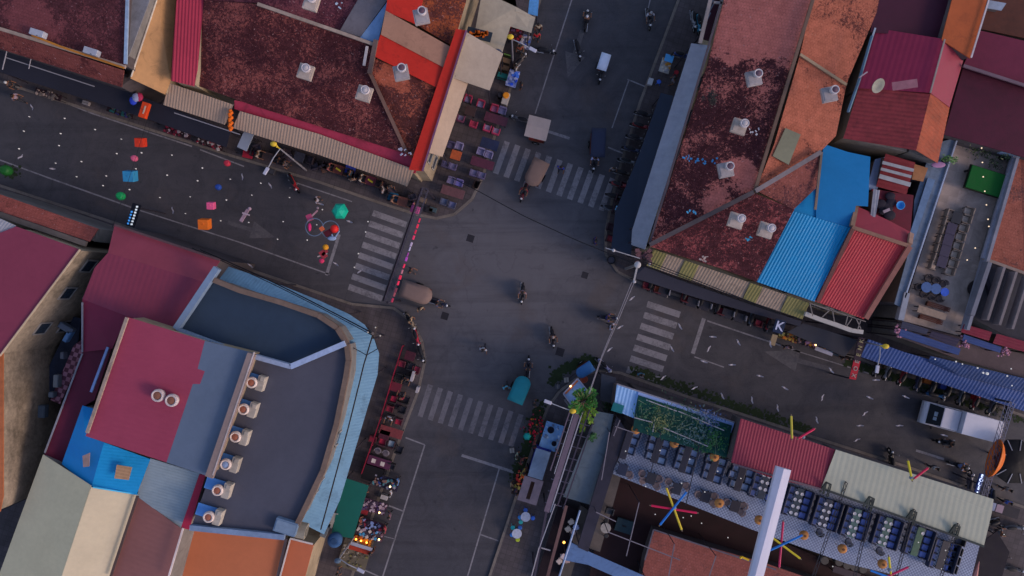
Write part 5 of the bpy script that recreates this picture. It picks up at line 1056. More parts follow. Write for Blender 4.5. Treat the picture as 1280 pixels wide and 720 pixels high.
def cable(label, pts, rad, m, z0, sag=.5, parts=None, grp=None):
    v = [P(*p, z0) if len(p) == 2 else P(*p) for p in pts]; r = T('overhead_cable', label, 'cable', v[0], grp); g = MB(); out = []
    for a, b in zip(v, v[1:]):
        n = 8
        for i in range(n): t0 = i / n; out.append(a + (b - a)*t0 - Vector((0, 0, sag*4*t0*(1 - t0))))
    out.append(v[-1]); g.path(out, rad, 5); g.build('wire', m, r); return r
BW = M('101016', .6, .1); GWI = M('8a8890', .5, .1)
r = T('utility_pole', 'dark utility pole with tangled fittings at the curved blue awning', 'pole', P(460, 412, .13)); c = P(460, 412, .13); tpp = P(466, 417, 7.5); g = MB(); g.tube(c, tpp, .13, .1); g.build('pole', M('5a5250', .8), r)
g = MB(); g.bar(tpp + Vector((-.4, .1, -.2)), tpp + Vector((.6, -.2, -.2)), .09); g.bar(tpp + Vector((-.1, -.4, -.6)), tpp + Vector((.2, .5, -.6)), .09); g.build('crossarm', M('4c4440'), r)
for dx, dy, z in ((.5, -.15, -.0), (-.35, .1, 0), (.1, .4, -.45)): g = MB(); g.ball(tpp + Vector((dx, dy, z)), .06); g.build('insulator', M('a8a49c'), r)
cable('pair of black cables from the hotel corner pole running up left over the blue awning', [(250, 312, 7.4), (340, 352, 7.3), (463, 415, 7.4)], .045, BW, 7.4, .2)
cable('second black cable beside the pair, running up left over the blue awning', [(240, 310, 7.2), (345, 357, 7.1), (465, 419, 7.3)], .03, BW, 7.4, .3)
cable('long black cable from the hotel corner pole down along the curved blue awning', [(466, 418, 7.3), (455, 455, 7), (434, 540, 7), (401, 662, 7)], .05, BW, 7, .05)
cable('looped black cable hanging at the hotel corner pole', [(466, 418, 7.2), (472, 436, 6.9), (458, 444, 6.8), (440, 434, 6.8), (424, 424, 6.8)], .03, BW, 7, .1)
cable('thin dark cable crossing the top of the intersection', [(565, 222, 7), (600, 240, 7), (655, 270, 6.8), (720, 300, 6.8), (797, 331, 7.2)], .03, BW, 7, .1)
r = T('utility_pole', 'white and grey utility pole at the corner of the striped awning', 'pole', P(782, 336, .13)); tpp = P(797, 331, 7.4); g = MB(); g.tube(P(782, 336, .13), tpp, .12, .09); g.build('pole', M('6c6868', .8), r)
g = MB(); g.bar(P(757, 310, 6.4), P(800, 323, 6.4), .06); g.bar(tpp, P(792, 353, 6.4), .12); g.build('crossarm', M('8c8a8e'), r)
for x, y, z in ((767, 313, 6.5), (797, 331, 7.5), (793, 352, 6.5), (812, 330, 6.3)): g = MB(); g.ball(P(x, y, z), .12 if z != 7.5 else .24); g.build('insulator', M('9a989c'), r)
r = T('junction_box', 'cluster of rusty pinkish fittings at the end of the striped awning', 'fittings', P(805, 322, 6.2)); g = MB()
for i in range(14): g.box(parent_loc(r) + Vector((random.uniform(-.5, .5), random.uniform(-.5, .5), random.uniform(-.3, .1))), (.3, .25, .2), random.random()*3)
g.build('box', M('5c4044', .8, .4), r); g = MB(); g.tube(parent_loc(r), parent_loc(r) - Vector((.3, -.3, 5.9)), .05); g.build('bracket', STEELD, r)
for k, dx in enumerate((0, 3)): cable('%s of two pale cables from the right corner pole down to the tree' % ('left', 'right')[k], [(790 + dx, 352, 6.4), (770 + dx*.7, 402, 6.3), (752 + dx*.4, 445, 6.2), (736 + dx*.3, 492, 6.0)], .022, M('747078', .5, .1), 6, .05)
for k, dy in enumerate((0, 5, -3)): cable('%s dark cable over the striped awning' % ('middle', 'lower', 'upper')[k], [(806, 328 + dy, 6.6), (850, 345 + dy, 6.5), (905, 366 + dy*.6, 6.4), (975, 392 + dy*.2, 6.3)], .03, BW, 6, .05)
# gantries
def truss(g, a, b, w, h, n, r=.035, up=Vector((0, 0, 1))):
    a = Vector(a); b = Vector(b); d = (b - a).normalized(); s = d.cross(up).normalized() * w / 2; u = up * h / 2; c4 = [s + u, s - u, -s - u, -s + u]
    for q in c4: g.bar(a + q, b + q, r)
    for i in range(n):
        p, q = a + (b - a)*i/n, a + (b - a)*(i+1)/n
        g.bar(p + c4[0], q + c4[3], r*.7); g.bar(p + c4[0], p + c4[3], r*.7); g.bar(p + c4[1], q + c4[0], r*.7); g.bar(p + c4[2], q + c4[3], r*.7)
r = T('street_gantry', 'tall gantry across the left street with a row of red, pink and white lamps', 'gantry', P(505, 300, 0)); a, b = P(532, 236, 6.2), P(484, 378, 6.2)
g = MB(); truss(g, a, b, .4, .5, 22); g.build('truss', M('45414c', .5), r)
g = MB(); g.bar(a + Vector((-.35, .1, -.5)), b + Vector((-.35, .1, -.5)), .05, .7); g.build('banner', M('1a1420', .6), r)
for p in (a, b): g = MB(); g.tube((p.x, p.y, 0.02), p, .09); g.build('post', STEELD, r)
random.seed(3); seg = [(0.25, 'c02048'), (.30, 'd02848'), (.35, 'b81c40'), (.40, 'c83058'), (.46, '9c8ca8'), (.50, 'a098b8'), (.55, '8c3a8c'), (.59, '9c40a0'), (.65, 'd82850'), (.70, 'a86878'), (.75, 'd02448'), (.80, 'e02c50'), (.86, '6c3040'), (.90, '8c4450'), (.95, 'a02c48')]
for t0, hx in seg: g = MB(); p = a + (b - a)*t0 + Vector((.3, -.1, .1)); q = a + (b - a)*(t0 + .035) + Vector((.3, -.1, .1)); g.bar(p, q, .05 + .08*random.random(), .3); g.build('lamp_panel', ME(hx, .3), r)
g = MB(); g.box(P(519, 262, 5), (.6, .5, .5), A1); g.build('ornament', M('a04878', .6, .4), r)
FT = bpy.data.fonts.load('<builtin>')
def text(s, loc, size, rz, m, par, tiltx=0, ext=.02, stepv=None, tint=None):
    cu = bpy.data.curves.new('lettering', 'FONT'); cu.body = s; cu.size = size; cu.extrude = ext; cu.align_x = 'CENTER'; cu.align_y = 'CENTER'; cu.offset = size*.012
    tmp = bpy.data.objects.new('t', cu); C.objects.link(tmp); dg = bpy.context.evaluated_depsgraph_get(); me = bpy.data.meshes.new_from_object(tmp.evaluated_get(dg)); bpy.data.objects.remove(tmp); me.materials.clear(); me.materials.append(m); o = bpy.data.objects.new('lettering', me); C.objects.link(o); o.location = loc - parent_loc(par); o.rotation_euler = (tiltx, 0, rz); o.parent = par; return o
r = T('street_sign', 'tall red and dark sign arch with pale letters crossing to the right street kerb', 'sign', P(1070, 440, 0)); a, b = P(1077, 422, 4.6), P(1066, 474, 4.0)
g = MB(); g.bar(a, b, .48, .1); g.build('board', M('2a1c28', .6), r); g = MB(); m_ = a + (b - a)*.55; g.bar(m_ + Vector((0, 0, .06)), b + Vector((-.05, 0, .06)), .5, .03); g.build('red_panel', M('9c1c2c', .5), r)
for i, ch in enumerate('KNEEOX'): p = a + (b - a)*(.08 + .165*i) + Vector((0, 0, .1)); text(ch, p, .42, A2, M('8c8260' if i < 3 else '94867e', .5), r)
for p in (a, b): g = MB(); g.tube((p.x, p.y, .02), p, .06); g.build('post', STEELD, r)
r = T('blade_sign', 'dark navy hanging sign with white letter K below the striped awning', 'sign', P(974, 408, 3.9)); c = parent_loc(r); g = MB(); g.box(c, (.75, 1.0, .1), A1 - .0); g.build('board', M('18243c', .5), r); text('K', c + Vector((0, 0, .07)), .95, A1, M('a8acc8', .4), r)
g = MB(); g.box(c + Vector((-.35, -1.0, -.2)), (.4, .8, .1), A1); g.build('lower_board', M('7c6a50', .6), r); g = MB(); g.tube(c, c + Vector((0, 0, -3.77)), .04); g.build('post', STEELD, r)
r = T('lit_sign', 'small blue sign with glowing white letters below the orange disc', 'sign', P(1224, 605, 3.4)); c = parent_loc(r); g = MB(); u = Vector((math.cos(A2), math.sin(A2), 0)); g.bar(c - u*.78, c + u*.78, .34, .12); g.build('board', M('10306c', .5), r)
for i, ch in enumerate(('B', 'O', 'U', 'S', '•')): text(ch, c + u*(.62 - .31*i) + Vector((0, 0, .08)), .34, A1, ME('cfe0ff', 1.1), r)
g = MB(); g.tube(c, (c.x, c.y, 0), .05); g.build('post', STEELD, r)
r = T('lit_sign', 'narrow sign with two rows of blue and white lit marks over the maroon roof edge', 'sign', P(167, 269, 4.6)); c = parent_loc(r); e = Vector((math.cos(A1), math.sin(A1), 0)); u2 = Vector((math.cos(A2), math.sin(A2), 0)); g = MB(); g.bar(c - u2*.85, c + u2*.85, .6, .14); g.build('board', M('10121c', .5), r)
for k in range(7): g = MB(); g.box(c + u2*(.66 - .22*k) + e*.1 + Vector((0, 0, .09)), (.13, .12, .04), A1 + .3); g.build('white_mark', ME('b8c0c8', .8), r)
for k in range(5): g = MB(); g.box(c + u2*(.2 - .22*k) - e*.16 + Vector((0, 0, .09)), (.12, .12, .04), A1 + .3); g.build('blue_mark', ME('3a80c8', .8), r)
g = MB(); g.tube(c + u2*.6, (c + u2*.6).xy.to_3d(), .04); g.build('post', STEELD, r)
# right-hand gantry with the orange dish and the black round canopy
r = T('street_gantry', 'grey lattice gantry across the right street holding the orange dish', 'gantry', P(1240, 560, 0)); a, b = P(1263, 503, 5.4), P(1225, 630, 5.4); g = MB(); truss(g, a, b, .4, .4, 20); g.build('truss', M('5c5c6c', .5), r)
for p in (a, b): g = MB(); g.tube((p.x, p.y, .02), p, .08); g.build('post', STEELD, r)
r = T('hanging_dish', 'large round orange dish hung on the lattice gantry, tilted on edge', 'dish', P(1243, 573, 5.6)); c = P(1243, 573, 5.6); ax = Vector((-.9, .3, -.3)); g = MB(); g.lathe(c, [(.1, -.5), (.7, -.42), (1.15, -.2), (1.38, .0), (1.42, .06), (1.36, .05), (1.1, -.12), (.7, -.32), (.1, -.4)], 32, ax); g.build('bowl', M('b85c20', .5, .15), r)
g = MB(); g.lathe(c, [(.05, -.36), (.6, -.28), (.65, -.26), (.05, -.3)], 20, ax); g.build('centre', M('6c2018', .5), r); g = MB(); g.tube(c, c + Vector((.3, .1, -.4)), .06); g.build('bracket', STEELD, r)
r = T('round_canopy', 'black octagonal canopy with pale ribs right of the orange dish', 'canopy', P(1266, 577, 3.0)); c = P(1268, 577, 3.2); g = MB(); g.lathe(c, [(1.7, -.1), (1.65, 0), (.02, .35)], 10); g.build('canopy', M('111116', .7), r)
for i in range(10): q = i*.6283; g = MB(); d_ = Vector((math.cos(q), math.sin(q), 0)); g.bar(c + d_*.9 + Vector((0, 0, .2)), c + d_*1.68 + Vector((0, 0, .03)), .06, .03); g.build('rib', M('80828a'), r)
g = MB(); g.tube(c + Vector((0, 0, .3)), (c.x, c.y, 0), .07); g.build('pole', STEELD, r)
# strings of bulbs over the left street
SB = [[(37,146),(30,164),(24,186)], [(81,148),(76,167),(74,182),(70,204)], [(119,162),(102,202),(96,221)], [(152,174),(146,192),(133,220),(129,232)], [(177,191),(170,211),(162,237)], [(215,194),(209,219),(200,247)], [(253,210),(247,226),(238,246),(232,267)], [(288,224),(283,250),(276,276)], [(326,229),(315,244),(311,278)], [(362,247),(354,277),(347,299)], [(403,262),(396,281),(384,300)], [(460,277),(457,290),(448,317),(443,334)]]
BULB = ME('d8d4d0', .35)
for i, s in enumerate(SB):
    z = 5.4; A, B = Vector(s[0]), Vector(s[-1]); d = (B - A).normalized(); p0, p1 = A - d*(34 if i not in (11,) else 20), B + d*(30 if i < 9 else 44)
    r = T('string_light', 'string of small white bulbs across the left street, %s from the left edge' % ('first','second','third','fourth','fifth','sixth','seventh','eighth','ninth','tenth','eleventh','last')[i], 'string light', P(*s[0], z), 'bulb strings over the left street')
    g = MB(); g.path([P(*p0, z + .25)] + [P(*q, z) for q in s] + [P(*p1, z + .25)], .006, 4); g.build('wire', BW, r)
    for q in s: g = MB(); c = P(*q, z - .1); g.ball(c, random.uniform(.032, .052), (1, 1, 1.2), 10, 8); g.tube(c, c + Vector((0, 0, .12)), .02); g.build('bulb', BULB, r)
# paper streamers over the streets
ST = [(850,408,60),(840,436,60),(891,421,5),(923,428,60),(886,436,-60),(915,456,0),(950,470,15),(880,452,20),(868,485,-25),(903,495,65),(940,500,80),(829,472,-40),(762,437,-40),(775,409,-30),(790,373,-40),(963,430,80),(1039,463,50),(981,485,30),(1028,497,-70),(972,510,80),(1021,525,75),(1087,497,25),(1132,496,25),(1095,475,0),(1081,517,-40),(1075,532,0),(1124,532,0),(1071,550,-25),(1180,544,15),(1132,608,-60)]
ST.sort(); CLO = M('aca8b0', .6, .05)
big = ['first','second','third','fourth','fifth','sixth','seventh','eighth','ninth','tenth','eleventh','twelfth','thirteenth','fourteenth','fifteenth','sixteenth','seventeenth','eighteenth','nineteenth','twentieth'] + ['twenty-' + o for o in ('first','second','third','fourth','fifth','sixth','seventh','eighth','ninth')] + ['thirtieth']
def streamer(x, y, a, label, z=5.2, ln=.5, grp=None):
    r = T('paper_streamer', label, 'streamer', P(x, y, z), grp); c = parent_loc(r); d = Vector((math.cos(-R(a)), math.sin(-R(a)), 0)); n = Vector((-d.y, d.x, 0)); g = MB(); prev = None
    for i in range(7):
        t0 = i/6 - .5; p = c + d*ln*t0 + Vector((0, 0, .07*math.sin(i*1.3))); w_ = n*(.025 + .03*math.sin(math.pi*i/6)); row = (g.bm.verts.new(p - w_), g.bm.verts.new(p + w_ + Vector((0, 0, .03))))
        if prev: g.bm.faces.new((prev[0], row[0], row[1], prev[1]))
        prev = row
    bmesh.ops.solidify(g.bm, geom=g.bm.faces[:], thickness=.01); g.build('paper', CLO, r); g = MB(); g.tube(c, c + Vector((0, 0, .7)), .004, seg=4); g.build('thread', BW, r)
for i, (x, y, a) in enumerate(ST): streamer(x, y, a, 'small white paper streamer over the right street, %s counted from the intersection' % big[i], grp='paper streamers over the right street')
for i, (x, y, a) in enumerate(((40, 134, 70), (26, 196, -40), (66, 211, 5), (216, 263, 80), (303, 221, 85), (338, 232, 60), (308, 268, -60), (313, 352 - 20, 40), (420, 330, 35), (450, 339, -40), (401, 255, 20), (437, 277, 20))):
    streamer(x, y, a, 'small white paper streamer over the left street, %s counted from the left edge' % big[sorted([40,26,66,216,303,338,308,313,420,450,401,437]).index((40,26,66,216,303,338,308,313,420,450,401,437)[i])], ln=.5, grp='paper streamers over the left street')
# lanterns
def lantern(kind, x, y, z, s, hx, label):
    r = T('lantern', label, 'lantern', P(x, y, z)); c = parent_loc(r); g = MB(); m = M(hx, .55, .12)
    if kind == 'cube': g.box(c, (s, s, s), A1 + .25, (.25, 'X'))
    elif kind == 'gem': g.lathe(c, [(.02, -s*.8), (s*.55, -s*.5), (s*.72, 0), (s*.5, s*.5), (.1, s*.7)], 6)
    else: g.lathe(c, [(s*.3, -s*.55), (s*.5, -s*.35), (s*.55, 0), (s*.5, s*.35), (s*.3, s*.55)], 16)
    o = g.build('shade', m, r, bevel=.02 if kind == 'cube' else 0)
    if kind == 'gem':
        for f in o.data.polygons: f.use_smooth = False
    g = MB(); g.tube(c + Vector((0, 0, s*.4)), c + Vector((0, 0, s*.4 + .5)), .008, seg=4); g.lathe(c + Vector((0, 0, s*.5)), [(s*.14, 0), (s*.1, .04)], 10); g.build('hanger', m, r)
for k, x, y, z, s, hx, l in (('cube', 176, 178, 5, .62, 'b0301c', 'orange-red box lantern hanging over the left street kerb'), ('cyl', 168, 198, 5, .42, 'b0506c', 'small pink lantern on the lantern wire'), ('cube', 163, 220, 5, .75, '2c78a0', 'sky blue cube lantern on the lantern wire'), ('cyl', 151, 245, 5, .55, '148048', 'round green lantern at the end of the lantern wire'),
        ('cyl', 284, 204, 5, .42, '982838', 'small red lantern over the upper lane line'), ('cyl', 273, 234, 5, .4, '203c80', 'small dark blue lantern over the left street'), ('cube', 264, 257, 5, .5, 'c05078', 'pink cube lantern above the orange one'), ('cube', 256, 280, 5, .72, 'c06020', 'orange cube lantern low on the left street'), ('gem', 425, 264, 5.4, .85, '10987c', 'faceted bright green paper lantern near the left crosswalk'), ('cyl', 8, 213, 5, .7, '185020', 'dark green lantern at the left edge')): lantern(k, x, y, z, s, hx, l)
cable('thin wire holding the box lanterns across the left street', [(184, 150, 5.6), (163, 218, 5.5), (140, 285, 5.6)], .012, BW, 5.5, .02)
r = T('paper_figure', 'hanging red box figure beside the blue and white bundle under the ochre roof', 'decoration', P(181, 138, 3.9)); c = parent_loc(r); g = MB(); g.box(c, (.55, 1.15, .35), A1); g.build('box', M('c0401c', .6, .15), r, bevel=.03); g = MB(); g.box(c + Vector((.05, 0, .19)), (.1, .6, .03), A1); g.build('stripe', M('b0a090'), r); g = MB(); g.tube(c, c + Vector((0, 0, 1.2)), .01); g.build('thread', BW, r)
r = T('cloth_bundle', 'blue, red and white cloth bundle hanging under the ochre roof edge', 'bundle', P(171, 124, 3.9)); c = parent_loc(r)
for hx, o_ in (('2840b0', (-.25, -.1, 0)), ('a02c50', (.2, .15, .05)), ('8890b0', (.0, .1, .12))): g = MB(); g.ball(c + Vector(o_), .27, (1.1, 1.3, .7), 8, 6); g.build('cloth', M(hx), r)
g = MB(); g.tube(c, c + Vector((0, 0, 1.3)), .01); g.build('thread', BW, r)
r = T('orange_ornament', 'orange and white ornament hanging at the gap between the two beige awnings', 'decoration', P(288, 151, 5.3)); c = parent_loc(r); g = MB()
for i in range(12): g.ball(c + Vector((.08*math.sin(i*2), .7 - .12*i, .0)), .14, u=8, v=6)
g.build('beads', M('c05a14', .6, .3), r); g = MB(); g.tube(c + Vector((0, .9, 0)), c - Vector((0, .9, 0)), .02); g.build('rod', STEELD, r)
# hanging acrobat decoration with two hoops
r = T('hoop_decoration', 'hanging decoration of two pale blue hoops with a red ball over the left street', 'decoration', P(402, 285, 5.6)); c = parent_loc(r)
for x, y in ((393, 284), (413, 287)): g = MB(); g.ring(P(x, y, 5.6), .62, .035, 30); g.build('hoop', M('5c6c80', .5), r)
g = MB(); g.ball(P(418, 286, 5.7), .3); g.build('red_ball', M('c42420', .5), r); g = MB(); g.ball(P(387, 284, 5.6), .2, (.6, 1.5, 1)); g.build('pink_tassel', M('b82864'), r)
g = MB(); g.bar(P(401, 284, 5.6), P(404, 288, 5.6), .3, .2); g.build('orange_knot', M('c05c38'), r); g = MB(); g.path([P(413, 287, 5.6), P(417, 300, 5.6), P(424, 289, 5.6)], .05); g.ball(P(415, 298, 5.6), .2, (1.6, .8, .5)); g.build('blue_wing', M('7c90ac'), r)
g = MB(); g.box(P(411, 291, 5.55), (.6, .4, .25), .5); g.build('dark_tail', M('4c1420'), r)
r = T('paper_puppet', 'hanging pink and red puppet with orange round head below the hoops', 'decoration', P(403, 317, 5.4)); c = parent_loc(r); g = MB(); g.ball(P(407, 309, 5.4), .22); g.build('head', M('c88420'), r); g = MB(); g.box(P(404, 318, 5.4), (.4, .55, .2), .6); g.box(P(406, 316, 5.45), (.2, .5, .1), -.8); g.build('body', M('8c3038', .6, .3), r); g = MB(); g.ball(P(402, 326, 5.4), .2, (1, .9, .8)); g.build('skirt', M('b83058'), r); g = MB(); g.bar(P(397, 321, 5.45), P(409, 317, 5.45), .08); g.build('arms', M('a0908c'), r)
r = T('paper_puppet', 'hanging pale pink puppet left of the two hoops', 'decoration', P(388, 271, 5.4)); g = MB(); g.box(P(387, 272, 5.4), (.4, .45, .2), .4); g.build('body', M('a04060', .6, .3), r); g = MB(); g.bar(P(390, 270, 5.45), P(397, 263, 5.45), .1); g.bar(P(383, 270, 5.45), P(389, 274, 5.45), .09); g.build('arms', M('a07880'), r); g = MB(); g.ball(P(397, 260, 5.45), .1); g.build('head', M('7c6c74'), r)
r = T('paper_puppet', 'hanging pale pink and white paper puppet by the fallen orange cube', 'decoration', P(306, 269, 5.4)); g = MB(); g.bar(P(310, 262, 5.4), P(301, 277, 5.4), .22, .12); g.build('body', M('907884', .7, .4), r); g = MB(); g.bar(P(303, 266, 5.45), P(312, 269, 5.45), .1); g.build('arms', M('a09098'), r); g = MB(); g.ball(P(312, 261, 5.45), .13); g.build('head', M('98808c'), r)
# ================================================================ TREE
def branch(g, p, q, r0, r1): g.tube(p, q, r0, r1, 8)
r = T('tree', 'small leafy tree with yellow-green side at the lower right corner by the lamp', 'tree', P(722, 505, .13)); base = P(724, 506, .13); top = P(729, 503, 5.0); g = MB(); branch(g, base, top, .12, .06); g.build('trunk', M('5a4c3c', .9, .3), r)
def frond(g, a, b, n, ln, wd):
    for i in range(n):
        t0 = .25 + .75 * i / n; q = a + (b - a) * t0 - Vector((0, 0, .35 * t0 * t0)); d = (b - a).normalized(); sd = d.cross(Vector((0, 0, 1))).normalized() * (1 if i % 2 else -1)
        v = (d * random.uniform(.2, .9) + sd * random.uniform(.5, 1) + Vector((0, 0, random.uniform(-.5, .3)))).normalized() * ln * random.uniform(.6, 1.2); w_ = v.cross(Vector((random.uniform(-.4, .4), random.uniform(-.4, .4), 1))).normalized() * wd
        g.poly([q, q + v * .4 + w_, q + v, q + v * .4 - w_])
for k in range(26):
    a_ = k * 2.4; rr = (.35 + .65 * random.random()) * (1.05 if k % 5 else 1.6); zt = random.uniform(4.6, 6.0); c = P(731, 506, zt) + Vector((math.cos(a_), math.sin(a_) * 1.25, 0)) * rr; c.z = zt
    g = MB(); st = top - Vector((0, 0, random.random())); branch(g, st, c, .035, .012); g.build('limb', M('7c6850', .9), r)
    g = MB(); frond(g, st, c + (c - st) * .15, 46, .3, .06); yel = c.y < P(0, 508, 5).y and c.x > P(728, 0, 5).x; g.build('crown', leafmat_c('4c7a1c', '86981e') if yel else leafmat_c('1a4418', '3a7824'), r, recalc=False)
for x, y, s in ((762, 505, .45), (756, 530, .5), (745, 545, .35)):
    pass
planter(758, 512, 'dark green potted shrub between the tree and the grey-brown corner awning', ('1c2c1c', '24401f'), n=160, sz=.5); planter(742, 545, 'dark pointed palm-like plant on the grey sheet awning edge', ('1c3a20', '2a5a26'), n=90, sz=.35, z=4.5)
# plants growing over the green net
names3 = ['left end', 'left middle, yellowish', 'middle', 'right middle with pale stems', 'right end, brightest green', 'upper right']
for i, (x, y, rad, n, a, b) in enumerate(((812, 515, 1.0, 260, '0c3424', '145030'), (826, 521, .9, 240, '22401e', '62683c'), (848, 527, 1.3, 420, '0c3024', '1c4428'), (865, 533, 1.4, 420, '12343a', '3c5c62'), (900, 550, 1.2, 420, '0e4020', '1c5c26'), (888, 518, .9, 200, '1c2c50', '2c4a78'))):
    r = T('climbing_plant', 'plant tangle on the green roof net, %s' % names3[i], 'plant', P(x, y, 5.7)); c = parent_loc(r); g = MB(); leaves(g, c + Vector((0, 0, .15)), rad, n, .1, .12, 12); g.build('foliage', leafmat_c(a, b), r, recalc=False); g = MB()
    for k in range(7): q = Vector((random.gauss(0, .5), random.gauss(0, .35), 0)) * rad; g.tube(c + q, c + q + Vector((random.gauss(0, .4), random.gauss(0, .4), .3)), .015)
    g.build('stem', M('5c6c5a'), r)
for k, (a, b) in enumerate((((808, 500), (846, 514)), ((793, 522), (816, 528)), ((819, 521), (816, 540)), ((830, 535), (885, 558)), ((848, 514), (905, 538)))):
    cable('pale tube lying over the green roof net, %s' % ('top left', 'low left', 'short upright', 'lower long', 'upper right')[k], [(*a, 5.9), (*b, 5.9)], .035, GWI, 5.9, 0)
g = None
r = T('tarpaulin', 'small teal cloth hung at the left corner of the light blue ribbed roof', 'cloth', P(772, 510, 5.6)); g = MB(); g.box(parent_loc(r), (.8, .6, .05), A1); g.build('cloth', M('145a60'), r); g = MB(); g.tube(parent_loc(r), parent_loc(r) - Vector((0, 0, .5)), .02); g.build('pole', STEELD, r)
r = T('display_case', 'light blue box sign with an orange lit edge under the tree', 'sign', P(722, 485, 3.4)); c = [P(*p, 3.4) for p in ((704, 492), (722, 473), (739, 494), (718, 512))]; g = MB(); slab(g, c, .2); g.build('board', M('7c9cc8', .5), r)
g = MB(); g.bar(c[0] + Vector((.15, 0, .05)), c[1] + Vector((0, -.15, .05)), .14, .05); g.build('orange_edge', M('b06440', .5), r); g = MB()
for a, b in zip(c, c[1:] + c[:1]): g.bar(a + Vector((0, 0, .06)), b + Vector((0, 0, .06)), .08, .08)
g.build('frame', M('9c98a8'), r); g = MB(); g.ball((c[0] + c[1])/2 + Vector((0, 0, .15)), .07); g.build('lamp', ME('ffc890', 4), r); g = MB(); m_ = sum(c, Vector())/4; g.tube((m_.x, m_.y, .13), m_, .06); g.build('post', STEELD, r)
r = T('orange_chair', 'small orange-red chair beside the blue trailer', 'chair', P(730, 474, .6)); r.location.z = .13; c = parent_loc(r); g = MB(); g.box(c + Vector((0, 0, .42)), (.42, .42, .06), .5); g.build('seat', M('8c4030'), r); g = MB(); g.ring(c + Vector((0, 0, .62)), .26, .03, 14); g.build('backrest', M('a04c34'), r)
for a in (0, 1.57, 3.14, 4.71): g = MB(); g.tube(c + Vector((.2*math.cos(a), .2*math.sin(a), 0)), c + Vector((.2*math.cos(a), .2*math.sin(a), .42)), .02); g.build('leg', BLK, r)
bike(756, 457, (.5, .5), '8c88a8', 'pale lilac motorbike parked right of the pale cables')
# steel frame left of the grey sheet awning
r = T('steel_frame', 'long purple-grey steel frame of parallel beams beside the food carts', 'frame', P(715, 600, 0)); z = 5.0; PU = M('5c505c', .5, .2); PU2 = M('38323e', .6, .2)
for k, (a, b, w, m) in enumerate((((722, 515), (683, 640), .38, PU), ((728, 515), (688, 640), .08, GWI), ((737, 512), (697, 632), .09, PU2), ((713, 512), (688, 588), .07, PU), ((717, 516), (693, 592), .05, GWI), ((742, 526), (704, 636), .08, PU2), ((683, 640), (668, 722), .16, PU2), ((694, 630), (674, 685), .06, GWI), ((708, 632), (684, 722), .22, M('5a4240', .6)), ((674, 684), (664, 722), .08, M('8a8488')))):
    g = MB(); g.bar(P(*a, z + .01*k), P(*b, z + .01*k), w, .12); g.build('beam', m, r)
for k in range(9): t0 = k/8; a = (742 - 40*t0, 518 + 115*t0); b = (713 - 32*t0, 510 + 118*t0); g = MB(); g.bar(P(*a, z - .12), P(*b, z - .12), .05); g.build('rung', M('746a74'), r)
for x, y in ((722, 515), (683, 640), (742, 530), (704, 636), (668, 720)): g = MB(); p = P(x, y, z); g.tube((p.x, p.y, .13), p, .06); g.build('post', STEELD, r)
g = MB(); g.bar(P(674, 684, z), P(688, 688, z), .08); g.build('rung', M('8a8488'), r)
# paved lane behind the frame
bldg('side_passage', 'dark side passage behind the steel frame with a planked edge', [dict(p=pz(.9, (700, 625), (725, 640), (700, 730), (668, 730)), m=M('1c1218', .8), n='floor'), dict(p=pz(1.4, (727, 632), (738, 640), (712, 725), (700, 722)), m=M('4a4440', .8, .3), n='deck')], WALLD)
for i, (x, y, hx) in enumerate(((714, 652, 'a89c94'), (720, 659, '98a0c0'), (710, 661, 'b0a498'), (717, 664, 'a08c88'), (704, 695, 'b0a0a0'), (699, 701, 'a89890'), (709, 700, '9c8480'))):
    r = T('folded_linen', 'pile of pale linen in the side passage, %s from the top' % ords[i] if i < 5 else 'pile of pale linen in the side passage, %s one at the bottom' % ('left', 'right')[i-5], 'linen', P(x, y, 1.6), 'linen piles in the side passage'); c = parent_loc(r); g = MB()
    for k in range(4): g.box(c + Vector((0, 0, .05*k)), (.42 - .02*k, .34, .045), random.random())
    g.build('cloth', M(hx, .8, .15), r, bevel=.01); g = MB(); g.box(c - Vector((0, 0, .08)), (.5, .4, .08), .2); g.build('tray', BLK, r)
r = T('hanging_lamp', 'small amber lamp in the side passage', 'lamp', P(705, 678, 2.2)); g = MB(); g.ball(parent_loc(r), .1); g.build('bulb', ME('ffb050', 3), r); g = MB(); g.tube(parent_loc(r), parent_loc(r) + Vector((0, 0, .8)), .01); g.build('cord', BW, r)
cable('pale blue pipe running down the side passage to the blue awning', [(725, 638, 4.6), (712, 680, 4.6), (696, 730, 4.6)], .07, M('8898b4'), 4.6, 0)
# ================================================================ ROOFTOP RESTAURANT (south-east)
BLC = '9caad0'; NB = '252c40'; FZ2 = FZ + .01
G5 = 'light blue armchairs at the dark rooftop tables'
for k, (tx, ty, L_, R_) in enumerate((((783, 555), 0, [(796, 543), (792, 552), (788, 562)], []) if False else (783, 556, [], [(796, 543), (792, 552), (788, 563)]), (822, 561, [(816, 547), (813, 558), (811, 569)], [(833, 555), (829, 565), (827, 576)]), (857, 573, [(852, 563), (849, 572), (846, 581)], [(868, 567), (864, 577), (860, 587)]), (892, 584, [(886, 572), (884, 583), (881, 593)], [(903, 578), (899, 588), (896, 599)]), (926, 596, [(919, 584), (914, 592), (915, 604)], [(937, 592), (936, 601), (931, 609)]))):
    nm = ords[k]
    put(TABL, tx, ty, UP, 'dark long rooftop table, %s from the tree side' % nm, 'dark rooftop tables', dict(tabletop='221f2a'), z=FZ2, zt=.73)
    for side, lst, h in (('left', L_, RT_), ('right', R_, LF)):
        for j, (x, y) in enumerate(lst): chair(x, y, h, 'light blue armchair %s of the %s dark rooftop table, %s seat' % (side, nm, ('top', 'middle', 'bottom')[j]), BLC if (j + k) % 3 else 'a4b2d4', NB, G5, z=FZ2)
G6 = 'round wicker chairs at the small square tables'
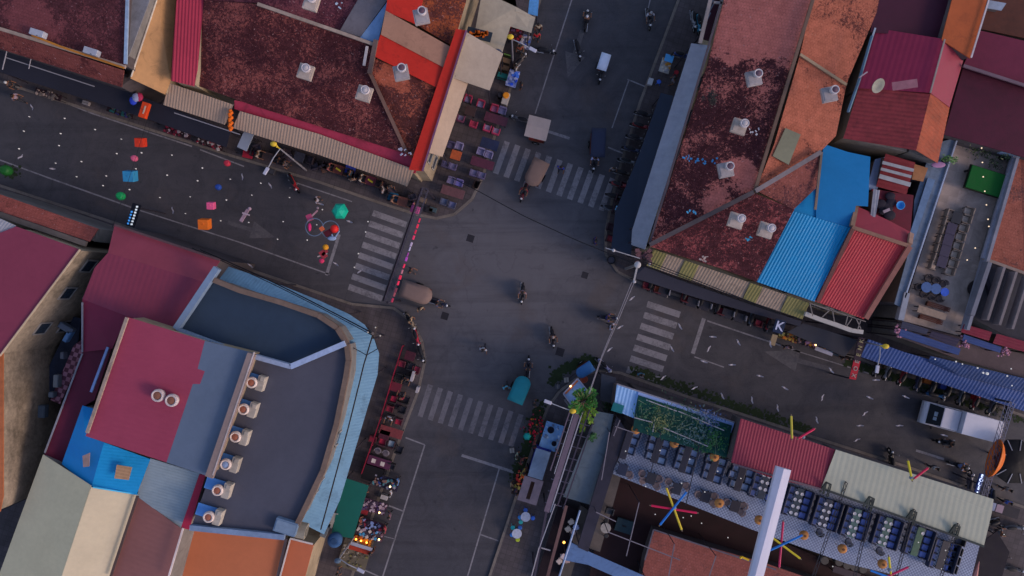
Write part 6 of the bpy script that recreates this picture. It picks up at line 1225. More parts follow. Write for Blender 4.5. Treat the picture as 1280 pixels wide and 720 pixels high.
for k, (tx, ty, cs, hx) in enumerate(((778, 587, [(786, 593, LF)], '1c2034'), (814, 598, [(803, 592, RT_), (804, 601, RT_), (823, 598, LF), (820, 607, LF)], '222028'), (846, 611, [(836, 602, RT_), (840, 613, RT_), (857, 607, LF)], '20202a'), (882, 621, [(873, 618, RT_), (892, 620, LF), (891, 629, LF)], '1e1a24'), (919, 633, [(909, 628, RT_), (929, 632, LF), (926, 640, LF)], '221e26'))):
    put(TAB1, tx, ty, UP, 'small dark square table near the courtyard edge, %s from the tree side' % ords[k], 'small square rooftop tables', dict(tabletop=hx), z=FZ2, zt=.73)
    for j, (x, y, h) in enumerate(cs): chair(x, y, h, 'round wicker chair at the %s small square rooftop table, %s of it' % (ords[k], ('upper left', 'lower left')[j % 2] if h is RT_ else ('upper right', 'right', 'lower right', 'far right')[j]), '6c5a58', '7a6664', G6, z=FZ2, proto=WICK)
G7 = 'navy chairs at the green rooftop tables'
for k, (tx, ty, tc, np_) in enumerate(((955, 606, '242c38', 6), (996, 628, '26323c', 8), (1032, 642, '242a38', 8), (1068, 654, '3a5654', 8), (1107, 665, '3c5650', 8), (1147, 677, '34523e', 1), (1178, 694, '1c1a24', 0))):
    nm = ('first', 'second', 'third', 'fourth', 'fifth', 'sixth', 'last')[k]; put(TABL, tx, ty, (UP[0]*1.0, UP[1]), '%s long rooftop table %s, %s from the white beam' % (('dark teal', 'dark teal', 'navy', 'grey-green', 'grey-green', 'plain green', 'black')[k], 'set with white plates' if np_ > 1 else 'without plates', nm if k < 6 else 'last'), 'plated rooftop tables', dict(tabletop=tc), z=FZ2, zt=.73)
    for s, h, sd in ((-1, RT_, 'left'), (1, LF, 'right')):
        for j in range(4):
            x = tx + s*11.5*E1[0] + (1.5 - j)*9*E2[0]; y = ty + s*11.5*E1[1] + (1.5 - j)*9*E2[1]
            chair(x, y, h, 'navy chair %s of the %s plated rooftop table, %s' % (sd, nm, ('top seat', 'second seat', 'third seat', 'bottom seat')[j]), '6474b4' if s > 0 else '7a84b4', '1c2238', G7, z=FZ2)
    for j in range(np_):
        x = tx + (-3.3 if j % 2 else 3.3)*E1[0] + (1.35 - j//2)*8.6*E2[0]; y = ty + (-3.3 if j % 2 else 3.3)*E1[1] + (1.35 - j//2)*8.6*E2[1]
        p = P(x, y, FZ2 + .76); PLATE.put(p, 0, 'one of the round white plates set on the %s plated rooftop table from the beam' % nm if np_ > 1 else 'single white plate on the plain green rooftop table', 'plates on the %s rooftop table' % nm, cat='plate')
    if 1 < k < 5: chair(tx - 13*E2[0] if 0 else tx - 27*E2[0]*.9, ty - 27*E2[1]*.9, UP, 'round black chair at the foot of the %s plated rooftop table' % nm, '30384c', '14141c', None, z=FZ2, proto=WICK)
for k, (x, y) in enumerate(((843, 554), (893, 571), (899, 629), (949, 650), (1005, 669), (1053, 686), (1103, 705), (795, 537))):
    r = T('wicker_lampshade', 'round orange wicker lampshade on the rooftop, %s' % ('above the third dark table', 'above the fourth dark table', 'beside the fourth small square table', 'left of the white beam', 'touching the blue tube', 'above the round grey stools', 'at the bottom edge by the yellow tube', 'at the left end of the green net')[k], 'lampshade', P(x, y, FZ + 1.2)); c = parent_loc(r)
    g = MB(); g.lathe(c, [(.3, -.15), (.34, 0), (.28, .14), (.12, .2)], 16); g.build('shade', M('a06c3c', .7, .3), r); g = MB(); g.lathe(c + Vector((0, 0, .18)), [(.1, 0), (.09, .05)], 10); g.tube(c, c - Vector((0, 0, 1.18)), .02); g.build('stand', M('5c3c28'), r)
# slender lattice beams over the rooftop
for k, (a, b, w) in enumerate((((826, 542), (811, 600), .05), ((874, 558), (857, 632), .05), ((1058, 603), (1017, 720), .12), ((1090, 625), (1068, 722), .14), ((1143, 637), (1120, 722), .14), ((1198, 655), (1176, 722), .12))):
    r = T('roof_beam', 'thin dark beam across the rooftop tables, %s from the tree side' % (ords + ['sixth'])[k], 'beam', P(*a, 7.2)); A, B = P(*a, 7.2), P(*b, 7.2); g = MB()
    if k > 1:
        d = (B - A).normalized(); s = Vector((-d.y, d.x, 0))*.09
        g.bar(A + s, B + s, .035); g.bar(A - s, B - s, .035); n = 18
        for i in range(n): g.bar(A + (B - A)*i/n + s*(1 if i % 2 else -1), A + (B - A)*(i+1)/n - s*(1 if i % 2 else -1), .025)
    else: g.bar(A, B, .05)
    g.build('beam', M('22242c', .6), r); g = MB(); g.tube((A.x, A.y, FZ), A, .04); g.build('post', STEELD, r)
for k, (x, y) in enumerate(((1033, 603), (1087, 621), (1140, 638), (1194, 656))):
    r = T('roof_bracket', 'black angled steel bracket on the cream roof edge, %s from the left' % ords[k], 'bracket', P(x, y, 7.4), 'brackets on the cream roof edge'); g = MB(); g.bar(P(x, y, 7.55), P(x + 6, y + 3, 7.55), .12); g.bar(P(x, y, 7.5), P(x - 8, y + 12, 7.2), .12); g.bar(P(x, y, 7.5), P(x - 4, y + 14, 7.2), .1); g.bar(P(x + 6, y + 3, 7.5), P(x + 2, y + 18, 7.2), .06); g.bar(P(x + 4, y + 3, 7.5), P(x, y + 18, 7.2), .06); g.build('arm', M('2c3230', .6), r)
# white beam
r = T('white_duct', 'long white ridged beam crossing the rooftop from the maroon roof to the bottom edge', 'beam', P(965, 640, 8.6)); z = 8.8; g = MB(); A = [P(971, 583, z), P(980, 586, z + .18), P(989, 588, z)]; B = [P(936, 722, z), P(943, 724, z + .18), P(953, 727, z)]; B = [A[i] + (B[i] - A[i])*1.35 for i in range(3)]
for i in range(2): g.poly([A[i], A[i+1], B[i+1], B[i]])
lo = Vector((0, 0, -.3)); g.poly([A[0], B[0], B[0] + lo, A[0] + lo]); g.poly([A[2], B[2], B[2] + lo, A[2] + lo]); g.poly([A[0] + lo, B[0] + lo, B[2] + lo, A[2] + lo]); g.poly([A[0], A[1], A[2], A[2] + lo, A[0] + lo]); g.build('casing', M('a8a8b8', .5, .08), r)
g = MB(); g.tube(A[1] - Vector((0, 1, .3)), A[1] - Vector((0, 1, 1.6)), .08); g.build('support', STEELD, r)
# coloured tube stars
def star(c, arms, label, z=7.6):
    r = T('tube_star', label, 'decoration', P(*c, z)); k = 0
    for (a, b, hx) in arms:
        A, B = P(*a, z + .05*k), P(*b, z + .05*k + .1); k += 1; g = MB(); g.tube(A, B, .075, seg=10); g.build('tube', M(hx, .45, .12), r)
        g = MB(); g.tube(B, B + (B - A).normalized()*.12, .04); g.tube(A, A - (B - A).normalized()*.12, .04); g.build('end_cap', M('6a5c50'), r)
    g = MB(); g.ball(P(*c, z + .05), .14); g.build('hub', M('6c7480'), r)
star((843, 635), (((814, 632), (871, 641), 'b01c44'), ((833, 610), (852, 662), 'b8a030'), ((825, 656), (858, 615), '1c64b0')), 'red, yellow and blue tube star over the dark courtyard, left of the beam')
star((977, 681), (((979, 652), (974, 709), 'a82450'), ((964, 671), (1000, 698), 'b0a028'), ((962, 688), (1003, 669), '1c64b0')), 'pink, yellow and blue tube star right of the white beam')
star((1112, 712), (((1111, 696), (1114, 722), 'b8a828'), ((1097, 726), (1135, 709), 'a82450'), ((1088, 713), (1118, 724), '1c64b0')), 'tube star cut off at the bottom edge')
star((1139, 597), (((1135, 576), (1140, 600), 'b8a828'), ((1160, 585), (1143, 598), 'b01c44')), 'half-hidden yellow and pink tube star above the cream roof')
star((1004, 546), (((989, 520), (990, 548), 'a89c38'), ((1018, 536), (998, 548), 'b01c44')), 'half-hidden yellow and red tube star above the maroon roof', 7.4)
r = T('yellow_pipe', 'short bright yellow bent pipe left of the white beam', 'pipe', P(930, 700, 5)); g = MB(); g.path([P(936, 700, 5), P(927, 696, 5), P(925, 698, 5)], .08); g.build('pipe', M('c89c20', .5), r); g = MB(); g.tube(P(930, 698, 5), P(930, 698, 3.6), .03); g.build('bracket', STEELD, r)
# courtyard things
for k, (a, b) in enumerate((((762, 540), (752, 600)), ((775, 525), (767, 545)), ((769, 533), (793, 541)), ((799, 628), (783, 695)), ((745, 640), (770, 652)), ((760, 665), (850, 700)), ((843, 680), (835, 725)), ((895, 695), (885, 725)))):
    r = T('frame_rod', 'thin pale frame rod over the dark courtyard, %s of eight' % (ords + ['sixth', 'seventh', 'eighth'])[k], 'rod', P(*a, 6)); g = MB(); g.bar(P(*a, 6), P(*b, 6), .06); g.build('rod', M('6a646c'), r); p = P(*a, 6); g = MB(); g.tube((p.x, p.y, 1.2), p, .03); g.build('upright', STEELD, r)
put(RT, 757, 660, UP, 'single round beige table on the grey-brown walkway', None, dict(tabletop='8c847c'), z=3.2, zt=.73)
for y, l in ((651, 'above'), (670, 'below')): put(STOOL, 758, y, UP, 'black stool %s the single round beige table' % l, None, dict(seat='16161c', leg='16161c'), 3.2)
chair(762, 639, DN, 'dark blue-black armchair on the walkway above the round beige table', '20242e', '17181e', None, 3.2)
r = T('pool_cover', 'dim teal tank cover in the dark courtyard', 'cover', P(780, 657, 1.4)); g = MB(); g.box(parent_loc(r), (1.3, 1.0, .3), A1); g.build('cover', M('26383f'), r); g = MB(); g.box(parent_loc(r) + Vector((0, 0, .17)), (.3, .1, .05), A1); g.build('handle', BLK, r)
table(TABL, 1058, 716, RT_, 'dim wine-coloured long table in the courtyard near the bottom', '2c1820', z=1.25)
for k, (x, y) in enumerate(((1030, 700), (1048, 702), (1058, 706), (1067, 708), (1078, 711))): put(RTS, x, y, RT_, 'round grey-brown stool-table beside the dim wine table, %s from the left' % ords[k], 'round stool-tables', dict(tabletop='3c3630'), 1.25, .6)
for k, (x, y, z) in enumerate(((864, 645, 4), (854, 647, 4), (819, 643, 4), (877, 654, 4), (910, 672, 4), (1041, 708, 4), (782, 564, 6), (807, 608, 6), (825, 563, 6), (862, 574, 6), (897, 589, 6), (926, 598, 6), (852, 604, 6), (881, 615, 6), (1148, 678, 6), (1182, 688, 6), (1177, 711, 6), (1181, 700, 6), (1255, 668, 3))):
    r = T('bare_bulb', 'tiny bare white bulb over the rooftop restaurant, %s from the left' % big[sorted([864,854,819,877,910,1041,782,807,825,862,897,926,852,881,1148,1182,1177,1181,1255]).index((864,854,819,877,910,1041,782,807,825,862,897,926,852,881,1148,1182,1177,1181,1255)[k])], 'bulb', P(x, y, z), 'bare bulbs over the rooftop'); g = MB(); g.ball(parent_loc(r), .045); g.build('bulb', BULB, r); g = MB(); g.tube(parent_loc(r), parent_loc(r) + Vector((0, 0, .6)), .006, seg=4); g.build('cord', BW, r)
# ================================================================ DINING TERRACE (north-east)
TZ2 = TZ + .01; BEI = 'a08e80'
for k in range(5): x, y = 1193 - 3.8*k + (3 if k == 0 else 0), 272 + 13.8*k; put(TAB1, x, y, UP, 'dark purple square table of the long terrace row, %s from the top' % ords[k], 'tables of the long terrace row', dict(tabletop='2c2438' if k else '15161e'), z=TZ2, zt=.73)
G8 = 'beige chairs along the long terrace table'
seven = ['first', 'second', 'third', 'fourth', 'fifth', 'sixth', 'seventh', 'eighth']
for j, (x, y) in enumerate(((1186, 267), (1183, 278), (1180, 289), (1176, 300), (1173, 311), (1170, 322), (1166, 332))): chair(x, y, RT_, 'beige chair on the left side of the long terrace table, %s from the top' % seven[j], BEI, '6c5e54', G8, z=TZ2)
for j, (x, y) in enumerate(((1210, 264), (1207, 274), (1203, 285), (1199, 296), (1196, 307), (1193, 318), (1190, 329), (1186, 339))): chair(x, y, LF, 'beige chair on the right side of the long terrace table, %s from the top' % seven[j], BEI, '6c5e54', G8, z=TZ2)
for x, y, hx, l in ((1158, 359, '34507c', 'round slate blue terrace table, left one'), (1170, 361, '34507c', 'round slate blue terrace table, middle one'), (1181, 365, '2450b0', 'small bright blue round table at the end of the slate pair')): put(RTS if 'small' in l else RT, x, y, UP, l, None, dict(tabletop=hx), TZ2, .73)
for j, (x, y, h) in enumerate(((1148, 359, RT_), (1160, 348, DN), (1169, 351, DN), (1179, 355, DN), (1154, 367, UP), (1164, 370, UP), (1174, 373, UP))): put(WICK, x, y, h, 'dark brown chair around the slate blue tables, %s' % ('left end', 'top left', 'top middle', 'top right', 'bottom left', 'bottom middle', 'bottom right')[j], 'dark chairs around the blue tables', dict(seat='2a2226', backrest='2a2226'), TZ2)
put(TABL, 1165, 391, RT_, 'long pale wooden picnic table at the lower left of the terrace', None, dict(tabletop='7c6858'), TZ2, .73)
for x, y, l in ((1169, 383, 'upper'), (1160, 399, 'lower')):
    r = T('bench', 'slatted wooden bench %s of the picnic table' % ('above' if l == 'upper' else 'below'), 'bench', P(x, y, TZ2)); c = parent_loc(r); e = Vector((math.cos(A1), math.sin(A1), 0)); u = Vector((-e.y, e.x, 0)); g = MB()
    for k in range(3): g.box(c + u*(.12*(k-1)) + Vector((0, 0, .43)), (1.7, .09, .04), A1)
    g.build('seat', M('4c2c24'), r)
    for a in (-1, 1): g = MB(); g.box(c + e*.7*a + Vector((0, 0, .2)), (.08, .3, .42), A1); g.build('leg', M('4c2c24'), r)
r = T('billiard_table', 'green covered billiard table on the dining terrace', 'table', P(1225, 229, TZ2)); c = parent_loc(r); g = MB(); g.box(c + Vector((0, 0, .82)), (2.75, 1.65, .14), A1); g.build('cover', M('0c4a1c', .8, .15), r, bevel=.03); g = MB(); g.box(c + Vector((0, 0, .68)), (2.85, 1.75, .14), A1); g.build('rim', M('1c1c16'), r)
for a in (-1, 1):
    for b in (-1, 1): g = MB(); g.tube(c + Vector((a*1.1, b*.55 - a*.3, 0)), c + Vector((a*1.1, b*.55 - a*.3, .66)), .08); g.build('leg', BLK, r)
r = T('sofa_set', 'dark curved sofa with cushion against the grey parapet of the terrace', 'sofa', P(1221, 361, TZ2)); c = parent_loc(r); g = MB(); g.lathe(c + Vector((-.15, 0, .1)), [(.6, 0), (.66, .3), (.6, .38)], 16); g.build('seat', M('1f1a1e'), r); g = MB(); g.box(c + Vector((.4, .1, .45)), (.3, 1.5, .8), .3); g.build('backrest', M('26242e'), r); g = MB(); g.ball(c + Vector((-.1, .1, .5)), .25, (1.2, 1, .4)); g.build('cushion', M('3c3a4a'), r)
planter(1190, 368 - 40, 'thin dark plant beside the terrace tables', ('241c18', '2c2c1c'), z=TZ2, n=10) if False else None
for x, y, l, s in ((1216, 178, 'green plants along the top wall of the terrace, left part', .8), (1237, 186, 'green plants along the top wall of the terrace, middle part', .8), (1256, 196, 'green plants along the top wall of the terrace, right part', .7)): planter(x, y, l, ('1c2c16', '2c4420'), z=TZ2, sz=s, n=190)
planter(1184, 199, 'small bright green plant beside the pink oval board', ('24481c', '3a6420'), z=5.5, sz=.45, n=100)
r = T('oval_board', 'pale pink oval board on the blue-grey alley roof', 'board', P(1173, 206, 6.2)); c = parent_loc(r); g = MB(); g.ball(c, .5, (1, .42, .1), 20, 8); g.build('board', M('8c6484', .5), r); g = MB(); g.tube(c, c - Vector((0, 0, .8)), .03); g.build('support', STEELD, r)
for j, (x, y) in enumerate(((1227, 185), (1228, 203), (1229, 221), (1231, 239), (1233, 256), (1235, 274), (1236, 283), (1219, 310), (1209, 325))):
    r = T('bare_bulb', 'tiny warm bulb strung over the dining terrace, %s from the top' % (seven + ['ninth'])[j], 'bulb', P(x, y, 7.2), 'bulbs over the dining terrace'); g = MB(); g.ball(parent_loc(r), .045); g.build('bulb', ME('ffe0b8', .8), r); g = MB(); g.tube(parent_loc(r), parent_loc(r) + Vector((0, 0, .5)), .006, seg=4); g.build('cord', BW, r)
for j, (x, y, s) in enumerate(((1195, 452, .06), (1203, 455, .05), (1234, 467, .1), (1229, 466, .07), (1222, 460, .06), (1259, 470, .06), (1264, 461, .05), (1293, 480, .05), (1169, 449, .05), (1265, 482, .05))):
    r = T('bare_bulb', 'tiny white bulb over the blue awnings, %s in size order of listing' % seven[0] if 0 else 'tiny white bulb over the blue corrugated awnings, %s from the left' % (seven + ['ninth', 'tenth'])[sorted([1195,1203,1234,1229,1222,1259,1264,1293,1169,1265]).index((1195,1203,1234,1229,1222,1259,1264,1293,1169,1265)[j])], 'bulb', P(x, y, 5.6), 'bulbs over the blue awnings'); g = MB(); g.ball(parent_loc(r), s); g.build('bulb', BULB, r); g = MB(); g.tube(parent_loc(r), parent_loc(r) + Vector((0, 0, .5)), .006, seg=4); g.build('cord', BW, r)
for x, y, l in ((1123, 414, 'left corner of the balcony'), (1206, 429, 'middle of the balcony by the navy canopy'), (1256, 441, 'right of the middle on the balcony')):
    r = T('flower_pot', 'pot of pale pink flowers at the %s' % l, 'plant', P(x, y, 5.4)); c = parent_loc(r); g = MB(); g.lathe(c - Vector((0, 0, .3)), [(.15, 0), (.22, .3), (.18, .31)], 12); g.build('pot', M('5c4a44'), r); g = MB()
    for i in range(26): g.ball(c + Vector((random.gauss(0, .2), random.gauss(0, .24), random.uniform(.0, .2))), random.uniform(.05, .1), u=6, v=5)
    g.build('blooms', M('9c6c7c', .7, .3), r)
# market clutter beneath the right-hand street edge
stall('souvenir_stall', 'yellow-orange souvenir stall at the kerb below the K sign', 985, 421, 1.6, .6, A1, '5c4a2c', ['a07c38', 'b86828', '5c3a30', '8c8450'], n=40)
stall('souvenir_stall', 'kerbside stall with amber light and violet goods', 1015, 430, 1.1, .6, A1, '4c3a34', ['8c6c90', 'b88030', '6a5468'], lamp=[(.1, 0)], n=30)
stall('souvenir_stall', 'teal and orange stall in front of the dark grey canvas', 1037, 437, 1.6, .6, A1, '3a444c', ['4c6c7c', 'a07038', '6c6460', '2c3c50'], n=40)
r = T('white_board', 'long white tilted board at the kerb of the right street', 'board', P(1030, 438 + 1, 1.3)); g = MB(); g.box(parent_loc(r), (1.4, .3, .06), A1 - .05); g.build('board', M('9c9cac'), r)
for s in (-1, 1): g = MB(); p = parent_loc(r) + Vector((s*.5, -s*.18, 0)); g.tube(p, (p.x, p.y, 0), .03); g.build('leg', STEELD, r)
r = T('white_fascia', 'long white curved fascia beam with thin struts in front of the red ribbed roof', 'beam', P(1042, 403, 5.2)); A = [P(1006, 392, 5.6), P(1024, 399, 5.6), P(1045, 406, 5.6), P(1064, 413, 5.6), P(1078, 415, 5.6)]; g = MB()
for a, b in zip(A, A[1:]): g.bar(a, b, .3, .3)
g.build('fascia', M('9a948e', .6, .1), r)
for a, b in (((1012, 378), (1016, 395)), ((1028, 396), (1040, 385)), ((1040, 385), (1043, 402)), ((1058, 408), (1065, 398)), ((1057, 406), (1060, 393)), ((1070, 398), (1076, 411)), ((1072, 412), (1076, 400)), ((1012, 379), (1082, 402))): g = MB(); g.bar(P(*a, 5.9), P(*b, 5.9), .06); g.build('strut', M('6c6460'), r)
p = A[2]; g = MB(); g.tube((p.x, p.y, .13), p, .06); g.build('post', STEELD, r)
# white beams beside the pub roof, top
r = T('metal_walkway', 'grey-beige metal railing walkway left of the mossy pub roof at the top', 'walkway', P(890, 25, 5.6)); 
for a, b, w in (((895, -30), (875, 54), .26), ((911, -30), (886, 56), .14), ((892, 3), (903, 4), .16)): g = MB(); g.bar(P(*a, 5.8), P(*b, 5.8), w, .15); g.build('beam', M('7c7472', .6, .2), r)
for k in range(5): g = MB(); g.bar(P(898 - 5*k, -10 + 13*k, 5.5), P(888 - 3*k, 6 + 11*k, 5.5), .1); g.build('brace', M('5c6470'), r)
g = MB(); g.bar(P(898, 0, 5.0), P(882, 50, 5.0), .8, .1); g.build('deck', M('3a1c28', .7, .4), r); p = P(886, 30, 5); g = MB(); g.tube((p.x, p.y, .13), p, .07); g.build('post', STEELD, r)
# scraps and gear lying on the roofs
for x, y, s, hx, l, z in ((860, 198, 3, '2c6c9c', 'blue plastic scraps on the pub roof, left of three', 8.4), (876, 201, 4, '2c6c9c', 'blue plastic scraps on the pub roof, middle of three', 8.6), (889, 202, 4, '2c6c9c', 'blue plastic scraps on the pub roof, right of three', 8.8), (867, 266, 4, '3c84ac', 'blue plastic scraps beside the grey ridge of the pub', 8.8), (936, 299, 3, '2c84a4', 'single blue scrap on the dark red hip', 8.8), (882, 323, 4, '8c7c78', 'pale rubble lump on the dark red hip', 8.5),
        (503, 188, 4, '9898a8', 'white plastic scraps at the hip end, upper', 8.2), (507, 195, 5, '9898a8', 'white plastic scraps at the hip end, lower', 8.1), (424, 4, 5, '98a8b8', 'white cloth scraps on the purplish mossy roof', 9.3), (940, 164, 5, '9a9aa4', 'white scraps beside a vent on the pub roof', 8.9)):
    r = tag(bpy.data.objects.new('plastic_scrap', None), l, 'scrap'); C.objects.link(r); r.location = P(x, y, z + .1); g = MB()
    for i in range(6): a = random.random()*6; c = parent_loc(r) + Vector((random.gauss(0, s*.05), random.gauss(0, s*.03), .03)); g.box(c, (random.uniform(.06, .22), random.uniform(.05, .13), .03), a, (random.uniform(-.4, .4), 'X'))
    g.build('sheet', M(hx), r)
r = T('roof_hole', 'round dark patch of moss on the left part of the pub roof', 'moss', P(887, 124, 8.25)); g = MB(); leaves(g, parent_loc(r), .4, 240, .08, .12, 9); g.build('foliage', leafmat_c('100c0c', '1c1816'), r, recalc=False)
for x, y, l in ((48, 42, 'left'), (115, 65, 'right')):
    r = T('air_conditioner', 'white air conditioner on the orange pipe rail, %s of two' % l, 'air conditioner', P(x, y, 8.6)); c = parent_loc(r); g = MB(); g.box(c, (.95, .42, .5), A1); g.build('casing', M('8c909c'), r, bevel=.03); g = MB(); g.ring(c + Vector((.05, -.2, .1)), .15, .02, 14, (.3, 1, 0)); g.build('fan', BLK, r)
cable('orange-yellow pipe along the ridge ledge of the corner roof, top left', [(40, 44, 8.6), (75, 58, 8.6), (155, 85, 8.5)], .07, M('9c6424'), 8.6, 0)
cable('thin white pipe along the front of the long dark canvas, left', [(8, 72, 3.9), (118, 108, 3.9)], .04, GWI, 4, 0)
cable('thin white pipe along the dark canvas beside the beige awning', [(218, 141, 3.9), (300, 168, 3.9)], .04, GWI, 4, 0)
for x, y, dx, dy, l in ((9, 62, -6, 25, 'left'), (39, 72, -3, 14, 'right')): cable('short white bracket pole across the dark canvas, %s one' % l, [(x, y, 4.1), (x + dx, y + dy, 4.1)], .04, GWI, 4, 0)
for x, y, l in ((108, 129, 'small pale box at the kerb below the long dark canvas'),):
    r = T('small_box', l, 'box', P(x, y, .4)); g = MB(); g.box(parent_loc(r), (.5, .3, .3), A1); g.build('carton', M('7c787c'), r); g = MB(); g.box(parent_loc(r) + Vector((0, 0, .16)), (.5, .05, .02), A1); g.build('tape', M('5c5858'), r)
r = T('water_tank', 'cream cylindrical tank on the hotel roof corner beside the orange roof', 'tank', P(374, 662, 7.6)); c = parent_loc(r); g = MB(); g.tube(c + Vector((-.45, .12, 0)), c + Vector((.5, -.12, 0)), .55, seg=20); g.build('drum', M('8a8478', .5), r); g = MB(); g.tube(c + Vector((.48, -.12, 0)), c + Vector((.54, -.13, 0)), .35, seg=16); g.build('lid', M('6a665e'), r)
r = T('roof_box', 'pale blue box on the flat roof beside the cream tank', 'box', P(358, 658, 9.2)); g = MB(); g.box(parent_loc(r), (1.5, .9, .5), A1); g.build('box', M('5c7088'), r, bevel=.03); g = MB(); g.box(parent_loc(r) + Vector((0, 0, .27)), (1.3, .7, .04), A1); g.build('lid', M('66788c'), r)
r = T('blue_tank', 'round blue drum at the bottom end of the curved blue awning', 'drum', P(420, 673, 3.4)); c = parent_loc(r); g = MB(); g.lathe(c, [(.5, 0), (.55, .4), (.5, .6), (.3, .7)], 20); g.build('drum', M('2f4c70'), r); g = MB(); g.lathe(c + Vector((0, 0, .68)), [(.25, 0), (.22, .06)], 14); g.build('lid', M('2a4260'), r)
for x, y, l in ((415, 650, 'upper'), (407, 662 + 0, 'lower')):
    r = T('white_crate', 'white frame crate beside the green cloth awning, %s' % l, 'crate', P(x, y, 2.9)); c = parent_loc(r); g = MB(); g.box(c, (.45, 1.1, .3), A1 - .1); g.build('crate', M('8c8880'), r); g = MB(); g.bar(c + Vector((-.4, .6, .2)), c + Vector((.5, .5, .2)), .05); g.build('handle', M('a09c98'), r)
for x, y, sx, hx, l in ((1090 - 10 + 12, 105, 0, '7c7c74', 'round grey satellite dish on the crimson gable'), ):
    r = T('satellite_dish', l, 'dish', P(1095, 106, 9.2)); c = parent_loc(r); g = MB(); g.lathe(c, [(.02, 0), (.35, .08), (.5, .22), (.47, .23), (.3, .1), (.02, .05)], 18, (.3, -.5, .8)); g.build('dish', M(hx), r); g = MB(); g.tube(c, c - Vector((0, 0, .6)), .04); g.build('mast', STEELD, r)
r = T('loose_sheet', 'pale pink loose sheet lying on the crimson gable roof', 'sheet', P(1131, 106, 9.35)); g = MB(); g.box(parent_loc(r), (1.6, .55, .05), .12, (-.1, 'Y')); g.build('sheet', M('8a5c66'), r)
r = T('white_pipe', 'bright blue and white pipe lying at the left edge of the crimson gable', 'pipe', P(1082, 72, 8.2)); g = MB(); g.path([P(1090, 45, 8.2), P(1074, 100, 8.2), P(1060, 140, 8.2)], .1); g.build('pipe', M('4c6478'), r); g = MB(); g.bar(P(1084, 90, 8.4), P(1074, 97, 8.4), .08); g.build('bracket', M('9c8c94'), r)
r = T('blue_basin', 'bright blue basin on the red roof deck', 'basin', P(1124, 257, 5.75)); g = MB(); g.lathe(parent_loc(r), [(.2, 0), (.3, .2), (.27, .2), (.16, .04)], 16); g.build('basin', M('2c78b8'), r); g = MB(); g.ring(parent_loc(r) + Vector((0, 0, .2)), .29, .02, 16); g.build('rim', M('4090c8'), r)
r = T('dark_tarp', 'crumpled dark tarpaulin on the red roof deck', 'tarpaulin', P(1112, 262, 5.75)); g = MB()
for i in range(7): g.ball(parent_loc(r) + Vector((random.gauss(0, .4), random.gauss(0, .5), .02)), random.uniform(.25, .5), (1.2, 1, .3), 10, 6)
g.build('cloth', M('24202a', .8, .3), r); g = MB(); g.box(parent_loc(r) + Vector((-.35, -.1, .25)), (.5, .2, .1), .4); g.build('folded_corner', M('8c7c84'), r)
for k, (x, y, a, hx, w, d) in enumerate(((80, 445 - 1, .2, '5c6470', .25, .5), (72, 476, .2, '70787c', .35, .9), (66, 493, .2, '606a74', .35, .4), (54, 514, .2, '4c5660', .5, .9), (84, 410, A1, '5c6878', 1.1, .45), (86, 420, -.3, '5c84b0', .3, .9))):
    r = T('alley_box', ('small grey box in the left alley, beside the chequered floor', 'long grey box in the left alley, middle', 'short pale box at the end of the chequered floor', 'lowest grey box in the left alley', 'bluish concrete slab at the top of the chequered floor', 'bright blue and pink curved sheet at the top of the left alley')[k], 'box', P(x, y, 4.5)); g = MB(); g.box(parent_loc(r), (w, d, .5), a - .25); g.build('box', M(hx, .7, .3), r, bevel=.03); g = MB(); g.box(parent_loc(r) + Vector((0, 0, .27)), (w*.8, d*.8, .05), a - .25); g.build('lid', M(hx, .6, .2), r)
planter(38, 560, 'dark shrub growing in the left alley, upper', ('141c14', '242c1c'), z=3.5, sz=.6, n=120); planter(12, 600, 'dark shrub growing in the left alley, lower', ('1c1814', '2c241c'), z=3.5, sz=.7, n=140)
# lower right corner
r = T('roadside_counter', 'pale counter with white and pink trays at the lower right corner', 'counter', P(1256, 638, 1.2)); r.location.z = 0; c = parent_loc(r); g = MB(); g.box(c + Vector((0, 0, .9)), (2.6, .8, .1), A1); g.build('counter', M('2c2a30'), r)
for k, hx in enumerate(('8890a8', '94808c')): g = MB(); g.box(c + Vector((-.85 + .6*k, .25 - .18*k, .97)), (.55, .6, .06), A1); g.build('tray', M(hx), r)
for s in (-1, 1): g = MB(); g.box(c + Vector((s*1.1, -s*.33, .45)), (.1, .6, .9), A1); g.build('leg', BLK, r)
bldg('corner_shed', 'dark low shed roofs at the lower right corner', [dict(p=pz(3.0, (1215, 690), (1300, 655), (1300, 760), (1200, 760)), m=M('241e24', .8, .4), l='dark shed roof'), dict(p=pz(3.4, (1180, 700), (1220, 690), (1212, 740), (1170, 740)), m=M('5c5a62', .7, .3), l='grey shed strip')], WALLD) if False else None
awning('sheet_awning', 'dark low awning right of the last rooftop table', pz(3.0, (1212, 690), (1246, 664), (1262, 690), (1250, 730), (1210, 730)), M('211d24', .8, .3))
r = T('parasol', 'folded pink-beige parasol at the bottom edge near the last rooftop table', 'parasol', P(1222, 712, 4)); g = MB(); g.tube(P(1224, 702, 4), P(1216, 726, 4), .02, .3); g.build('canopy', M('9c6c68'), r); g = MB(); g.tube(P(1216, 726, 4), P(1214, 732, 4), .04); g.build('pole', STEELD, r)
for y, l in ((676, 'top'), (688, 'second'), (699, 'third'), (710, 'fourth')): chair(1199 - (y - 676)*.3, y, LF, 'black armchair on the grey strip, %s' % l, '3a3a48', '111118', 'black chairs on the grey strip', z=FZ2)
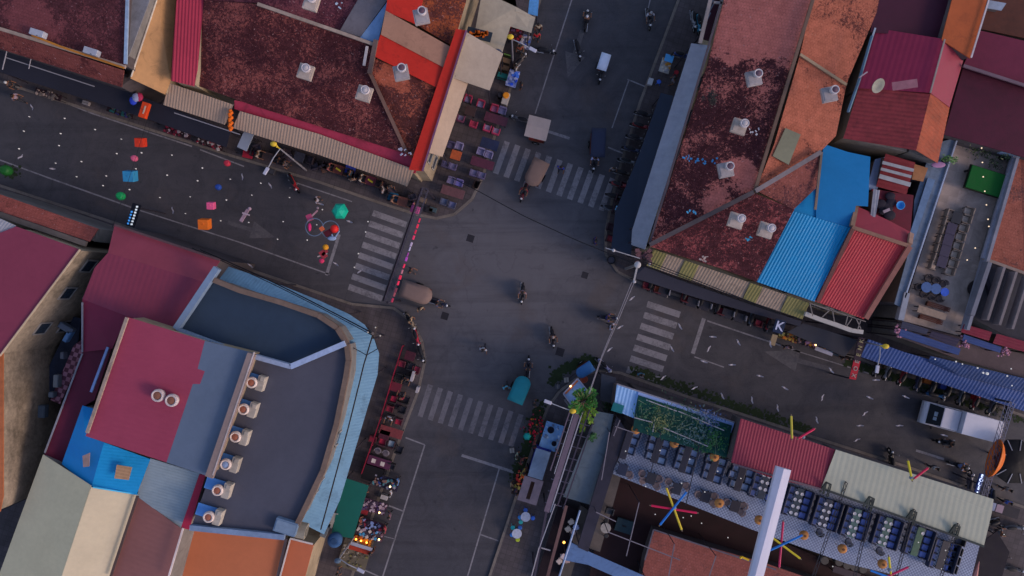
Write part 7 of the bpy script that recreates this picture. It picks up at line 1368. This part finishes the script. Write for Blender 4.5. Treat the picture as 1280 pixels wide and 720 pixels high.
# ================================================================ MORE STREET LIFE
random.seed(11)
cl = ['24242c', '6c1c24', '3c3c44', '2a3450', '5a5c64', '2c2622', '7a2830', '1c1c20', '4c5460', '8a8a90']
for i in range(9):                              # kerb of the upper right road, beside the navy awning
    t0 = i / 8; x, y = 806 - 42*t0, 142 + 118*t0
    bike(x + 1, y, (1, .3), cl[i], 'motorbike parked nose-in between the navy awning and the kerb, %s from the top' % big[i], 'motorbikes beside the navy awning', .13)
for i in range(8):                              # under the slate awning along the right street
    x, y = 815 + i*21, 352 + i*7.2
    bike(x, y - 1, (.3, -.95), cl[(i*3) % 10], 'motorbike half under the slate awning, %s from the corner' % big[i], 'motorbikes under the slate awning', .13)
for i, x in enumerate((1098, 1112, 1131, 1150, 1168, 1187, 1204, 1222, 1243, 1262)):
    bike(x, 458 + (x - 1098)*.335, (.3 + .1*(i % 3), -.95), cl[(i*7 + 2) % 10], 'motorbike parked below the long blue awning, %s from the left' % big[i], 'motorbikes below the long blue awning', .13)
for i, (x, y, hx, l) in enumerate(((1160, 477, 'a85c28', 'small orange crate below the long blue awning'), (1221, 497, 'a82830', 'small red crate below the long blue awning'), (1110, 459, '6c5a48', 'brown crate below the left end of the blue awning'), (1180, 484, '2c3c80', 'blue crate below the long blue awning'), (338, 214, '3a3a40', 'dark crate at the kerb beside the lamp arm'), (528, 250, '6a5a4c', 'brown wooden crate at the foot of the red gantry'), (536, 263, '24242a', 'black crate at the tip of the cafe pavement'), (541, 262, '3a4a50', 'grey-blue crate at the tip of the cafe pavement'), (497, 505, '3c2c34', 'plum coloured crate between the red pavement chairs'), (455, 640, '8c2c34', 'red crate between the clothes stalls'), (480, 622, 'a09c9c', 'pale crate at the road side of the clothes stalls'))):
    r = T('crate', l, 'crate', P(x, y, .5)); r.location.z = .13; c = parent_loc(r); g = MB(); g.box(c + Vector((0, 0, .18)), (.55, .42, .36), A1); g.build('box', M(hx, .8, .3), r); g = MB()
    for s in (-1, 1): g.box(c + Vector((0, 0, .37)) + Vector((math.cos(A2), math.sin(A2), 0))*s*.2, (.57, .04, .05), A1)
    g.build('rim', M('2c2826'), r)
# more seats in the left street's pavement row
k = 0
for x in (322, 350, 362, 393, 405, 441, 452, 478, 490, 516):
    y = 187 + (x - 322)*.31 - 1; k += 1
    chair(x, y, (.3, 1) if k % 2 else (-.3, -1), 'small cane chair at the back of the left pavement row, %s from the lamp side' % big[k-1], ('4a3c44', '3a3440', '5c4034')[k % 3], '2a2430', 'back row chairs under the beige awning')
k = 0
for x, y, h, sh, l in ((356, 205, (1, .3), '4a4650', 'grey'), (440, 224, (0, -1), '7c6a60', 'tan'), (478, 237, (-1, 0), '8a8488', 'pale'), (517, 258, (1, 0), '8c3c70', 'magenta'), (488, 233, (0, 1), '2c2c34', 'black')):
    person(STAND, x, y, h, 'person in %s top standing among the tables under the long beige awning' % l, sh, z=.13)
for x, y, h, sh, l in ((497, 602, (-1, 0), '4a70a0', 'blue'), (488, 617, (-1, -.2), 'a0a0a8', 'white'), (487, 645, (-1, 0), '5c4454', 'plum'), (481, 662, (-1, 0), '8c2c3c', 'crimson'), (457, 612, (1, 0), '6c6470', 'grey'), (450, 652, (1, 0), '7a3a30', 'rust'), (464, 690, (-.5, -1), '3c1c20', 'dark red'), (423, 715, (1, 0), '2c2c34', 'black')):
    person(STAND, x, y, h, 'person in %s top at the clothes and souvenir stalls' % l, sh, z=.02 if x > 478 else .13)
for x, y, h, sh, l in ((668, 556, (1, 0), '6c2430', 'wine red'), (655, 590, (1, .2), '9c8c40', 'mustard'), (645, 615, (1, 0), '3c2c54', 'violet'), (712, 541, (-1, 0), '3c4c6c', 'steel blue'), (697, 567, (-1, 0), '2c3040', 'charcoal')):
    person(STAND, x, y, h, 'person in %s top beside the food carts at the lower pavement' % l, sh, z=.13)
for x, y, h, sh, l in ((647, 30, (1, 0), '4c5a8c', 'blue-grey'), (650, 60, (0, 1), '7c4030', 'brick'), (645, 84, (-1, 0), 'a09c94', 'off-white'), (652, 106, (-1, 0), '2c2c38', 'dark'), (838, 70, (0, 1), '8c5040', 'rusty orange'), (842, 100, (-1, 0), '5c5c68', 'grey')):
    person(STAND, x, y, h, 'person in %s top by the stalls of the upper road' % l, sh, z=.13)
for i, (x, y, h) in enumerate(((1222, 640 - 40, (0, 1)), (1268, 660, (1, 0)), (1240, 655, (-1, .3)))):
    bike(x + (20 if i == 0 else 0), y + (22 if i == 0 else 0), h, cl[i + 3], 'motorbike parked in the lower right corner lane, %s' % ('upper', 'right', 'lower left')[i], None)
# food stall clutter under the ochre roof and canvas edge
for x, y, l, gs in ((222, 166, 'dim souvenir stall at the kerb with crimson cloth, left of the white panel', ['6c1c30', '3c1c28', '8c8088']), (262, 180, 'dim souvenir stall with white towels at the kerb, near the white panel', ['7c1c30', 'a09898', '3c2c30']), (150, 140, 'dim stall with teal goods at the kerb, near the lantern wire', ['1c4c50', '3c3c40', '2c2c5c']), (60, 118, 'dim stall with pale goods at the kerb, far left', ['5c5450', '8c7c74', '3a3034'])):
    stall('souvenir_stall', l, x, y, 2.1, .5, A1, '2a1c22', gs, n=36)

for i, (x, y, sx, l) in enumerate(((487, 511, 0, 'red stacking chair between the two rail-side tables, upper'), (503, 512, 1, 'black stacking chair near the kerb between the two tables'), (502, 455, 0, 'dim red chair at the top end of the red rail, left'), (514, 458, 1, 'dark chair at the top end of the red rail, right'), (466, 549, 0, 'dim red chair tucked against the rail by the brown-red table'), (499, 562, 1, 'black chair at the kerb below the brown-red table'), (489, 583, 1, 'dark chair at the kerb right of the purple table'), (520, 462, 0, 'wine chair at the kerb top end of the pavement cafe'))):
    chair(x, y, (DN, UP)[i % 2], l, ('8c2038', '28242c')[sx], ('4a1420', '16141a')[sx], 'red seats of the south-west pavement cafe')
for x, y, h, sh, l in ((499, 499, UP, '7c2030', 'crimson'), (486, 522, DN, '9c9ca4', 'white'), (508, 473, DN, '2c2c38', 'charcoal')):
    person(SEAT, x, y, h, 'person in %s top seated at the red-rail pavement cafe' % l, sh, z=.58)
for i, (a, b, w, l) in enumerate((((506, 443), (519, 447), .05, 'upper'), ((474, 542), (487, 545), .05, 'lower'))):
    table(TAB1, (a[0]+b[0])/2, (a[1]+b[1])/2, RT_, 'small dim wine table by the red rail, %s' % l, '40141e')
EXPO=0.28
# ================================================================ LIGHT AND CAMERA
SUN_AZ = ang(1, .42); SUN_EL = R(28)           # low warm evening sun from the right of the photo
w = bpy.data.worlds.new('World'); bpy.context.scene.world = w; w.use_nodes = True
t = w.node_tree; sky = t.nodes.new('ShaderNodeTexSky'); sky.sky_type = 'NISHITA'; sky.sun_disc = False
sky.sun_elevation = SUN_EL; sky.sun_rotation = math.pi / 2 - SUN_AZ; sky.dust_density = 1.0
tint = mix(t, 1, sky.outputs[0], (1.1, .965, .98, 1), 'MULTIPLY'); t.links.new(tint, t.nodes['Background'].inputs[0]); t.nodes['Background'].inputs[1].default_value = .15
l = bpy.data.lights.new('sun', 'SUN'); l.energy = 1.05; l.angle = R(16); l.color = (1, .76, .6)
o = bpy.data.objects.new('sun', l); C.objects.link(o)
d = Vector((math.cos(SUN_AZ) * math.cos(SUN_EL), math.sin(SUN_AZ) * math.cos(SUN_EL), math.sin(SUN_EL)))
o.rotation_euler = d.to_track_quat('Z', 'Y').to_euler()
cd = bpy.data.cameras.new('camera'); cam = bpy.data.objects.new('camera', cd); C.objects.link(cam)
cam.location = (0, 0, H); cd.angle = 2 * math.atan(640 / S / H); cd.clip_end = 5000
sc = bpy.context.scene; sc.camera = cam
sc.view_settings.view_transform = 'Standard'; sc.view_settings.look = 'None'; sc.view_settings.exposure = EXPO
sc.view_settings.gamma = 1
